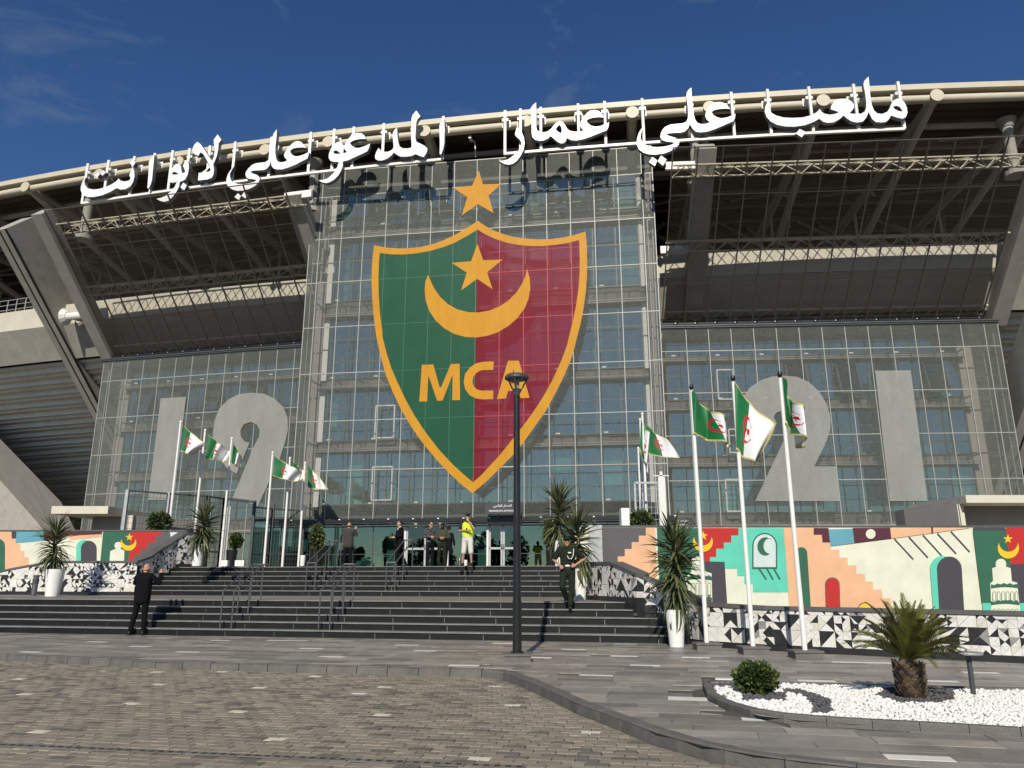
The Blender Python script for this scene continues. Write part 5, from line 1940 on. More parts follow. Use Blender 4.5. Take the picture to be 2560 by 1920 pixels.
# ================================================================== THE BIG WHITE NAME
WORDS = [
    ('word_sign', 'white Arabic word at the right end of the roof sign, with one dot below', (1900, 180), 5.53, [
        ('letters', [(140, 398), (118, 470), (125, 520), (160, 565), (220, 600), (320, 628), (450, 635), (590, 628), (700, 600), (780, 560), (828, 510), (850, 550), (890, 575), (960, 590), (1040, 580), (1095, 555), (1040, 535), (978, 515), (985, 470), (1020, 415), (1070, 380), (1140, 368), (1210, 375), (1270, 410), (1300, 455), (1300, 490), (1270, 535), (1235, 570), (1300, 578), (1400, 575), (1450, 545), (1468, 500), (1470, 420), (1455, 300), (1430, 170), (1440, 125), (1500, 62), (1510, 150), (1525, 320), (1545, 450), (1575, 530), (1620, 570), (1690, 580), (1760, 550), (1795, 500), (1815, 440), (1850, 390), (1900, 366), (1950, 375), (2000, 420), (2030, 490), (2040, 560), (2015, 625), (1970, 645), (1900, 630), (1812, 600), (1780, 655), (1740, 690), (1680, 697), (1600, 690), (1550, 650), (1502, 550), (1470, 630), (1420, 685), (1340, 698), (1260, 680), (1200, 640), (1155, 600), (1100, 650), (1020, 695), (930, 702), (870, 685), (820, 645), (740, 690), (620, 735), (480, 755), (350, 752), (240, 730), (150, 685), (90, 620), (65, 545), (75, 470), (105, 415)],
         [[(1840, 480), (1880, 465), (1930, 480), (1960, 520), (1970, 548), (1920, 540), (1865, 515)]]),
        ('dot', [(550, 787), (635, 830), (578, 902), (493, 850)], [])]),
    ('word_sign', 'white Arabic word with two dots below, over the right edge of the central screen', (1580, 210), 7.54, [
        ('letters', [(205, 820), (190, 880), (165, 950), (165, 1040), (200, 1100), (260, 1150), (350, 1180), (470, 1190), (600, 1180), (720, 1155), (815, 1110), (760, 1095), (650, 1085), (570, 1055), (535, 1000), (545, 930), (575, 860), (630, 805), (720, 765), (850, 750), (960, 740), (1020, 710), (1050, 660), (1060, 580), (1050, 400), (1028, 250), (1030, 170), (1065, 110), (1118, 65), (1125, 200), (1140, 400), (1165, 580), (1190, 670), (1230, 730), (1300, 755), (1390, 750), (1470, 720), (1410, 670), (1382, 610), (1390, 540), (1430, 460), (1500, 380), (1570, 345), (1650, 338), (1730, 355), (1800, 405), (1850, 470), (1780, 462), (1690, 465), (1590, 480), (1520, 505), (1505, 540), (1540, 590), (1610, 630), (1690, 645), (1790, 630), (1880, 595), (1950, 560), (1940, 640), (1910, 700), (1850, 725), (1700, 790), (1560, 850), (1420, 895), (1300, 910), (1210, 900), (1150, 850), (1088, 755), (1060, 830), (1000, 890), (920, 915), (800, 920), (690, 930), (638, 955), (720, 985), (810, 1010), (870, 1050), (892, 1090), (880, 1140), (830, 1200), (730, 1260), (600, 1310), (450, 1330), (320, 1325), (210, 1290), (130, 1230), (90, 1140), (95, 1030), (125, 930), (165, 860)], []),
        ('dot', [(392, 1378), (476, 1440), (432, 1545), (318, 1470)], []), ('dot', [(548, 1350), (652, 1420), (582, 1535), (484, 1455)], [])]),
    ('word_sign', 'white Arabic word with a long hooked tail, just right of the gold star', (1240, 240), 7.373, [
        ('letters', [(392, 552), (430, 610), (480, 680), (515, 770), (528, 870), (510, 980), (460, 1090), (390, 1190), (310, 1250), (230, 1265), (150, 1250), (55, 1195), (150, 1190), (230, 1165), (330, 1090), (410, 1010), (460, 930), (470, 860), (440, 800), (380, 750), (350, 710), (365, 640)], []),
        ('letters', [(738, 118), (742, 300), (742, 580), (755, 625), (800, 660), (870, 672), (950, 655), (1020, 600), (1080, 520), (1130, 470), (1185, 457), (1235, 480), (1275, 540), (1310, 600), (1350, 635), (1420, 655), (1520, 660), (1620, 635), (1570, 580), (1548, 530), (1565, 470), (1610, 390), (1680, 310), (1740, 270), (1815, 258), (1890, 275), (1950, 320), (1988, 395), (1900, 388), (1800, 395), (1710, 420), (1668, 450), (1690, 500), (1750, 545), (1830, 565), (1920, 555), (2010, 520), (2085, 482), (2070, 570), (2040, 630), (1900, 685), (1750, 745), (1600, 795), (1480, 818), (1390, 812), (1302, 770), (1285, 830), (1250, 865), (1200, 872), (1140, 845), (1060, 780), (1008, 732), (960, 780), (880, 818), (800, 825), (720, 805), (675, 760), (658, 690), (655, 500), (640, 330), (638, 230), (680, 170)],
         [[(1170, 530), (1205, 570), (1215, 640), (1195, 690), (1140, 655), (1098, 615), (1130, 560)]])]),
    ('word_sign', 'white Arabic word ending in a lone upright stroke, just left of the gold star', (790, 260), 6.703, [
        ('letters', [(2150, 245), (2155, 450), (2150, 650), (2130, 760), (2095, 845), (2072, 840), (2075, 650), (2068, 450), (2068, 360), (2090, 310)], []),
        ('letters', [(1680, 108), (1750, 205), (1700, 255), (1680, 310), (1672, 420), (1665, 560), (1680, 630), (1750, 665), (1820, 700), (1865, 745), (1860, 800), (1805, 890), (1740, 870), (1668, 838), (1600, 870), (1500, 882), (1420, 880), (1350, 845), (1303, 808), (1265, 860), (1190, 915), (1110, 945), (1040, 945), (995, 920), (988, 870), (1010, 800), (1050, 735), (1080, 775), (1130, 800), (1210, 800), (1270, 770), (1300, 730), (1295, 650), (1285, 560), (1285, 490), (1310, 440), (1358, 390), (1365, 550), (1380, 650), (1400, 710), (1450, 742), (1540, 745), (1618, 725), (1598, 640), (1592, 520), (1598, 380), (1598, 250), (1620, 180)], []),
        ('letters', [(905, 660), (890, 730), (860, 790), (760, 840), (620, 905), (530, 945), (450, 962), (448, 1040), (420, 1120), (370, 1200), (300, 1270), (230, 1310), (170, 1325), (100, 1310), (40, 1278), (130, 1270), (210, 1235), (290, 1160), (350, 1070), (385, 970), (300, 968), (240, 950), (212, 900), (215, 840), (245, 760), (290, 690), (340, 645), (390, 632), (430, 645), (455, 690), (480, 690), (500, 640), (550, 570), (610, 510), (690, 485), (760, 490), (810, 525), (838, 585), (750, 585), (660, 600), (600, 625), (568, 655), (600, 700), (650, 730), (710, 738), (790, 715), (850, 690)],
         [[(464, 730), (490, 775), (522, 805), (457, 828)], [(290, 800), (320, 775), (360, 785), (395, 815), (415, 832), (350, 838), (300, 828)]])]),
    ('word_sign', 'white Arabic word with a tall stem and two dots below, left of the central screen', (550, 310), 8.296, [
        ('letters', [(285, 880), (240, 960), (205, 1030), (205, 1090), (230, 1170), (290, 1220), (380, 1245), (500, 1245), (620, 1225), (710, 1200), (760, 1160), (680, 1145), (600, 1135), (545, 1100), (525, 1040), (545, 980), (590, 920), (660, 850), (740, 815), (850, 800), (940, 790), (1000, 750), (1035, 690), (1055, 600), (1070, 450), (1085, 280), (1110, 200), (1180, 105), (1175, 250), (1150, 450), (1148, 600), (1160, 700), (1190, 770), (1250, 795), (1330, 785), (1400, 750), (1345, 700), (1325, 650), (1350, 580), (1420, 480), (1500, 400), (1560, 360), (1620, 352), (1680, 370), (1740, 430), (1782, 495), (1700, 485), (1600, 490), (1520, 505), (1460, 545), (1460, 590), (1500, 640), (1560, 670), (1640, 665), (1740, 630), (1840, 580), (1835, 660), (1810, 715), (1700, 770), (1560, 845), (1420, 900), (1290, 940), (1190, 942), (1110, 920), (1070, 870), (1052, 775), (1030, 850), (980, 920), (900, 955), (780, 962), (670, 970), (628, 995), (690, 1030), (770, 1055), (815, 1100), (820, 1150), (800, 1210), (730, 1280), (620, 1340), (480, 1380), (350, 1385), (240, 1350), (165, 1290), (130, 1220), (135, 1130), (165, 1040), (215, 960)], []),
        ('dot', [(370, 1435), (437, 1495), (390, 1575), (300, 1515)], []), ('dot', [(500, 1412), (575, 1470), (522, 1542), (443, 1485)], [])]),
    ('word_sign', 'white Arabic word at the left end of the roof sign, of five separate letter groups', (190, 330), 5.821, [
        ('letters', [(140, 660), (120, 720), (130, 770), (170, 820), (240, 838), (330, 830), (430, 800), (520, 760), (590, 715), (620, 675), (640, 705), (700, 720), (760, 710), (800, 680), (775, 630), (795, 580), (830, 515), (848, 580), (850, 650), (830, 730), (790, 790), (720, 830), (650, 838), (590, 815), (500, 870), (380, 920), (260, 945), (160, 945), (95, 910), (68, 850), (72, 790), (95, 720)], []),
        ('dot', [(325, 582), (348, 612), (310, 658), (272, 628)], []), ('dot', [(402, 558), (435, 590), (385, 635), (352, 605)], []), ('dot', [(825, 395), (868, 440), (830, 498), (782, 455)], []),
        ('letters', [(1140, 330), (1130, 450), (1105, 700), (1085, 765), (1055, 825), (1038, 810), (1055, 600), (1060, 440), (1085, 385)], []),
        ('letters', [(1610, 405), (1640, 450), (1642, 530), (1625, 620), (1590, 690), (1540, 715), (1512, 725), (1500, 790), (1460, 870), (1400, 950), (1340, 1000), (1280, 1015), (1220, 1000), (1170, 970), (1240, 955), (1310, 925), (1380, 865), (1440, 790), (1470, 725), (1400, 738), (1355, 720), (1345, 670), (1360, 600), (1400, 520), (1450, 465), (1490, 462), (1525, 495), (1535, 560), (1545, 605), (1590, 580), (1570, 520), (1555, 490), (1580, 440)], [[(1395, 600), (1425, 577), (1465, 590), (1490, 612), (1440, 620), (1405, 618)]]),
        ('dot', [(1560, 735), (1610, 775), (1575, 845), (1520, 805)], []),
        ('letters', [(2060, 35), (2115, 110), (2075, 165), (2068, 260), (2045, 360), (1998, 470), (2008, 550), (2000, 620), (1975, 665), (1910, 690), (1775, 705), (1785, 595), (1830, 590), (1890, 540), (1945, 490), (1900, 400), (1850, 320), (1812, 295), (1780, 345), (1735, 330), (1700, 280), (1695, 240), (1725, 180), (1765, 142), (1810, 175), (1860, 240), (1920, 340), (1980, 420), (2010, 350), (2020, 250), (2005, 160), (2005, 110)], [[(1945, 512), (1960, 552), (1935, 578), (1885, 582)]])]),
]
for nm, lab, (x0, y0), sc, glyphs in WORDS:
    f = crop(x0, y0, sc)
    allp = [f(p) for g in glyphs for p in g[1]]
    cx = (min(p[0] for p in allp) + max(p[0] for p in allp)) / 2
    cy = (min(p[1] for p in allp) + max(p[1] for p in allp)) / 2
    O = cyl(cx, cy, .95)
    n_ = np.array([ARC_C[0] - O[0], ARC_C[1] - O[1], 0])
    n_ /= np.linalg.norm(n_)
    P = Pl((O[0], O[1], 0), (n_[1], -n_[0], 0), Z3)
    t = thing(nm, lab, 'sign', V(O), group='white Arabic words of the roof sign')
    for gn, pts, holes in glyphs:
        ab = on(P, f, pts)
        hs = [on(P, f, h) for h in holes]
        tris, vs = fill(ab, hs)
        m = MB()
        m.raw([P.p(a, b, .0) for a, b in vs], tris, 0)
        for ring in (ab, *hs):
            n = len(ring)
            for i in range(n):
                p, q = ring[i], ring[(i + 1) % n]
                m.face([P.p(*p, 0), P.p(*q, 0), P.p(*q, -.26), P.p(*p, -.26)], 1)
        # thin dark trim line just inside the upper edges
        g = part('letter' if gn == 'letters' else 'dot', m, ['letter_white', 'letter_side'], t)

posts = {
    'left': ([((180, 465), 6), ((483, 415), 6), ((860, 360), 6), ((1155, 315), 6), ((1415, 275), 6), ((1660, 245), 6), ((1957, 205), 6), ((328, 378), 5), ((1080, 280), 5), ((1892, 178), 5), ((312, 428), 4), ((642, 392), 4), ((1142, 335), 4), ((1640, 270), 4), ((2137, 215), 4)], [((85, 1030), 6), ((1100, 880), 6), ((2212, 745), 6), ((1000, 1125), 5), ((1991, 1010), 5), ((1100, 1040), 4), ((2115, 940), 4)]),
    'right': ([((167, 275), 3), ((450, 245), 3), ((822, 215), 3), ((1510, 150), 3), ((1997, 105), 3), ((185, 282), 2), ((1085, 250), 2), ((1862, 160), 2), ((97, 245), 1), ((667, 210), 1), ((1285, 175), 1), ((1900, 140), 1)], [((145, 1090), 3), ((1200, 990), 3), ((2212, 910), 3), ((1000, 1060), 2), ((2111, 985), 2), ((1000, 830), 1), ((1995, 780), 1)]),
}
CR = {1: crop(1900, 180, 5.53), 2: crop(1580, 210, 7.54), 3: crop(1240, 240, 7.373), 4: crop(790, 260, 6.703), 5: crop(550, 310, 8.296), 6: crop(190, 330, 5.821)}
for side, (ps, rail) in posts.items():
    t = thing('sign_frame', 'white steel frame of posts and rail carrying the %s half of the roof sign' % side, 'frame', V(cyl(*CR[rail[0][1]](rail[0][0]), .62)))
    R3 = [cyl(*CR[k](p), .62) for p, k in rail]
    zr = sum(q[2] for q in R3) / len(R3)
    s_a, s_b = s_of(R3[0]), s_of(R3[-1])
    for i in range(6):
        a, b = s_a + (s_b - s_a) * i / 6, s_a + (s_b - s_a) * (i + 1) / 6
        m = MB().bar(arc(a, .62, zr), arc(b, .62, zr), .13)
        part('bottom_rail', m, 'white_steel', t)
    for p, k in ps:
        q = cyl(*CR[k](p), .62)
        s = s_of(q)
        m = MB().bar(arc(s, .62, zr), arc(s, .62, q[2]), .13)
        part('post', m, 'white_steel', t)
        m = MB()
        m.bar(arc(s, .6, 24.66), arc(s, .02, 24.66), .34, .16)
        m.bar(arc(s - .22, .18, 24.66), arc(s + .22, .18, 24.66), .05, .42)
        part('bracket', m, 'white_steel', t)

# ================================================================== FENCES, GATES, SIGNS, KIOSKS
def mesh_fence_panel(root, A, B, z0, z1, post_a=True, post_b=True, pm='dark_steel'):
    d = B - A
    ln = np.linalg.norm(d)
    d = d / ln
    m = MB()
    for p, q in (((A, z0), (B, z0)), ((A, z1), (B, z1)), ((A, z0), (A, z1)), ((B, z0), (B, z1)), ((A, z0 + .7), (B, z0 + .7))):
        m.bar(p[0] + Z3 * p[1], q[0] + Z3 * q[1], .07)
    pn = part('panel_frame', m, pm, root)
    m = MB()
    n = int(ln / .14)
    for i in range(1, n):
        p = A + d * (ln * i / n)
        m.bar(p + Z3 * z0, p + Z3 * z1, .010)
    n = int((z1 - z0) / .22)
    for i in range(1, n):
        z = z0 + (z1 - z0) * i / n
        m.bar(A + Z3 * z, B + Z3 * z, .012)
    part('wire_mesh', m, pm, pn)


ZPOD = 1.815
fl = thing('mesh_fence', 'tall dark wire mesh fence running from the left painted wall to the entrance', 'fence', (-15, 31, ZPOD))
stn = [(325, 31.9), (428, 33.0), (527, 34.2), (568, 35.2), (643, 36.6), (690, 37.6), (768, 38.7)]
FP = [np.array([(x - 1280) / FPX * y * CT * 1.035, y, 0]) for x, y in stn]
for i, (a, b) in enumerate(zip(FP[:-1], FP[1:])):
    if i == 3:
        m = MB()
        m.bar(a + Z3 * 4.95, b + Z3 * 4.95, .12)
        part('gate_beam', m, 'galv', fl)
        a2 = a + (b - a) * .12
        mesh_fence_panel(fl, a2, a2 + (b - a) * .3 + np.array([-.3, -1.3, 0]) * .4, ZPOD + .05, 4.6, pm='galv')
        continue
    mesh_fence_panel(fl, a + (b - a) * .02, b - (b - a) * .03, ZPOD + .05, 4.95 if i < 3 else 4.7)
for i, p in enumerate(FP):
    m = MB().bar(p + Z3 * ZPOD, p + Z3 * 5.0, .13)
    part('post', m, 'galv' if i < 2 else 'dark_steel', fl)

gr = thing('wire_gate', 'narrow grey wire mesh gate with a white post right of the entrance', 'gate', (4.7, 29.5, ZPOD))
gy = 29.0
ga, gb = aty(1590, 1300, gy), aty(1650, 1300, gy)
ga[2] = gb[2] = 0
mesh_fence_panel(gr, ga, gb, ZPOD + .35, zover(ga, 1207), pm='galv')
m = MB()
pw = aty(1659, 1300, gy - .1)
m.obox((pw[0] - .13, gy - .1, ZPOD), (.26, 0, 0), (0, .2, 0), (0, 0, zover(pw, 1192) - ZPOD))
m.obox((pw[0] - .05, gy - .05, ZPOD), (.1, 0, 0), (0, .1, 0), (0, 0, zover(pw, 1178) - ZPOD))
m.obox((pw[0] - .3, gy - .05, zover(pw, 1190)), (.6, 0, 0), (0, .05, 0), (0, 0, .04))
part('post', m, 'white_frame', gr)
# pair of flat grey posts at the end of the right painted wall
m = MB()
p = aty(1476, 1400, 25.2)
m.obox((p[0] - .05, 25.2, 1.3), (.16, 0, 0), (0, .12, 0), (0, 0, 1.78))
m.obox((p[0] + .24, 25.2, 1.3), (.16, 0, 0), (0, .12, 0), (0, 0, 1.78))
m.obox((p[0] + .11, 25.26, 1.3), (.13, 0, 0), (0, .05, 0), (0, 0, 1.76))
solo('gate_posts', m, 'galv', 'pair of flat grey metal gate posts at the left end of the long painted wall', 'posts', loc=V(p))
p = aty(1564, 1318, 28.2)
m = MB()
m.obox((p[0] - .14, 28.2, ZPOD), (.3, 0, 0), (0, .6, 0), (0, 0, zover(p, 1270) - ZPOD))
solo('white_pillar', m, 'pot_white', 'plain white box pillar behind the painted wall beside the wire gate', 'pillar', loc=V((p[0], 28.2, ZPOD)))

for nm, xs, ys, y, lab in (('left', (148, 282, 315, 458), (1268, 1330), 33.0, 'grey kiosk with a cream roof slab behind the left painted wall'), ('right', (2340, 2404, 2560, 2700), (1241, 1325), 30.5, 'grey kiosk with a cream roof slab behind the right painted wall')):
    t = thing('kiosk', lab, 'kiosk', V((aty(xs[1], 1300, y)[0], y, ZPOD)), group='concrete kiosks behind the painted walls')
    g = lambda x, yy=1300, d=y: aty(x, yy, d)[0]
    zt = zover(np.array([g(xs[1]), y, 0]), ys[0])
    if nm == 'left':
        a, b = g(xs[0]), g(xs[1])
        m = MB().obox((a - .1, y - .5, zt - .32), (b - a + .1, 0, 0), (0, 4.5, 0), (0, 0, .32))
        part('roof_slab', m, 'plaster_cream', t)
        m = MB().obox((a + .9, y + .2, ZPOD), (g(312) - a - .9, 0, 0), (0, 3.5, 0), (0, 0, 1.35))
        m.obox((g(300), y + .1, ZPOD), (.5, 0, 0), (0, 3.6, 0), (0, 0, zt - .34 - ZPOD))
        part('wall', m, 'plaster_cream', t)
        m = MB().hexa([(g(306), y - .1, ZPOD), (g(458), y + 2.6, ZPOD), (g(458), y + 3.1, ZPOD), (g(306), y + .4, ZPOD), (g(306), y - .1, zt - .35), (g(458), y + 2.6, zt - .35), (g(458), y + 3.1, zt - .35), (g(306), y + .4, zt - .35)])
        m.obox((a + .95, y + .9, ZPOD + 1.35), (g(310) - a - .95, 0, 0), (0, .2, 0), (0, 0, zt - .34 - ZPOD - 1.36))
        part('side_wall', m, 'plaster_grey', t)
    else:
        b, c = g(xs[1]), g(xs[3])
        m = MB().obox((b, y - .5, zt - .30), (c - b, 0, 0), (0, 4.5, 0), (0, 0, .30))
        part('roof_slab', m, 'plaster_cream', t)
        m = MB().obox((b + .12, y + .05, ZPOD), (c - b, 0, 0), (0, 3.5, 0), (0, 0, 1.45))
        m.obox((b - .1, y, ZPOD), (.25, 0, 0), (0, 3.6, 0), (0, 0, zt - .3 - ZPOD))
        part('wall', m, 'plaster_cream', t)
        m = MB().hexa([(b - .05, y - .05, ZPOD), (b - .05, y + .3, ZPOD), (g(2340), y + 3.2, ZPOD), (g(2340), y + 2.4, ZPOD), (b - .05, y - .05, zt - .06), (b - .05, y + .3, zt - .06), (g(2340), y + 3.2, zt - .3), (g(2340), y + 2.4, zt - .3)])
        m.obox((b + .14, y + .9, ZPOD + 1.45), (c - b, 0, 0), (0, .2, 0), (0, 0, zt - .3 - ZPOD - 1.46))
        part('side_wall', m, 'plaster_grey', t)


def text_part(body, size, P, a, b, off, m_, parent, name='lettering', wmax=None):
    c = bpy.data.curves.new('text', 'FONT')
    c.body = body
    c.size = size
    c.align_x = 'CENTER'
    c.offset = size * .012
    o = bpy.data.objects.new('tmp_text', c)
    COL.objects.link(o)
    dg = bpy.context.evaluated_depsgraph_get()
    me = bpy.data.meshes.new_from_object(o.evaluated_get(dg))
    bpy.data.objects.remove(o)
    xs_ = [v.co.x for v in me.vertices]
    sc = 1.0
    if wmax and max(xs_) - min(xs_) > 0:
        sc = wmax / (max(xs_) - min(xs_))
    ys_ = [v.co.y for v in me.vertices]
    cx = (max(xs_) + min(xs_)) / 2
    cy = (max(ys_) + min(ys_)) / 2
    me.transform(Matrix.Scale(sc, 4) @ Matrix.Translation((-cx, -cy, 0)))
    me.materials.clear()
    me.materials.append(M_[m_])
    return inst(name, me, parent, P.M(a, b, off))


AR_MAIN = '\ufe8d\ufedf\ufee4\ufeaa\ufea7\ufede \ufe8d\ufedf\ufeae\ufe8b\ufe8e\ufeb3\ufef2'[::-1]
AR_VIP = '\ufee3\ufeaa\ufea7\ufede \ufe8d\ufedf\ufeb8\ufea8\ufebc\ufef4\ufe8e\ufe95 \ufe8d\ufedf\ufeec\ufe8e\ufee3\ufe94'[::-1]
for x0, y0, x1, y1, depth, ar, en, lab in ((1213, 1256, 1300, 1284, 36.2, AR_MAIN, 'PRESIDENTIAL ENTRANCE', 'dark sign reading presidential entrance over the doors'),
                                           (1662, 1294, 1732, 1318, 36.0, AR_VIP, 'VIP ENTRANCE', 'dark sign reading VIP entrance above the painted wall')):
    q = aty((x0 + x1) / 2, (y0 + y1) / 2, depth)
    P = Pl((q[0], q[1], 0), uF if x0 < 1500 else uR, Z3)
    a0, b1 = P.ab(x0, y0)
    a1, b0 = P.ab(x1, y1)
    t = thing('entrance_sign', lab, 'sign', V(P.p((a0 + a1) / 2, b0)), group='entrance signs')
    m = MB().obox(P.p(a0, b0, 0), P.u * (a1 - a0), P.n * .08, Z3 * (b1 - b0))
    m.bar(P.p(a0 + .1, b0 + .2, -.05), P.p(a0 + .1, b1 + .1, -.5), .04)
    part('board', m, 'sign_dark', t)
    w = a1 - a0
    text_part(ar, .2, P, (a0 + a1) / 2, b0 + (b1 - b0) * .66, .012, 'sign_white', t, wmax=w * (.52 if x0 < 1500 else .78))
    text_part(en, .15, P, (a0 + a1) / 2, b0 + (b1 - b0) * .26, .012, 'sign_white', t, wmax=w * (.76 if x0 < 1500 else .55))

# ================================================================== HANDRAILS
def handrail(px_near, kn, kf, label):
    """pair of stainless rails climbing from step kn to step kf; px_near: columns of the two front posts"""
    dn = dnose(kn) + .16
    us = [u_at(x, y, dn) for x, y in px_near]
    t = thing('handrail', label, 'handrail', V(SP(us[0], dn, kn * RISE)), group='stainless handrails on the stairs')
    H = .92
    for u in us:
        df = dnose(kf) + .3
        zs = (kn * RISE, kf * RISE)
        dm = (dn + df) / 2
        m = MB().tube([SP(u, dn - .02, zs[0] + H), SP(u, dn, zs[0] + H), SP(u, df - .3, zs[1] + H), SP(u, df, zs[1] + H)], .020, 8)
        part('rail', m, 'stainless', t)
        for d, z in ((dn, zs[0]), (df - .28, zs[1])):
            m = MB().tube([SP(u, d, z), SP(u, d, z + H)], .019, 8)
            m.tube([SP(u, d, z), SP(u, d, z + .012)], .055, 12)
            part('post', m, 'stainless', t)
        km = (kn + kf) // 2
        m = MB().tube([SP(u, dnose(km) + .16, km * RISE), SP(u, dnose(km) + .16, km * RISE + H - .02)], .02, 8)
        part('post', m, 'stainless', t)
    for d, k in ((dn, kn), (dnose(kf) + .02, kf)):
        m = MB().tube([SP(us[0], d, k * RISE + H), SP(us[1], d, k * RISE + H)], .024, 8)
        part('end_bar', m, 'stainless', t)


handrail([(550, 1566), (578, 1566)], 1, 5, 'stainless double handrail on the lower flight, nearest the man in black')
handrail([(796, 1570), (824, 1570)], 1, 5, 'stainless double handrail on the lower flight, in the middle of the stairs')
handrail([(764, 1473), (786, 1473)], 6, 11, 'stainless double handrail on the upper flight, below the man in the grey jacket')
handrail([(964, 1474), (987, 1474)], 6, 11, 'stainless double handrail on the upper flight, below the left glass doors')

# ================================================================== LAMP POST
b = atz(1293, 1653, 0)
b = np.array([b[0], b[1], 0])
lamp = thing('street_lamp', 'slim black street lamp with a flat round head in front of the shield', 'lamp', V(b))
m = MB()
m.obox(b + [-.23, -.23, 0], (.46, 0, 0), (0, .46, 0), (0, 0, .1))
m.obox(b + [-.25, -.25, .1], (.50, 0, 0), (0, .50, 0), (0, 0, .035))
part('plinth', m, 'kerb', lamp)
zt = zover(b, 985)
m = MB()
m.tube([b + Z3 * .13, b + Z3 * 1.0], .078, 16)
m.tube([b + Z3 * 1.0, b + Z3 * zt], [.070, .055], 16)
m.tube([b + Z3 * .13, b + Z3 * .16], .11, 16)
part('pole', m, 'black_paint', lamp, smooth=False)
m = MB()
zh = zover(b, 940)
m.tube([b + Z3 * (zt - .02), b + Z3 * (zt + .09)], [.055, .09], 16)
for a in (20, 140, 260):
    c, s_ = math.cos(R(a)), math.sin(R(a))
    m.tube([b + [c * .07, s_ * .07, zt + .05], b + [c * .2, s_ * .2, zh - .05]], .014, 6)
m.lathe([(.0, zh + .03), (.19, zh + .02), (.225, zh - .02), (.225, zh - .06), (.0, zh - .06)], b, 28)
part('head', m, 'dark_steel', lamp)
m = MB().lathe([(.0, zt + .30), (.04, zt + .29), (.05, zt + .2), (.03, zt + .08)], b, 12)
part('lens', m, 'lampglass', lamp)

# bollard light in the planting bed
b0 = atz(2434, 1737, .055)
top = aty(2421, 1640, b0[1])
t = thing('bollard_light', 'low grey bollard light with a flat disc top in the white pebbles', 'bollard light', V(b0))
m = MB().tube([b0 - Z3 * .1, top], .028, 14)
part('stem', m, 'dark_steel', t)
m = MB().lathe([(0, .05), (.15, .045), (.16, .03), (.15, .015), (0, .01)], top, 24)
part('disc', m, 'galv', t)

# small loudspeaker-like camera and bins
def ash_bin(x, yb, z, lab):
    p = atz(x, yb, z)
    t = thing('ash_bin', lab, 'bin', V(p), group='stainless ash bins by the mosaic walls')
    m = MB().lathe([(.0, 0), (.105, 0), (.105, .03), (.09, .05), (.09, .62), (.1, .64), (.1, .68), (.0, .68)], p, 18)
    part('body', m, 'stainless', t)
    m = MB().lathe([(.101, .4), (.101, .55)], p, 18)
    part('band', m, 'dark_steel', t)


ash_bin(84, 1489, .825, 'stainless steel ash bin beside the tall white planter at far left')
ash_bin(1532, 1500, .825, 'stainless steel ash bin on the middle landing beside the right mosaic wall')

# ================================================================== FLAGPOLES AND FLAGS
def flagpole(xb, yb, zb, xt, yt, d, lab, grp, plinth=False, r=.055, knob='pot_white'):
    if d is None:
        p = atz(xb, yb, zb)
        p[2] = zb
    else:
        p = aty(xb, yb, d)
        p[2] = zb
    t = thing('flagpole', lab, 'flagpole', V(p), group=grp)
    z0 = zb
    if plinth:
        m = MB()
        m.obox(p + [-.24, -.20, 0], (.48, 0, 0), (0, .4, 0), (0, 0, .11))
        m.obox(p + [-.26, -.22, .11], (.52, 0, 0), (0, .44, 0), (0, 0, .03))
        part('plinth', m, 'kerb', t)
        z0 = zb + .13
    zt = zover(p, yt)
    m = MB().tube([p * [1, 1, 0] + Z3 * z0, p * [1, 1, 0] + Z3 * (zt - .12)], [r, r * .75], 14)
    part('pole', m, 'white_steel', t, smooth=False)
    m = MB().lathe([(0, zt + .02), (r * .75, zt), (r * 1.1, zt - .05), (r * .75, zt - .1), (r * .5, zt - .13)], p * [1, 1, 0], 12)
    part('finial', m, knob, t)
    return p, zt


G1, G2, G3, G4 = 'white flagpoles in front of the right mosaic wall', 'white flagpoles behind the left painted wall', 'white flagpoles left of the entrance', 'white flagpoles right of the entrance'
poles = {}
for k, a in {
    'a1': (1768, 1625, 0, 1723, 962, None, 'front white flagpole on a stone plinth, beside the white planter', G1, True, .046, 'black_paint'),
    'a2': (1884, 1635, 0, 1835, 940, None, 'front white flagpole on a stone plinth, middle of three', G1, True, .046, 'black_paint'),
    'a3': (2014, 1646, 0, 1952, 930, None, 'front white flagpole on a stone plinth, right of three', G1, True, .046, 'black_paint'),
    'b1': (421, 1335, ZPOD, 456, 1052, 32.3, 'white flagpole at the left fence, tallest and leftmost of its row', G2),
    'b2': (483, 1370, ZPOD, 518, 1073, 33.4, 'white flagpole at the left fence, middle of its row', G2),
    'b3': (551, 1405, ZPOD, 583, 1094, 34.6, 'white flagpole at the left fence, right end of its row', G2),
    'c1': (660, 1408, ZPOD, 684, 1129, 34.8, 'white flagpole left of the glass entrance, leftmost of its row', G3),
    'c2': (706, 1408, ZPOD, 731, 1143, 35.6, 'white flagpole left of the glass entrance, middle of its row', G3),
    'c3': (746, 1408, ZPOD, 767, 1155, 36.4, 'white flagpole left of the glass entrance, right end of its row', G3),
    'd1': (1618, 1318, ZPOD, 1603, 1032, 30.0, 'tall white flagpole behind the right wire gate, carrying a drooping flag', G4),
    'd2': (1612, 1318, ZPOD, 1609, 1046, 31.6, 'white flagpole behind the right wire gate with a flag blowing to the right', G4),
    'd3': (1604, 1318, ZPOD, 1599, 1118, 33.4, 'white flagpole behind the right wire gate, shortest of three', G4),
}.items():
    poles[k] = flagpole(*a)


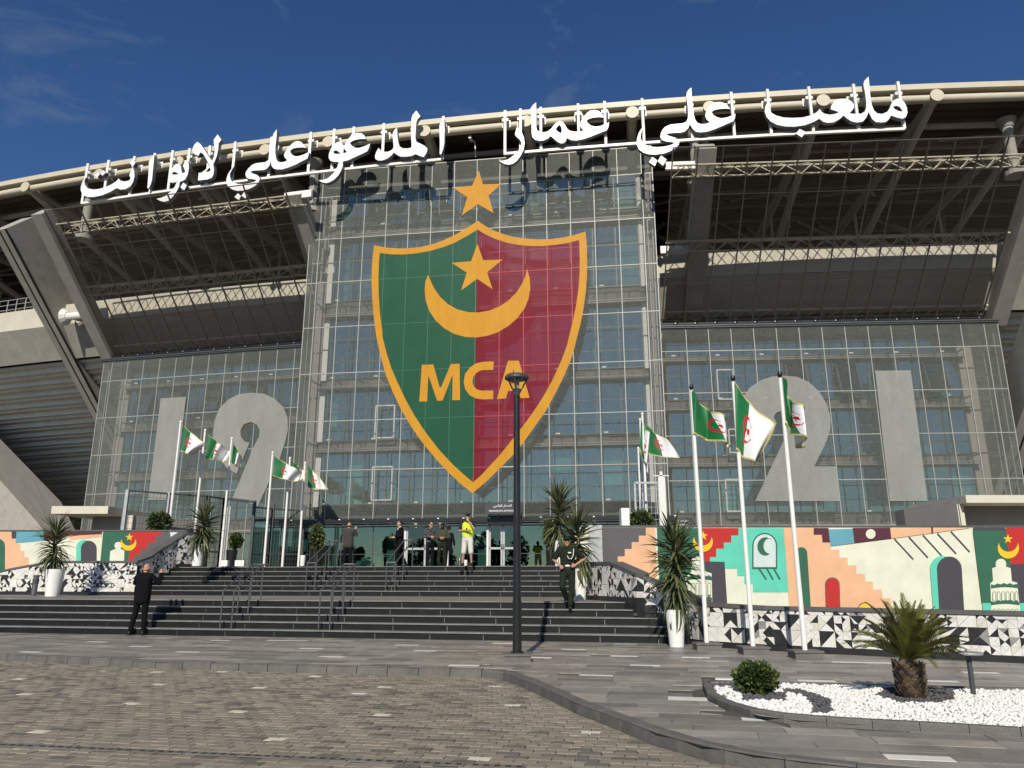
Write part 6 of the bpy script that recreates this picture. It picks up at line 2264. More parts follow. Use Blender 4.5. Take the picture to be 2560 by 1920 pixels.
def flag(key, TL, BL, TR, BR, lab, amp=.09, ph=0.0, nw=2.0, g=.5):
    p, zt = poles[key]
    d = p[1] - .07
    q = [aty(x, y, d) for x, y in (TL, BL, TR, BR)]
    t = thing('flag', lab, 'flag', V(q[0]), group='green and white flags on the poles')
    NU, NV = 54, 36
    vs = []
    for j in range(NV + 1):
        v_ = j / NV
        for i in range(NU + 1):
            u0 = i / NU
            u = u0 * g * 2 if u0 < .5 else g + (u0 - .5) * 2 * (1 - g)
            P = (q[0] * (1 - v_) + q[1] * v_) * (1 - u) + (q[2] * (1 - v_) + q[3] * v_) * u
            w = math.sin(u * nw * 2 * math.pi + ph + v_ * 1.7) * amp * min(1, u * 3)
            w2 = math.sin(u * nw * 3.1 * math.pi + ph * 2 + v_ * 3.4) * amp * .35 * min(1, u * 3)
            sag = -.05 * math.sin(math.pi * u) * (1 - .4 * v_)
            vs.append(P + np.array([w2 * .5, -w - w2, sag + .02 * math.sin(u * 9 + v_ * 4 + ph) * u]))
    fs, ms = [], []
    st = star_pts(.5 * 1.5 + .095, .5, .125, rot=180)
    for j in range(NV):
        for i in range(NU):
            x, y = (i + .5) / NU * 1.5, 1 - (j + .5) / NV
            m_ = 0 if x < .75 else 1
            if math.hypot(x - .75, y - .5) < .25 and math.hypot(x - .80, y - .5) > .20:
                m_ = 2
            if inside((x, y), st):
                m_ = 2
            a = j * (NU + 1) + i
            fs.append((a, a + 1, a + NU + 2, a + NU + 1))
            ms.append(m_)
    m = MB()
    m.v, m.f, m.m = [V(x) for x in vs], fs, ms
    part('cloth', m, ['flag_green', 'flag_white', 'flag_red'], t, smooth=True)
    m = MB()
    edge = [vs[i] for i in range(NU + 1)], [vs[NV * (NU + 1) + i] for i in range(NU + 1)], [vs[j * (NU + 1) + NU] for j in range(NV + 1)]
    cen = sum(vs) / len(vs)
    for e in edge:
        o = []
        for k_, pt in enumerate(e):
            n = pt - cen
            n[1] = 0
            n /= np.linalg.norm(n) + 1e-9
            o.append(pt + n * (.03 + .012 * (k_ % 2)))
        for k_ in range(len(e) - 1):
            m.face([e[k_], e[k_ + 1], o[k_ + 1], o[k_]])
    part('fringe', m, 'fringe', t)


flag('a1', (1729, 978), (1735, 1080), (1806, 1052), (1834, 1112), 'folded green and white flag on the front pole beside the white planter', .20, .6, 1.4, .68)
flag('a2', (1836, 957), (1842, 1118), (1926, 1062), (1893, 1160), 'green and white flag with red crescent and star in full view, front middle pole', .12, 1.5, 1.1, .42)
flag('a3', (1956, 942), (1966, 1052), (2000, 1040), (2014, 1114), 'green and white flag hanging narrow and mostly in shade on the front right pole', .24, .2, 1.6, .55)
flag('b1', (460, 1066), (453, 1125), (513, 1110), (480, 1135), 'flag on the leftmost pole of the left row, fully spread', .12, 1.0, 1.3, .30)
flag('b2', (521, 1087), (514, 1144), (574, 1128), (568, 1153), 'flag on the middle pole of the left row, folded over on itself', .22, 2.4, 1.5, .42)
flag('b3', (584, 1105), (578, 1157), (601, 1143), (599, 1167), 'flag on the right pole of the left row, hanging narrow', .16, .4, 1.6)
flag('c1', (686, 1140), (682, 1188), (751, 1178), (742, 1203), 'flag on the leftmost pole beside the entrance, blowing wide to the right', .14, 1.2, 1.4, .42)
flag('c2', (733, 1154), (731, 1194), (765, 1180), (762, 1198), 'crumpled flag on the middle pole beside the entrance', .16, 3.0, 1.7)
flag('c3', (770, 1163), (770, 1217), (800, 1196), (820, 1223), 'flag on the right pole beside the entrance, its white half hanging low', .12, .5, 1.2, .36)
flag('d1', (1602, 1048), (1600, 1120), (1624, 1090), (1621, 1182), 'flag hanging almost straight down behind the right wire gate', .14, 1.1, 1.4)
flag('d2', (1612, 1060), (1618, 1132), (1668, 1102), (1698, 1145), 'flag behind the right wire gate blowing out over the wing', .12, .2, 1.2)
flag('d3', (1601, 1128), (1600, 1170), (1622, 1168), (1617, 1200), 'small flag drooping on the shortest pole behind the wire gate', .14, 2.1, 1.5)

# ================================================================== PLANTERS AND PLANTS
def planter(p, h, rt, rb, m_, lab, style=0):
    t = thing('planter', lab, 'planter', V(p), group='tall planters' if m_ == 'pot_white' else 'black planters')
    if style == 0:
        prof = [(0, 0), (rb, 0), (rb * 1.02, .01), (rb + (rt - rb) * .45, h * .45), (rt * .98, h * .9), (rt, h), (rt - .025, h), (rt - .035, h - .06), (0, h - .06)]
    else:
        prof = [(0, 0), (rb * .92, 0), (rb * .92, .05), (rb, .07), (rb, .1), (rt * .97, h * .35), (rt * 1.02, h * .65), (rt, h * .93), (rt, h), (rt - .025, h), (rt - .035, h - .06), (0, h - .06)]
    m = MB().lathe(prof, p, 32)
    part('pot', m, m_, t, smooth=False)
    m = MB().lathe([(rt - .036, h - .055), (0, h - .05)], p, 20)
    part('soil', m, 'bark', t)
    return t


def blade(L_, w, droop, m_, n=5, fold=.25):
    """one long pointed leaf, growing along +x and drooping"""
    m = MB()
    pts = []
    ang = 0.0
    x = z = 0.0
    for i in range(n + 1):
        f = i / n
        ww = w * (.55 + .75 * f if f < .35 else .82 * (1 - ((f - .35) / .65) ** 1.6) + .0)
        pts.append((x, z, max(ww, .002)))
        ang -= droop / n * (.5 + f)
        x += L_ / n * math.cos(ang)
        z += L_ / n * math.sin(ang)
    vs = []
    for x, z, ww in pts:
        vs += [(x, -ww / 2, z + ww * fold), (x, 0, z), (x, ww / 2, z + ww * fold)]
    fs = []
    for i in range(n):
        a = i * 3
        fs += [(a, a + 1, a + 4, a + 3), (a + 1, a + 2, a + 5, a + 4)]
    m.raw(vs, fs)
    return m.mesh('leaf', m_)


YM = ['yucca0', 'yucca0', 'yucca1', 'yucca2']
yleaf = [blade(1.0, .105, dr, m_) for dr in (.15, .55, 1.0, 1.6) for m_ in ('yucca0', 'yucca1', 'yucca2')]


def yucca(base, heads, leaf, lab, seed, dens=1.0):
    """heads: list of (top point, trunk radius, number of leaves)"""
    rnd = random.Random(seed)
    t = thing('yucca', lab, 'plant', V(base), group='yuccas in planters')
    m = MB()
    for top, n, low in heads:
        b2 = np.array([base[0] + (top[0] - base[0]) * .25, base[1], base[2] - .08])
        m.tube([b2, (b2 + top) / 2 + np.array([.02, 0, 0]), top], [.06, .05, .035], 8)
    part('trunk', m, 'bark', t)
    for top, n, low in heads:
        stemlen = top[2] - base[2]
        for i in range(int(n * dens)):
            f = i / max(1, n * dens - 1)
            # leaves sit along the upper part of the stem: lower ones hang, top ones stand
            along = rnd.random() ** 1.1
            zz = top[2] - along * stemlen * low
            up = (1 - along)
            el = R(-62 + 130 * up + rnd.uniform(-14, 14)) if along > .08 else R(rnd.uniform(40, 88))
            az = rnd.uniform(0, 2 * math.pi)
            k = 0 if along < .12 else (1 if along < .4 else (2 if along < .75 else 3))
            if rnd.random() < .2:
                k = max(0, k - 1)
            me = yleaf[k * 3 + rnd.choice((0, 0, 1, 1, 2))]
            L_ = leaf * rnd.uniform(.7, 1.1)
            M = Matrix.Translation((top[0] + (base[0] - top[0]) * .7 * along + .03 * math.cos(az), top[1] + .03 * math.sin(az), zz)) @ Matrix.Rotation(az, 4, 'Z') @ Matrix.Rotation(-el, 4, 'Y') @ Matrix.Rotation(rnd.uniform(-.5, .5), 4, 'X') @ Matrix.Diagonal((L_, L_ * .95, L_, 1))
            inst('leaf', me, t, M)
    return t


def yucca_px(x, yb, z, pot_top, pot_w, pot_bw, heads, leaf, lab_p, lab_y, seed, style=0, pm='pot_white', d=None, dens=1.0):
    if d is None:
        p = atz(x, yb, z)
    else:
        p = aty(x, yb, d)
    p = np.array([p[0], p[1], z])
    k = p[1] / FPX * 1.03
    h = zover(p, pot_top) - z
    planter(p, h, pot_w * k / 2, pot_bw * k / 2, pm, lab_p, style)
    base = p + Z3 * h
    hd = []
    for hx, hy, n, low in heads:
        tp = aty(hx, hy, p[1])
        hd.append((tp, n, low))
    yucca(base, hd, leaf, lab_y, seed, dens)


# front right, in full view
yucca_px(1692, 1617, 0, 1524, 45, 32, [(1688, 1362, 230, .97), (1684, 1335, 60, .5)], .74, 'tall white planter standing on the plaza at the right foot of the stairs', 'big drooping yucca in the white planter at the right foot of the stairs', 11)
yucca_px(1452, 1500, .825, 1422, 27, 24, [(1443, 1315, 190, .92)], .80, 'white planter on the middle landing just behind the soldier', 'yucca in the white planter behind the soldier, its crown over his head', 12, style=1)
yucca_px(1398, 1413, ZPOD, 1352, 22, 19, [(1397, 1250, 210, .95)], .95, 'white planter at the top of the stairs behind the soldier', 'tallest yucca at the top of the stairs, right of the doors', 13, d=27.4)
yucca_px(130, 1487, .825, 1423, 42, 28, [(140, 1325, 170, .95), (134, 1350, 60, .8)], .75, 'tall white planter on the middle landing at the far left', 'yucca with thin drooping leaves in the white planter at the far left', 14, d=25.6)
yucca_px(492, 1413, ZPOD, 1361, 28, 21, [(512, 1290, 180, .95)], .85, 'white planter at the top left of the stairs beside the mosaic wall', 'yucca leaning right in the planter at the top left of the stairs', 15, d=27.6)


def shrub(name, c, r, n, leaf, lab, seed, mats=('bush_leaf', 'bush_leaf', 'bush_leaf2'), grp=None, squash=(1, 1, 1), cat='shrub', stem=None, kind_leaf='foliage'):
    rnd = random.Random(seed)
    t = thing(name, lab, cat, V(np.array(c) - [0, 0, r * squash[2]]), group=grp)
    m = MB()
    for i in range(n):
        a, zz = rnd.uniform(0, 2 * math.pi), rnd.uniform(-1, 1)
        rad = r * (rnd.random() ** .33) * (1 + .10 * math.sin(a * 5 + zz * 4) + .08 * math.sin(zz * 9 + a * 2))
        s_ = math.sqrt(1 - zz * zz)
        nv = np.array([s_ * math.cos(a), s_ * math.sin(a), zz])
        p = np.array(c) + nv * rad * np.array(squash)
        d = nv + np.array([rnd.uniform(-.9, .9), rnd.uniform(-.9, .9), rnd.uniform(-.5, 1.0)])
        d /= np.linalg.norm(d)
        q = np.cross(d, [rnd.uniform(-1, 1), rnd.uniform(-1, 1), rnd.uniform(-1, 1)])
        q /= np.linalg.norm(q) + 1e-9
        L_, w = leaf * rnd.uniform(.7, 1.3), leaf * .42
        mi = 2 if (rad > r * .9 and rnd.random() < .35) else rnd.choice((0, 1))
        m.raw([p, p + d * L_ * .5 + q * w, p + d * L_, p + d * L_ * .5 - q * w], [(0, 1, 2, 3)], mi)
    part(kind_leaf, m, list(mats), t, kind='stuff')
    m = MB()
    bz = np.array(c) - [0, 0, r * squash[2] * 1.15 if stem is None else stem]
    for i in range(7):
        a = rnd.uniform(0, 6.28)
        m.tube([bz + np.array([.02 * math.cos(a), .02 * math.sin(a), 0]), np.array(c) + np.array([math.cos(a), math.sin(a), rnd.uniform(-.2, .8)]) * r * .6 * np.array(squash)], [.018, .006], 6)
    part('branches', m, 'twig', t)
    return t


pb = atz(1907, 1741, .055)
shrub('box_bush', (pb[0], pb[1] + .22, .055 + .17), .235, 5200, .034, 'round clipped bush with small leaves in the white pebbles', 21, squash=(1.03, 1.0, .74), cat='bush')
for x, yb, d, ytop, w, sd_, lab, pot in ((577, 1410, 31.5, 1352, 26, 31, 'small leafy shrub leaning right in a black planter left of the entrance', True), (788, 1412, 33.5, 1330, 30, 32, 'leafy shrub in a black planter by the left end of the glass entrance', True),
                                         (1378, 1411, 30.5, 1320, 32, 36, 'dark leafy shrub in a black planter just left of the tall yucca', True),
                                         (396, 1330, 32.0, 1283, 42, 33, 'rounded shrub behind the left painted wall in front of the mesh fence', False), (1602, 1316, 28.4, 1278, 48, 34, 'dark rounded shrub behind the right painted wall by the wire gate', False)):
    p = aty(x, yb, d)
    p = np.array([p[0], p[1], ZPOD])
    k = d / FPX * 1.03
    if pot:
        h = max(.35, zover(p, 1375 if x != 788 else 1377) - ZPOD)
        planter(p, h, 13 * k, 10 * k, 'pot_black', 'black planter holding the ' + {577: 'shrub left of the entrance', 788: 'shrub at the left end of the glass entrance', 1378: 'shrub just left of the tall yucca'}[x])
        z0 = ZPOD + h
    else:
        z0 = ZPOD + .2
    z1 = zover(p, ytop - (12 if pot else 10))
    zc_ = (z0 + z1) / 2 + .08
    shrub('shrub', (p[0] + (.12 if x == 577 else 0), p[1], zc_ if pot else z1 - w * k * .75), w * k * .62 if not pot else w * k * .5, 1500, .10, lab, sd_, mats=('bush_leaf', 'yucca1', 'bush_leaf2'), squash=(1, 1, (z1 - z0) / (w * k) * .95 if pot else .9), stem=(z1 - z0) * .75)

# cycad palm
pp = atz(2281, 1741, .055)
cy = thing('cycad_palm', 'short cycad palm with a stout scaly trunk and arching fronds in the white pebbles', 'palm', V(pp))
TH_ = zover(pp, 1662) - .055
rt_ = 27 * pp[1] / FPX * 1.03
m = MB().lathe([(rt_ * .9, -.05), (rt_ * 1.02, .05), (rt_ * 1.0, TH_ * .5), (rt_ * .92, TH_), (rt_ * .5, TH_ + .08), (0, TH_ + .1)], pp, 20)
part('trunk', m, 'bark', cy)
scale_me = [MB().raw([(-.03, 0, -.02), (.03, 0, -.02), (.034, .028, .02), (-.034, .028, .02), (0, .05, .06), (0, 0, .03)], [(0, 1, 2, 3), (3, 2, 4), (0, 3, 4, 5), (1, 5, 4, 2), (0, 5, 1)]).mesh('trunk_scale', k) for k in ('bark', 'twig')]
rnd = random.Random(4)
for r_ in range(11):
    z = .055 + .015 + TH_ * r_ / 10.6
    for i in range(16):
        a = 2 * math.pi * (i + .5 * (r_ % 2)) / 16 + rnd.uniform(-.06, .06)
        M = Matrix.Translation((pp[0] + rt_ * .98 * math.cos(a), pp[1] + rt_ * .98 * math.sin(a), z)) @ Matrix.Rotation(a - math.pi / 2, 4, 'Z') @ Matrix.Scale(rnd.uniform(.75, 1.15), 4)
        inst('trunk_scale', scale_me[rnd.randrange(2)], cy, M)


def frond(L_, droop, m_, nl=34, seed=0):
    rnd = random.Random(seed)
    m = MB()
    pts = []
    x = z = 0.0
    ang = 0.0
    n = 12
    for i in range(n + 1):
        pts.append(np.array([x, 0, z]))
        ang -= droop / n * (.3 + 1.4 * i / n)
        x += L_ / n * math.cos(ang)
        z += L_ / n * math.sin(ang)
    m.tube(pts, [.008 * (1 - .75 * i / n) + .0015 for i in range(n + 1)], 5)
    for i in range(nl):
        f = .14 + .86 * i / nl
        k = min(n - 1, int(f * n))
        q = pts[k] + (pts[k + 1] - pts[k]) * (f * n - k)
        d = pts[k + 1] - pts[k]
        d /= np.linalg.norm(d)
        ll = .17 * L_ * math.sin(math.pi * min(1, .16 + f * .80)) + .02
        for s_ in (-1, 1):
            out = np.array([0, s_ * .72, .30]) + d * (.85 + rnd.uniform(-.12, .12))
            out /= np.linalg.norm(out)
            nn = np.cross(d, out)
            nn /= np.linalg.norm(nn)
            w = .011
            e = q + out * ll + np.array([0, 0, -.012])
            md = q + out * ll * .5
            wd = d * w
            m.raw([q - wd, md - wd, e, md + wd, q + wd], [(0, 1, 2, 3, 4)])
    return m.mesh('frond', m_)


fr_me = [frond(1.0, dr, m_, 34, i) for i, (dr, m_) in enumerate(((.25, 'palm_leaf'), (.6, 'palm_leaf'), (1.0, 'palm_leaf'), (1.35, 'palm_leaf2'), (.45, 'palm_leaf2')))]
rnd = random.Random(19)
ptop = np.array(pp) + Z3 * (TH_ + .04)
for i in range(72):
    a = i * 2.39996 + rnd.uniform(-.2, .2)
    f = i / 71
    el = R(88 - 60 * f + rnd.uniform(-8, 8))
    k = 0 if f < .25 else (4 if f < .4 else (1 if f < .65 else 2))
    if rnd.random() < .12:
        k = 3
    L_ = rnd.uniform(.60, .78) * (1.0 if f > .2 else 1.0)
    # wind from the left pushes the crown to the right
    M = Matrix.Translation(V(ptop + np.array([.03 * math.cos(a), .03 * math.sin(a), 0]))) @ Matrix.Rotation(.16, 4, 'Y') @ Matrix.Rotation(a, 4, 'Z') @ Matrix.Rotation(-el, 4, 'Y') @ Matrix.Rotation(rnd.uniform(-.4, .4), 4, 'X') @ Matrix.Scale(L_, 4)
    inst('frond', fr_me[k], cy, M)

# ================================================================== PLANTING BED
bed = thing('bed_kerb', 'low grey stone kerb curving round the white pebble bed', 'kerb', V(bed_near[3]))
BR_ = bed_near[:5] + resample(bed_near[4:], .40)[1:]
BF_ = resample(bed_far, .5)
for line, sg in ((BR_, 1), (BF_, -1)):
    for a, b in zip(line[:-1], line[1:]):
        d = b - a
        ln = np.linalg.norm(d)
        if ln < .05:
            continue
        d /= ln
        n = np.array([-d[1], d[0], 0]) * (1 if sg > 0 else -1)
        A, B = a + d * .003, b - d * .003
        hh = .072
        prof = [(0, -.02), (0, hh - .015), (.015, hh), (.095, hh), (.11, hh - .015), (.11, -.02)]
        ra = [A + n * p + Z3 * q for p, q in prof]
        rb = [B + n * p + Z3 * q for p, q in prof]
        m = MB().raw(ra + rb, [(i, (i + 1) % 6, 6 + (i + 1) % 6, 6 + i) for i in range(6)] + [(5, 4, 3, 2, 1, 0), (6, 7, 8, 9, 10, 11)])
        part('kerb_stone', m, 'kerb', bed)
m = MB()
_t, _v = fill([tuple(p) for p in bed_poly])
m.raw([(a, b, .028) for a, b in _v], _t)
solo('bed_soil', m, 'soil', kind='structure')
DARKZ = [pxpoly(z, .055) for z in ([(1955, 1720), (1995, 1721), (2040, 1734), (2078, 1755), (2078, 1787), (2028, 1787), (2030, 1762), (2008, 1742), (1960, 1731)], [(1778, 1710), (1858, 1709), (1860, 1717), (1782, 1719)], [(1856, 1734), (1968, 1732), (1966, 1750), (1858, 1751)], [(2186, 1738), (2215, 1724), (2260, 1718), (2380, 1720), (2388, 1746), (2340, 1756), (2238, 1755)])]  # dark pebble zones; the ring at the palm also paints in its shadow
ico = bmesh.new()
bmesh.ops.create_icosphere(ico, subdivisions=1, radius=1.0)
IV = np.array([v.co[:] for v in ico.verts])
IF = [tuple(v.index for v in f.verts) for f in ico.faces]
ico.free()
rnd = np.random.default_rng(3)
xs0, ys0 = [p[0] for p in bed_poly], [p[1] for p in bed_poly]
inner_line = [np.array(p) for p in bed_poly + [bed_poly[0]]]
pvs, pfs, pms = [], [], []
cell = .036
ny = int((max(ys0) - min(ys0)) / cell)
nx = int((min(max(xs0), 8.4) - min(xs0)) / cell)
cnt = 0
for layer in range(2):
    for j in range(ny):
        for i in range(nx):
            x = min(xs0) + (i + .5 + rnd.uniform(-.45, .45)) * cell
            y = min(ys0) + (j + .5 + rnd.uniform(-.45, .45)) * cell
            if not inside((x, y), bed_poly):
                continue
            if layer and rnd.random() < .45:
                continue
            if dist_poly(np.array([x, y]), inner_line) < .125 or not seen((x, y, .1), 60):
                continue
            # larger stones near the left tip
            big = 1.45 if x < 3.3 else 1.0
            if big > 1 and rnd.random() < .45:
                continue
            s = rnd.uniform(.013, .024) * big
            sc = np.array([s * rnd.uniform(.9, 1.5), s * rnd.uniform(.8, 1.2), s * rnd.uniform(.6, .95)])
            an = rnd.uniform(0, 6.28)
            ca, sa = math.cos(an), math.sin(an)
            q = IV * sc
            q = np.c_[q[:, 0] * ca - q[:, 1] * sa, q[:, 0] * sa + q[:, 1] * ca, q[:, 2]]
            hz = .042 + .018 * layer + .012 * math.sin(x * 3) * math.sin(y * 4)
            q += np.array([x, y, hz])
            b_ = len(pvs) * 12
            pvs.append(q)
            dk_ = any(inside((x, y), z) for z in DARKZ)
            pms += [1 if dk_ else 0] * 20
            cnt += 1
NPB = len(pvs)
me = bpy.data.meshes.new('pebbles')
allv = np.concatenate(pvs)
allf = np.concatenate([np.array(IF) + 12 * k for k in range(NPB)])
me.from_pydata(allv.tolist(), [], allf.tolist())
me.materials.append(M_['pebble'])
me.materials.append(M_['pebble_dark'])
me.polygons.foreach_set('material_index', pms)
me.polygons.foreach_set('use_smooth', [True] * len(pms))
o = bpy.data.objects.new('pebbles', me)
COL.objects.link(o)
tag(o, 'white pebbles with dark pebble patches and painted palm shade filling the planting bed', 'pebbles', None, 'stuff')

# ================================================================== PEOPLE
def remeshed(prims, voxel, name, m_, parent, M, smooth_it=3):
    """grow one closed skin round tapered limbs and ellipsoids"""
    m = MB()
    for pr in prims:
        if pr[0] == 'c':
            _, p, q, r0, r1 = pr
            p, q = np.array(p, float), np.array(q, float)
            d = q - p
            L_ = np.linalg.norm(d)
            d = d / (L_ + 1e-9)
            pts, rr = [], []
            for t in (-1, -.8, -.4):
                pts.append(p + d * r0 * t)
                rr.append(r0 * math.sqrt(max(.02, 1 - t * t)))
            for t in (0, .33, .66, 1):
                pts.append(p + d * L_ * t)
                rr.append(r0 + (r1 - r0) * t)
            for t in (.4, .8, 1):
                pts.append(q + d * r1 * t)
                rr.append(r1 * math.sqrt(max(.02, 1 - t * t)))
            m.tube(pts, rr, 12)
        else:
            _, c, r_ = pr
            n, k = 10, 14
            prof = [(math.sin(math.pi * i / n), -math.cos(math.pi * i / n)) for i in range(n + 1)]
            b = len(m.v)
            for a, z in prof:
                for j in range(k):
                    an = 2 * math.pi * j / k
                    m.v.append((c[0] + r_[0] * max(a, .03) * math.cos(an), c[1] + r_[1] * max(a, .03) * math.sin(an), c[2] + r_[2] * z))
            for i in range(n):
                for j in range(k):
                    m.f.append((b + i * k + j, b + i * k + (j + 1) % k, b + (i + 1) * k + (j + 1) % k, b + (i + 1) * k + j))
                    m.m.append(0)
            m.f += [tuple(b + j for j in range(k))[::-1], tuple(b + n * k + j for j in range(k))]
            m.m += [0, 0]
    tmp = bpy.data.objects.new('tmp_body', m.mesh('tmp_body', 'skin'))
    COL.objects.link(tmp)
    rm = tmp.modifiers.new('r', 'REMESH')
    rm.mode = 'VOXEL'
    rm.voxel_size = voxel
    sm = tmp.modifiers.new('s', 'SMOOTH')
    sm.iterations = smooth_it
    sm.factor = .5
    dg = bpy.context.evaluated_depsgraph_get()
    me = bpy.data.meshes.new_from_object(tmp.evaluated_get(dg))
    old = tmp.data
    bpy.data.objects.remove(tmp)
    bpy.data.meshes.remove(old)
    me.name = name
    me.materials.clear()
    me.materials.append(M_[m_])
    me.polygons.foreach_set('use_smooth', [True] * len(me.polygons))
    return inst(name, me, parent, M)


def person(label, P, face, height, arms, legs, wear, head=(0, 0), lean=0.0, hair='hair', bald=False):
    """P: ground point, face: heading in degrees (0 looks towards the camera). Local: x to the person's left, -y forward.
    arms/legs: {'L': (elbow, hand), 'R': ...}, {'L': (knee, ankle), ...} in metres for a 1.75 m figure"""
    k = height / 1.75
    t = thing('person', label, 'person', V(P), group=None)
    M = Matrix.Translation(V(P)) @ Matrix.Rotation(R(face), 4, 'Z') @ Matrix.Scale(k, 4)
    hip = {'L': np.array([.095, 0, .92]), 'R': np.array([-.095, 0, .92])}
    lx = lean
    sho = {'L': np.array([.185 + lx, 0, 1.44]), 'R': np.array([-.185 + lx, 0, 1.44])}
    hd = np.array([head[0] + lx * 1.1, -.03 - head[1], 1.635 - abs(head[1]) * .3])
    nk = np.array([lx, .01, 1.48])
    sk = []
    sk += [('e', hd, (.078, .098, .118)), ('c', hd + [0, -.035, -.065], hd + [0, -.04, -.085], .055, .045), ('c', nk + [0, 0, -.02], hd + [0, .02, -.06], .058, .055)]
    sk += [('c', hd + [0, -.09, .0], hd + [0, -.105, -.025], .014, .02)]
    sk += [('e', hd + [.08, .005, -.005], (.014, .024, .034)), ('e', hd + [-.08, .005, -.005], (.014, .024, .034))]
    sk += [('c', (lx * .3, 0, 1.02), (lx, 0, 1.32), .10, .105), ('c', (.07 + lx, 0, 1.37), (-.07 + lx, 0, 1.37), .085, .085), ('c', (.05, 0, .95), (-.05, 0, .95), .09, .09)]
    for s in 'LR':
        e, h = [np.array(q, float) for q in arms[s][:2]]
        sk += [('c', sho[s], e, .052, .042), ('c', e, h, .041, .028)]
        d = h - e
        d /= np.linalg.norm(d)
        pt = np.array(arms[s][2], float) if len(arms[s]) > 2 else d
        pt /= np.linalg.norm(pt)
        sd_ = np.cross(pt, [0, -1, 0.001])
        if np.linalg.norm(sd_) < .2:
            sd_ = np.cross(pt, [0, 0, 1.0])
        sd_ /= np.linalg.norm(sd_)
        pal = h + pt * .045
        sk += [('c', h + sd_ * .018, pal + sd_ * .026, .021, .018), ('c', h - sd_ * .018, pal - sd_ * .026, .021, .018), ('c', h, pal + pt * .02, .022, .02)]
        cu = np.cross(sd_, pt)
        for i, ln in enumerate((.062, .075, .07, .052)):
            b = pal + sd_ * (.032 - .0215 * i) + pt * .012
            k1 = b + pt * ln * .55 + cu * .006
            sk += [('c', b, k1, .0095, .009), ('c', k1, k1 + pt * ln * .42 + cu * .022, .009, .0075)]
        tb = h + sd_ * .03 + pt * .015
        sk += [('c', tb, tb + sd_ * .035 + pt * .03, .011, .010), ('c', tb + sd_ * .035 + pt * .03, tb + sd_ * .042 + pt * .06, .010, .008)]
        kn, an = [np.array(q, float) for q in legs[s][:2]]
        sk += [('c', hip[s], kn, .078, .055), ('c', kn, an, .054, .036)]
        sk += [('c', an + [0, .03, -.05], an + [0, -.14, -.062], .032, .03)]
    remeshed(sk, .0125, 'body', 'skin', t, M, 2)
    for nm, m_, prims, vox in wear(sho, hip, hd, arms, legs, lx):
        remeshed(prims, vox, nm, m_, t, M)
    # eyes
    m = MB()
    for s in (-1, 1):
        m.lathe([(0, -.010), (.010, -.006), (.010, .006), (0, .010)], hd + [s * .032, -.088, .012], 8)
    inst('eyes', m.mesh('eyes', 'hair'), t, M)
    if hair:
        pr = [('e', hd + [0, .022, .022], (.087, .092, .108))] if not bald else [('e', hd + [0, .045, -.035], (.083, .066, .045))]
        remeshed(pr, .014, 'hair', hair, t, M)
    return t, M, hd


def torso(sho, lx, g, z0=.98, z1=1.44, w=.0):
    return [('c', (.055 + lx * .3, 0, z0), (.06 + lx, 0, 1.33), .115 + g + w, .120 + g), ('c', (-.055 + lx * .3, 0, z0), (-.06 + lx, 0, 1.33), .115 + g + w, .120 + g),
            ('c', sho['L'] + [-.02, 0, -.01], sho['R'] + [.02, 0, -.01], .062 + g, .062 + g), ('c', (lx, .0, 1.2), (lx, .01, 1.44), .13 + g, .075 + g)]


def sleeves(sho, arms, g, upto=1.0, sides='LR'):
    o = []
    for s in sides:
        e, h = [np.array(q, float) for q in arms[s][:2]]
        if upto >= 1:
            w = h - (h - e) / np.linalg.norm(h - e) * .02
            o += [('c', sho[s], e, .056 + g, .050 + g), ('c', e, w, .050 + g, .036 + g)]
        else:
            q = sho[s] + (e - sho[s]) * upto
            o += [('c', sho[s], q, .060 + g, .058 + g)]
    return o


def trousers(hip, legs, g, upto=1.0):
    o = [('c', (.05, 0, .96), (-.05, 0, .96), .118 + g, .118 + g), ('c', (.05, 0, .88), (-.05, 0, .88), .112 + g, .112 + g)]
    for s in 'LR':
        kn, an = [np.array(q, float) for q in legs[s][:2]]
        if upto >= 1:
            o += [('c', hip[s], kn, .088 + g, .066 + g), ('c', kn, an + (kn - an) * .06, .066 + g, .054 + g)]
        else:
            o += [('c', hip[s], kn, .090 + g, .078 + g), ('c', kn, kn + (an - kn) * (upto), .078 + g, .080 + g)]
    return o


def shoes(legs, g=.006, boot=False):
    o = []
    for s in 'LR':
        kn, an = [np.array(q, float) for q in legs[s][:2]]
        o += [('c', an + [0, .035, -.05], an + [0, -.15, -.058], .038 + g, .036 + g), ('c', an + [0, .03, -.02], an + [0, -.02, -.03], .04 + g, .042 + g)]
        if boot:
            o += [('c', an + (kn - an) * .5, an, .052, .046)]
    return o


STAND = {'L': ((.11, -.01, .50), (.12, .01, .09)), 'R': ((-.11, -.01, .50), (-.12, .01, .09))}


def suit(jm, tm, tails=True, shirt=None):
    def f(sho, hip, hd, arms, legs, lx):
        out = [('trousers', tm, trousers(hip, legs, .006), .018), ('shoes', 'leather', shoes(legs), .014)]
        if shirt:
            out.append(('shirt', shirt, [('c', (lx, -.075, 1.12), (lx, -.055, 1.42), .06, .055), ('c', (lx, .0, 1.45), (lx, .0, 1.50), .072, .066)], .014))
        j = torso(sho, lx, .022, z0=.86 if tails else .98, w=.012) + sleeves(sho, arms, .008)
        if shirt:
            j = [q for q in j if not (q[0] == 'c' and abs(q[1][0] - lx) < .001 and q[1][2] == 1.2)] + [('c', (.07 + lx, -.02, .9), (.09 + lx, -.01, 1.36), .10, .105), ('c', (-.07 + lx, -.02, .9), (-.09 + lx, -.01, 1.36), .10, .105)]
        out.append(('jacket', jm, j, .018))
        return out
    return f


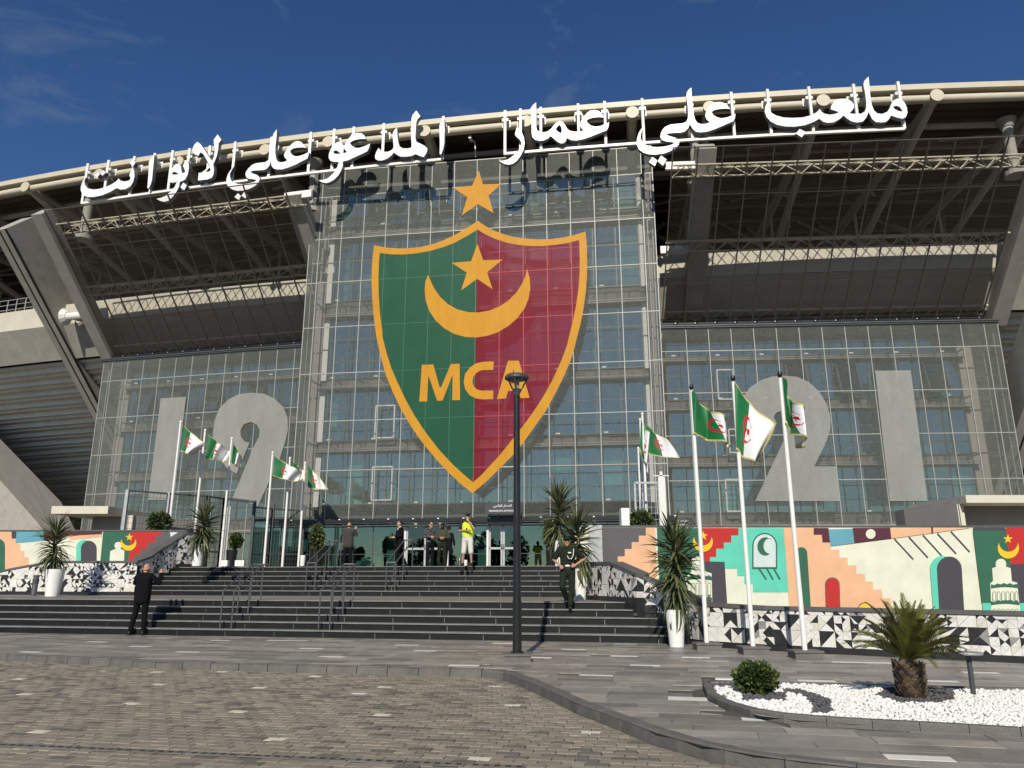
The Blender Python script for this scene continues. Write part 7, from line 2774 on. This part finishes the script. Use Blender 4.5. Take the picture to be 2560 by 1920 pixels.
# man in black photographing the stadium
P1 = atz(345, 1588, 0)
pm1, M1, h1 = person('bald man in a black suit on the plaza holding up a phone', P1, 172, 1.76,
       {'L': ((.33, -.12, 1.26), (.16, -.36, 1.52), (0, -.2, 1)), 'R': ((-.36, -.10, 1.25), (-.20, -.36, 1.50), (.1, -.2, 1))},
       {'L': ((.16, -.02, .50), (.22, .02, .085)), 'R': ((-.10, -.02, .50), (-.13, .0, .085))}, suit('suit_black', 'suit_black'), hair='skin', bald=True, head=(.0, .02))
m = MB().box((-.04, -.43, 1.50), (.04, -.42, 1.66))
inst('phone', m.mesh('phone', 'phone'), None, M1)
ph = bpy.data.objects['phone']
tag(ph, 'black phone held up by the bald man in the black suit', 'phone')

# soldier coming down the stairs
P2 = SP(u_at(1421, 1518, dnose(4) + .15), dnose(4) + .14, 4 * RISE)


def soldier_wear(cap=True, vest=None):
    def f(sho, hip, hd, arms, legs, lx):
        out = [('trousers', 'olive', trousers(hip, legs, .012), .018), ('boots', 'leather', shoes(legs, .010, True), .014),
               ('shirt', 'olive', torso(sho, lx, .014, z0=1.0) + sleeves(sho, arms, .016, .78), .018),
               ('belt', 'leather', [('c', (.06, 0, .99), (-.06, 0, .99), .142, .142)], .02)]
        if cap:
            out.append(('cap', 'olive', [('e', hd + [0, .01, .075], (.098, .112, .058)), ('c', hd + [.045, -.12, .05], hd + [-.045, -.12, .05], .028, .028), ('e', hd + [0, -.10, .055], (.085, .085, .018))], .012))
        return out
    return f


t2, M2, h2 = person('soldier in dark green uniform and cap with hands on hips, coming down the stairs', P2, -6, 1.73,
       {'L': ((.42, .04, 1.20), (.19, -.13, 1.04), (-.8, -.4, -.25)), 'R': ((-.34, .06, 1.18), (-.17, -.12, 1.02), (.5, -.5, -.4))},
       {'L': ((.10, -.06, .50), (.05, -.10, .085)), 'R': ((-.13, -.16, .54), (-.04, .12, .23))}, soldier_wear(), head=(0, .05))
m = MB().tube([(.16, -.10, 1.44), (.15, -.17, 1.28), (.10, -.19, 1.19), (.04, -.185, 1.20), (.0, -.175, 1.27)], .011, 6)
inst('cord', m.mesh('cord', 'cord_white'), t2, M2)
m = MB().box((.02, -.168, 1.33), (.10, -.150, 1.36))
inst('name_tape', m.mesh('name_tape', 'cord_white'), t2, M2)

# people on the forecourt
ZF = ZPOD


def fp(x, d):
    q = aty(x, 1412, d)
    return np.array([q[0], q[1], ZF])


person('man in a grey jacket seen from behind, waving one hand by the glass wall', fp(868, 31.2), 186, 1.78,
       {'L': ((.30, .02, 1.20), (.28, -.08, .95)), 'R': ((-.30, -.06, 1.24), (-.24, -.24, 1.50), (0, 0, 1))}, {'L': ((.12, .0, .5), (.15, .03, .09)), 'R': ((-.09, -.06, .5), (-.10, -.12, .09))}, suit('suit_grey', 'navy'), bald=True)
person('man in a black suit and white shirt walking left across the top of the stairs', fp(997, 29.6), -62, 1.72,
       {'L': ((.25, -.02, 1.18), (.16, -.26, 1.12)), 'R': ((-.25, -.02, 1.18), (-.12, -.27, 1.12))}, {'L': ((.09, -.14, .5), (.10, -.10, .09)), 'R': ((-.09, .1, .5), (-.10, .32, .12))}, suit('suit_black', 'suit_black', shirt='shirt_white'))


def casual(top, tm, sl=1.0, sh='leather', cap=None, vest=None, shorts=False, glasses=False):
    def f(sho, hip, hd, arms, legs, lx):
        out = [('shorts' if shorts else 'trousers', tm, trousers(hip, legs, .012 if shorts else .004, .12 if shorts else 1.0), .018)]
        out.append(('shoes', sh, shoes(legs, .003), .014))
        out.append(('shirt', top, torso(sho, lx, .008, z0=.98) + sleeves(sho, arms, .006, sl), .018))
        if vest:
            v = [('c', (.06 + lx * .3, 0, 1.0), (.07 + lx, 0, 1.34), .138, .136), ('c', (-.06 + lx * .3, 0, 1.0), (-.07 + lx, 0, 1.34), .138, .136), ('c', (.11 + lx, 0, 1.40), (.08 + lx, 0, 1.45), .075, .055), ('c', (-.11 + lx, 0, 1.40), (-.08 + lx, 0, 1.45), .075, .055)]
            out.append(('safety_vest', vest, v, .018))
        if cap:
            out.append(('cap', cap, [('e', hd + [0, .01, .07], (.092, .108, .062)), ('e', hd + [.02, -.09, .05], (.08, .075, .016))], .012))
        if glasses:
            out.append(('sunglasses', 'phone', [('c', hd + [.06, -.085, .018], hd + [-.06, -.085, .018], .018, .018)], .008))
        return out
    return f


person('man in a dark plaid shirt and sunglasses standing between the doors', fp(1074, 31.0), 38, 1.78,
       {'L': ((.26, -.03, 1.17), (.10, -.27, 1.14), (-.8, -.5, 0)), 'R': ((-.27, .02, 1.17), (-.14, -.26, 1.16), (.8, -.5, 0))}, STAND, casual('plaid', 'navy', glasses=True), hair='hair')
t5, M5, h5 = person('soldier in camouflage with a face covering and cap, looking down at his hands', fp(1104, 30.6), 4, 1.70,
       {'L': ((.29, -.02, 1.17), (.08, -.27, 1.15), (-.8, -.4, 0)), 'R': ((-.29, -.02, 1.17), (-.08, -.27, 1.15), (.8, -.4, 0))}, STAND,
       lambda sho, hip, hd, arms, legs, lx: [('trousers', 'olive', trousers(hip, legs, .012), .018), ('boots', 'leather', shoes(legs, .01, True), .014), ('jacket', 'camo', torso(sho, lx, .020, z0=1.0) + sleeves(sho, arms, .012), .018),
                                             ('cap', 'olive', [('e', hd + [0, .01, .07], (.096, .11, .06)), ('e', hd + [0, -.10, .045], (.08, .08, .018))], .012), ('face_cover', 'tee_black', [('c', hd + [0, -.05, -.03], hd + [0, -.03, -.09], .066, .062)], .012)])
person('person in dark blue partly hidden behind the camouflaged soldier', fp(1120, 32.4), 150, 1.68, {'L': ((.27, 0, 1.17), (.25, -.1, .95)), 'R': ((-.27, 0, 1.17), (-.25, -.1, .95))}, STAND, casual('navy', 'navy', cap='navy'))
person('man in yellow safety vest, white shorts and black cap, hand on chin', fp(1168, 26.9), -14, 1.78,
       {'L': ((.27, -.14, 1.22), (.05, -.17, 1.50), (-.3, 0, 1)), 'R': ((-.28, -.06, 1.16), (.08, -.24, 1.16), (1, -.1, 0))}, {'L': ((.13, -.03, .50), (.15, .0, .085)), 'R': ((-.12, -.02, .50), (-.17, .03, .085))},
       casual('tee_black', 'shorts_white', .75, 'leather', 'tee_black', 'hi_vis', True), hair='hair')

# cups and pails left at the top of the stairs
for x, d, h, r_, lab, cat in ((1159, 26.75, .24, .055, 'slim steel flask standing at the feet of the man in the yellow vest', 'flask'), (1160 + 1, 26.72, 0, 0, '', ''), (756, 27.2, .36, .09, 'white pail at the top of the stairs between the flagpoles', 'pail'), (1161, 0, 0, 0, '', '')):
    if not cat:
        continue
    p = fp(x - (10 if cat == 'flask' else 0), d)
    m = MB().lathe([(0, 0), (r_ * .85, 0), (r_, h * .75), (r_ * (.5 if cat == 'flask' else 1.0), h), (0, h)], p, 14)
    solo(cat, m, 'stainless' if cat == 'flask' else 'pot_white', lab, cat, loc=V(p))
p = fp(1162, 26.7)
m = MB().lathe([(0, 0), (.05, 0), (.06, .19), (.05, .19), (.045, .02)], p + [0.03, 0, 0], 12)
solo('cup', m, 'pot_white', 'white paper cup between the feet of the man in the yellow vest', 'cup', loc=V(p))
for x, w, lab in ((560, .22, 'small white box at the foot of the left flagpole'), (598, .32, 'larger white box right of the black planter by the flagpoles')):
    p = fp(x, 27.6)
    m = MB().box((p[0] - w / 2, p[1], p[2]), (p[0] + w / 2, p[1] + .2, p[2] + .2))
    solo('white_box', m, 'pot_white', lab, 'box', loc=V(p))
# dangling light fitting and floodlight on the far left soffit

# ================================================================== WOODED FAR SIDE OF THE ROAD, mirrored in the glass doors
rnd = np.random.default_rng(8)
tv, tf, tm = [], [], []
for k in range(46):
    cx, cy = -75 + k * 3.4 + rnd.uniform(-1, 1), -48 + rnd.uniform(-5, 5)
    h, r_ = rnd.uniform(5.0, 9.5), rnd.uniform(1.8, 2.8)
    n = 420
    for i in range(n):
        d = rnd.normal(size=3)
        d /= np.linalg.norm(d)
        p = np.array([cx, cy, h * .62]) + d * np.array([r_, r_, h * .38]) * rnd.random() ** .35
        a = rnd.normal(size=3)
        a /= np.linalg.norm(a)
        c = np.cross(a, rnd.normal(size=3))
        c /= np.linalg.norm(c)
        s_ = rnd.uniform(.22, .5)
        b = len(tv)
        tv += [V(p - a * s_), V(p + c * s_ * .6), V(p + a * s_), V(p - c * s_ * .6)]
        tf.append((b, b + 1, b + 2, b + 3))
        tm.append(int(rnd.random() < .3))
m = MB()
m.v, m.f, m.m = tv, tf, tm
for k in range(46):
    x = -75 + k * 3.4
    m.tube([(x, -48, -.15), (x + .2, -48, 3.5)], [.18, .1], 6, 2)
solo('trees', m, ['bush_leaf', 'yucca1', 'twig'], 'far dark tree line mirrored low in the glass doors', None, None, 'stuff')
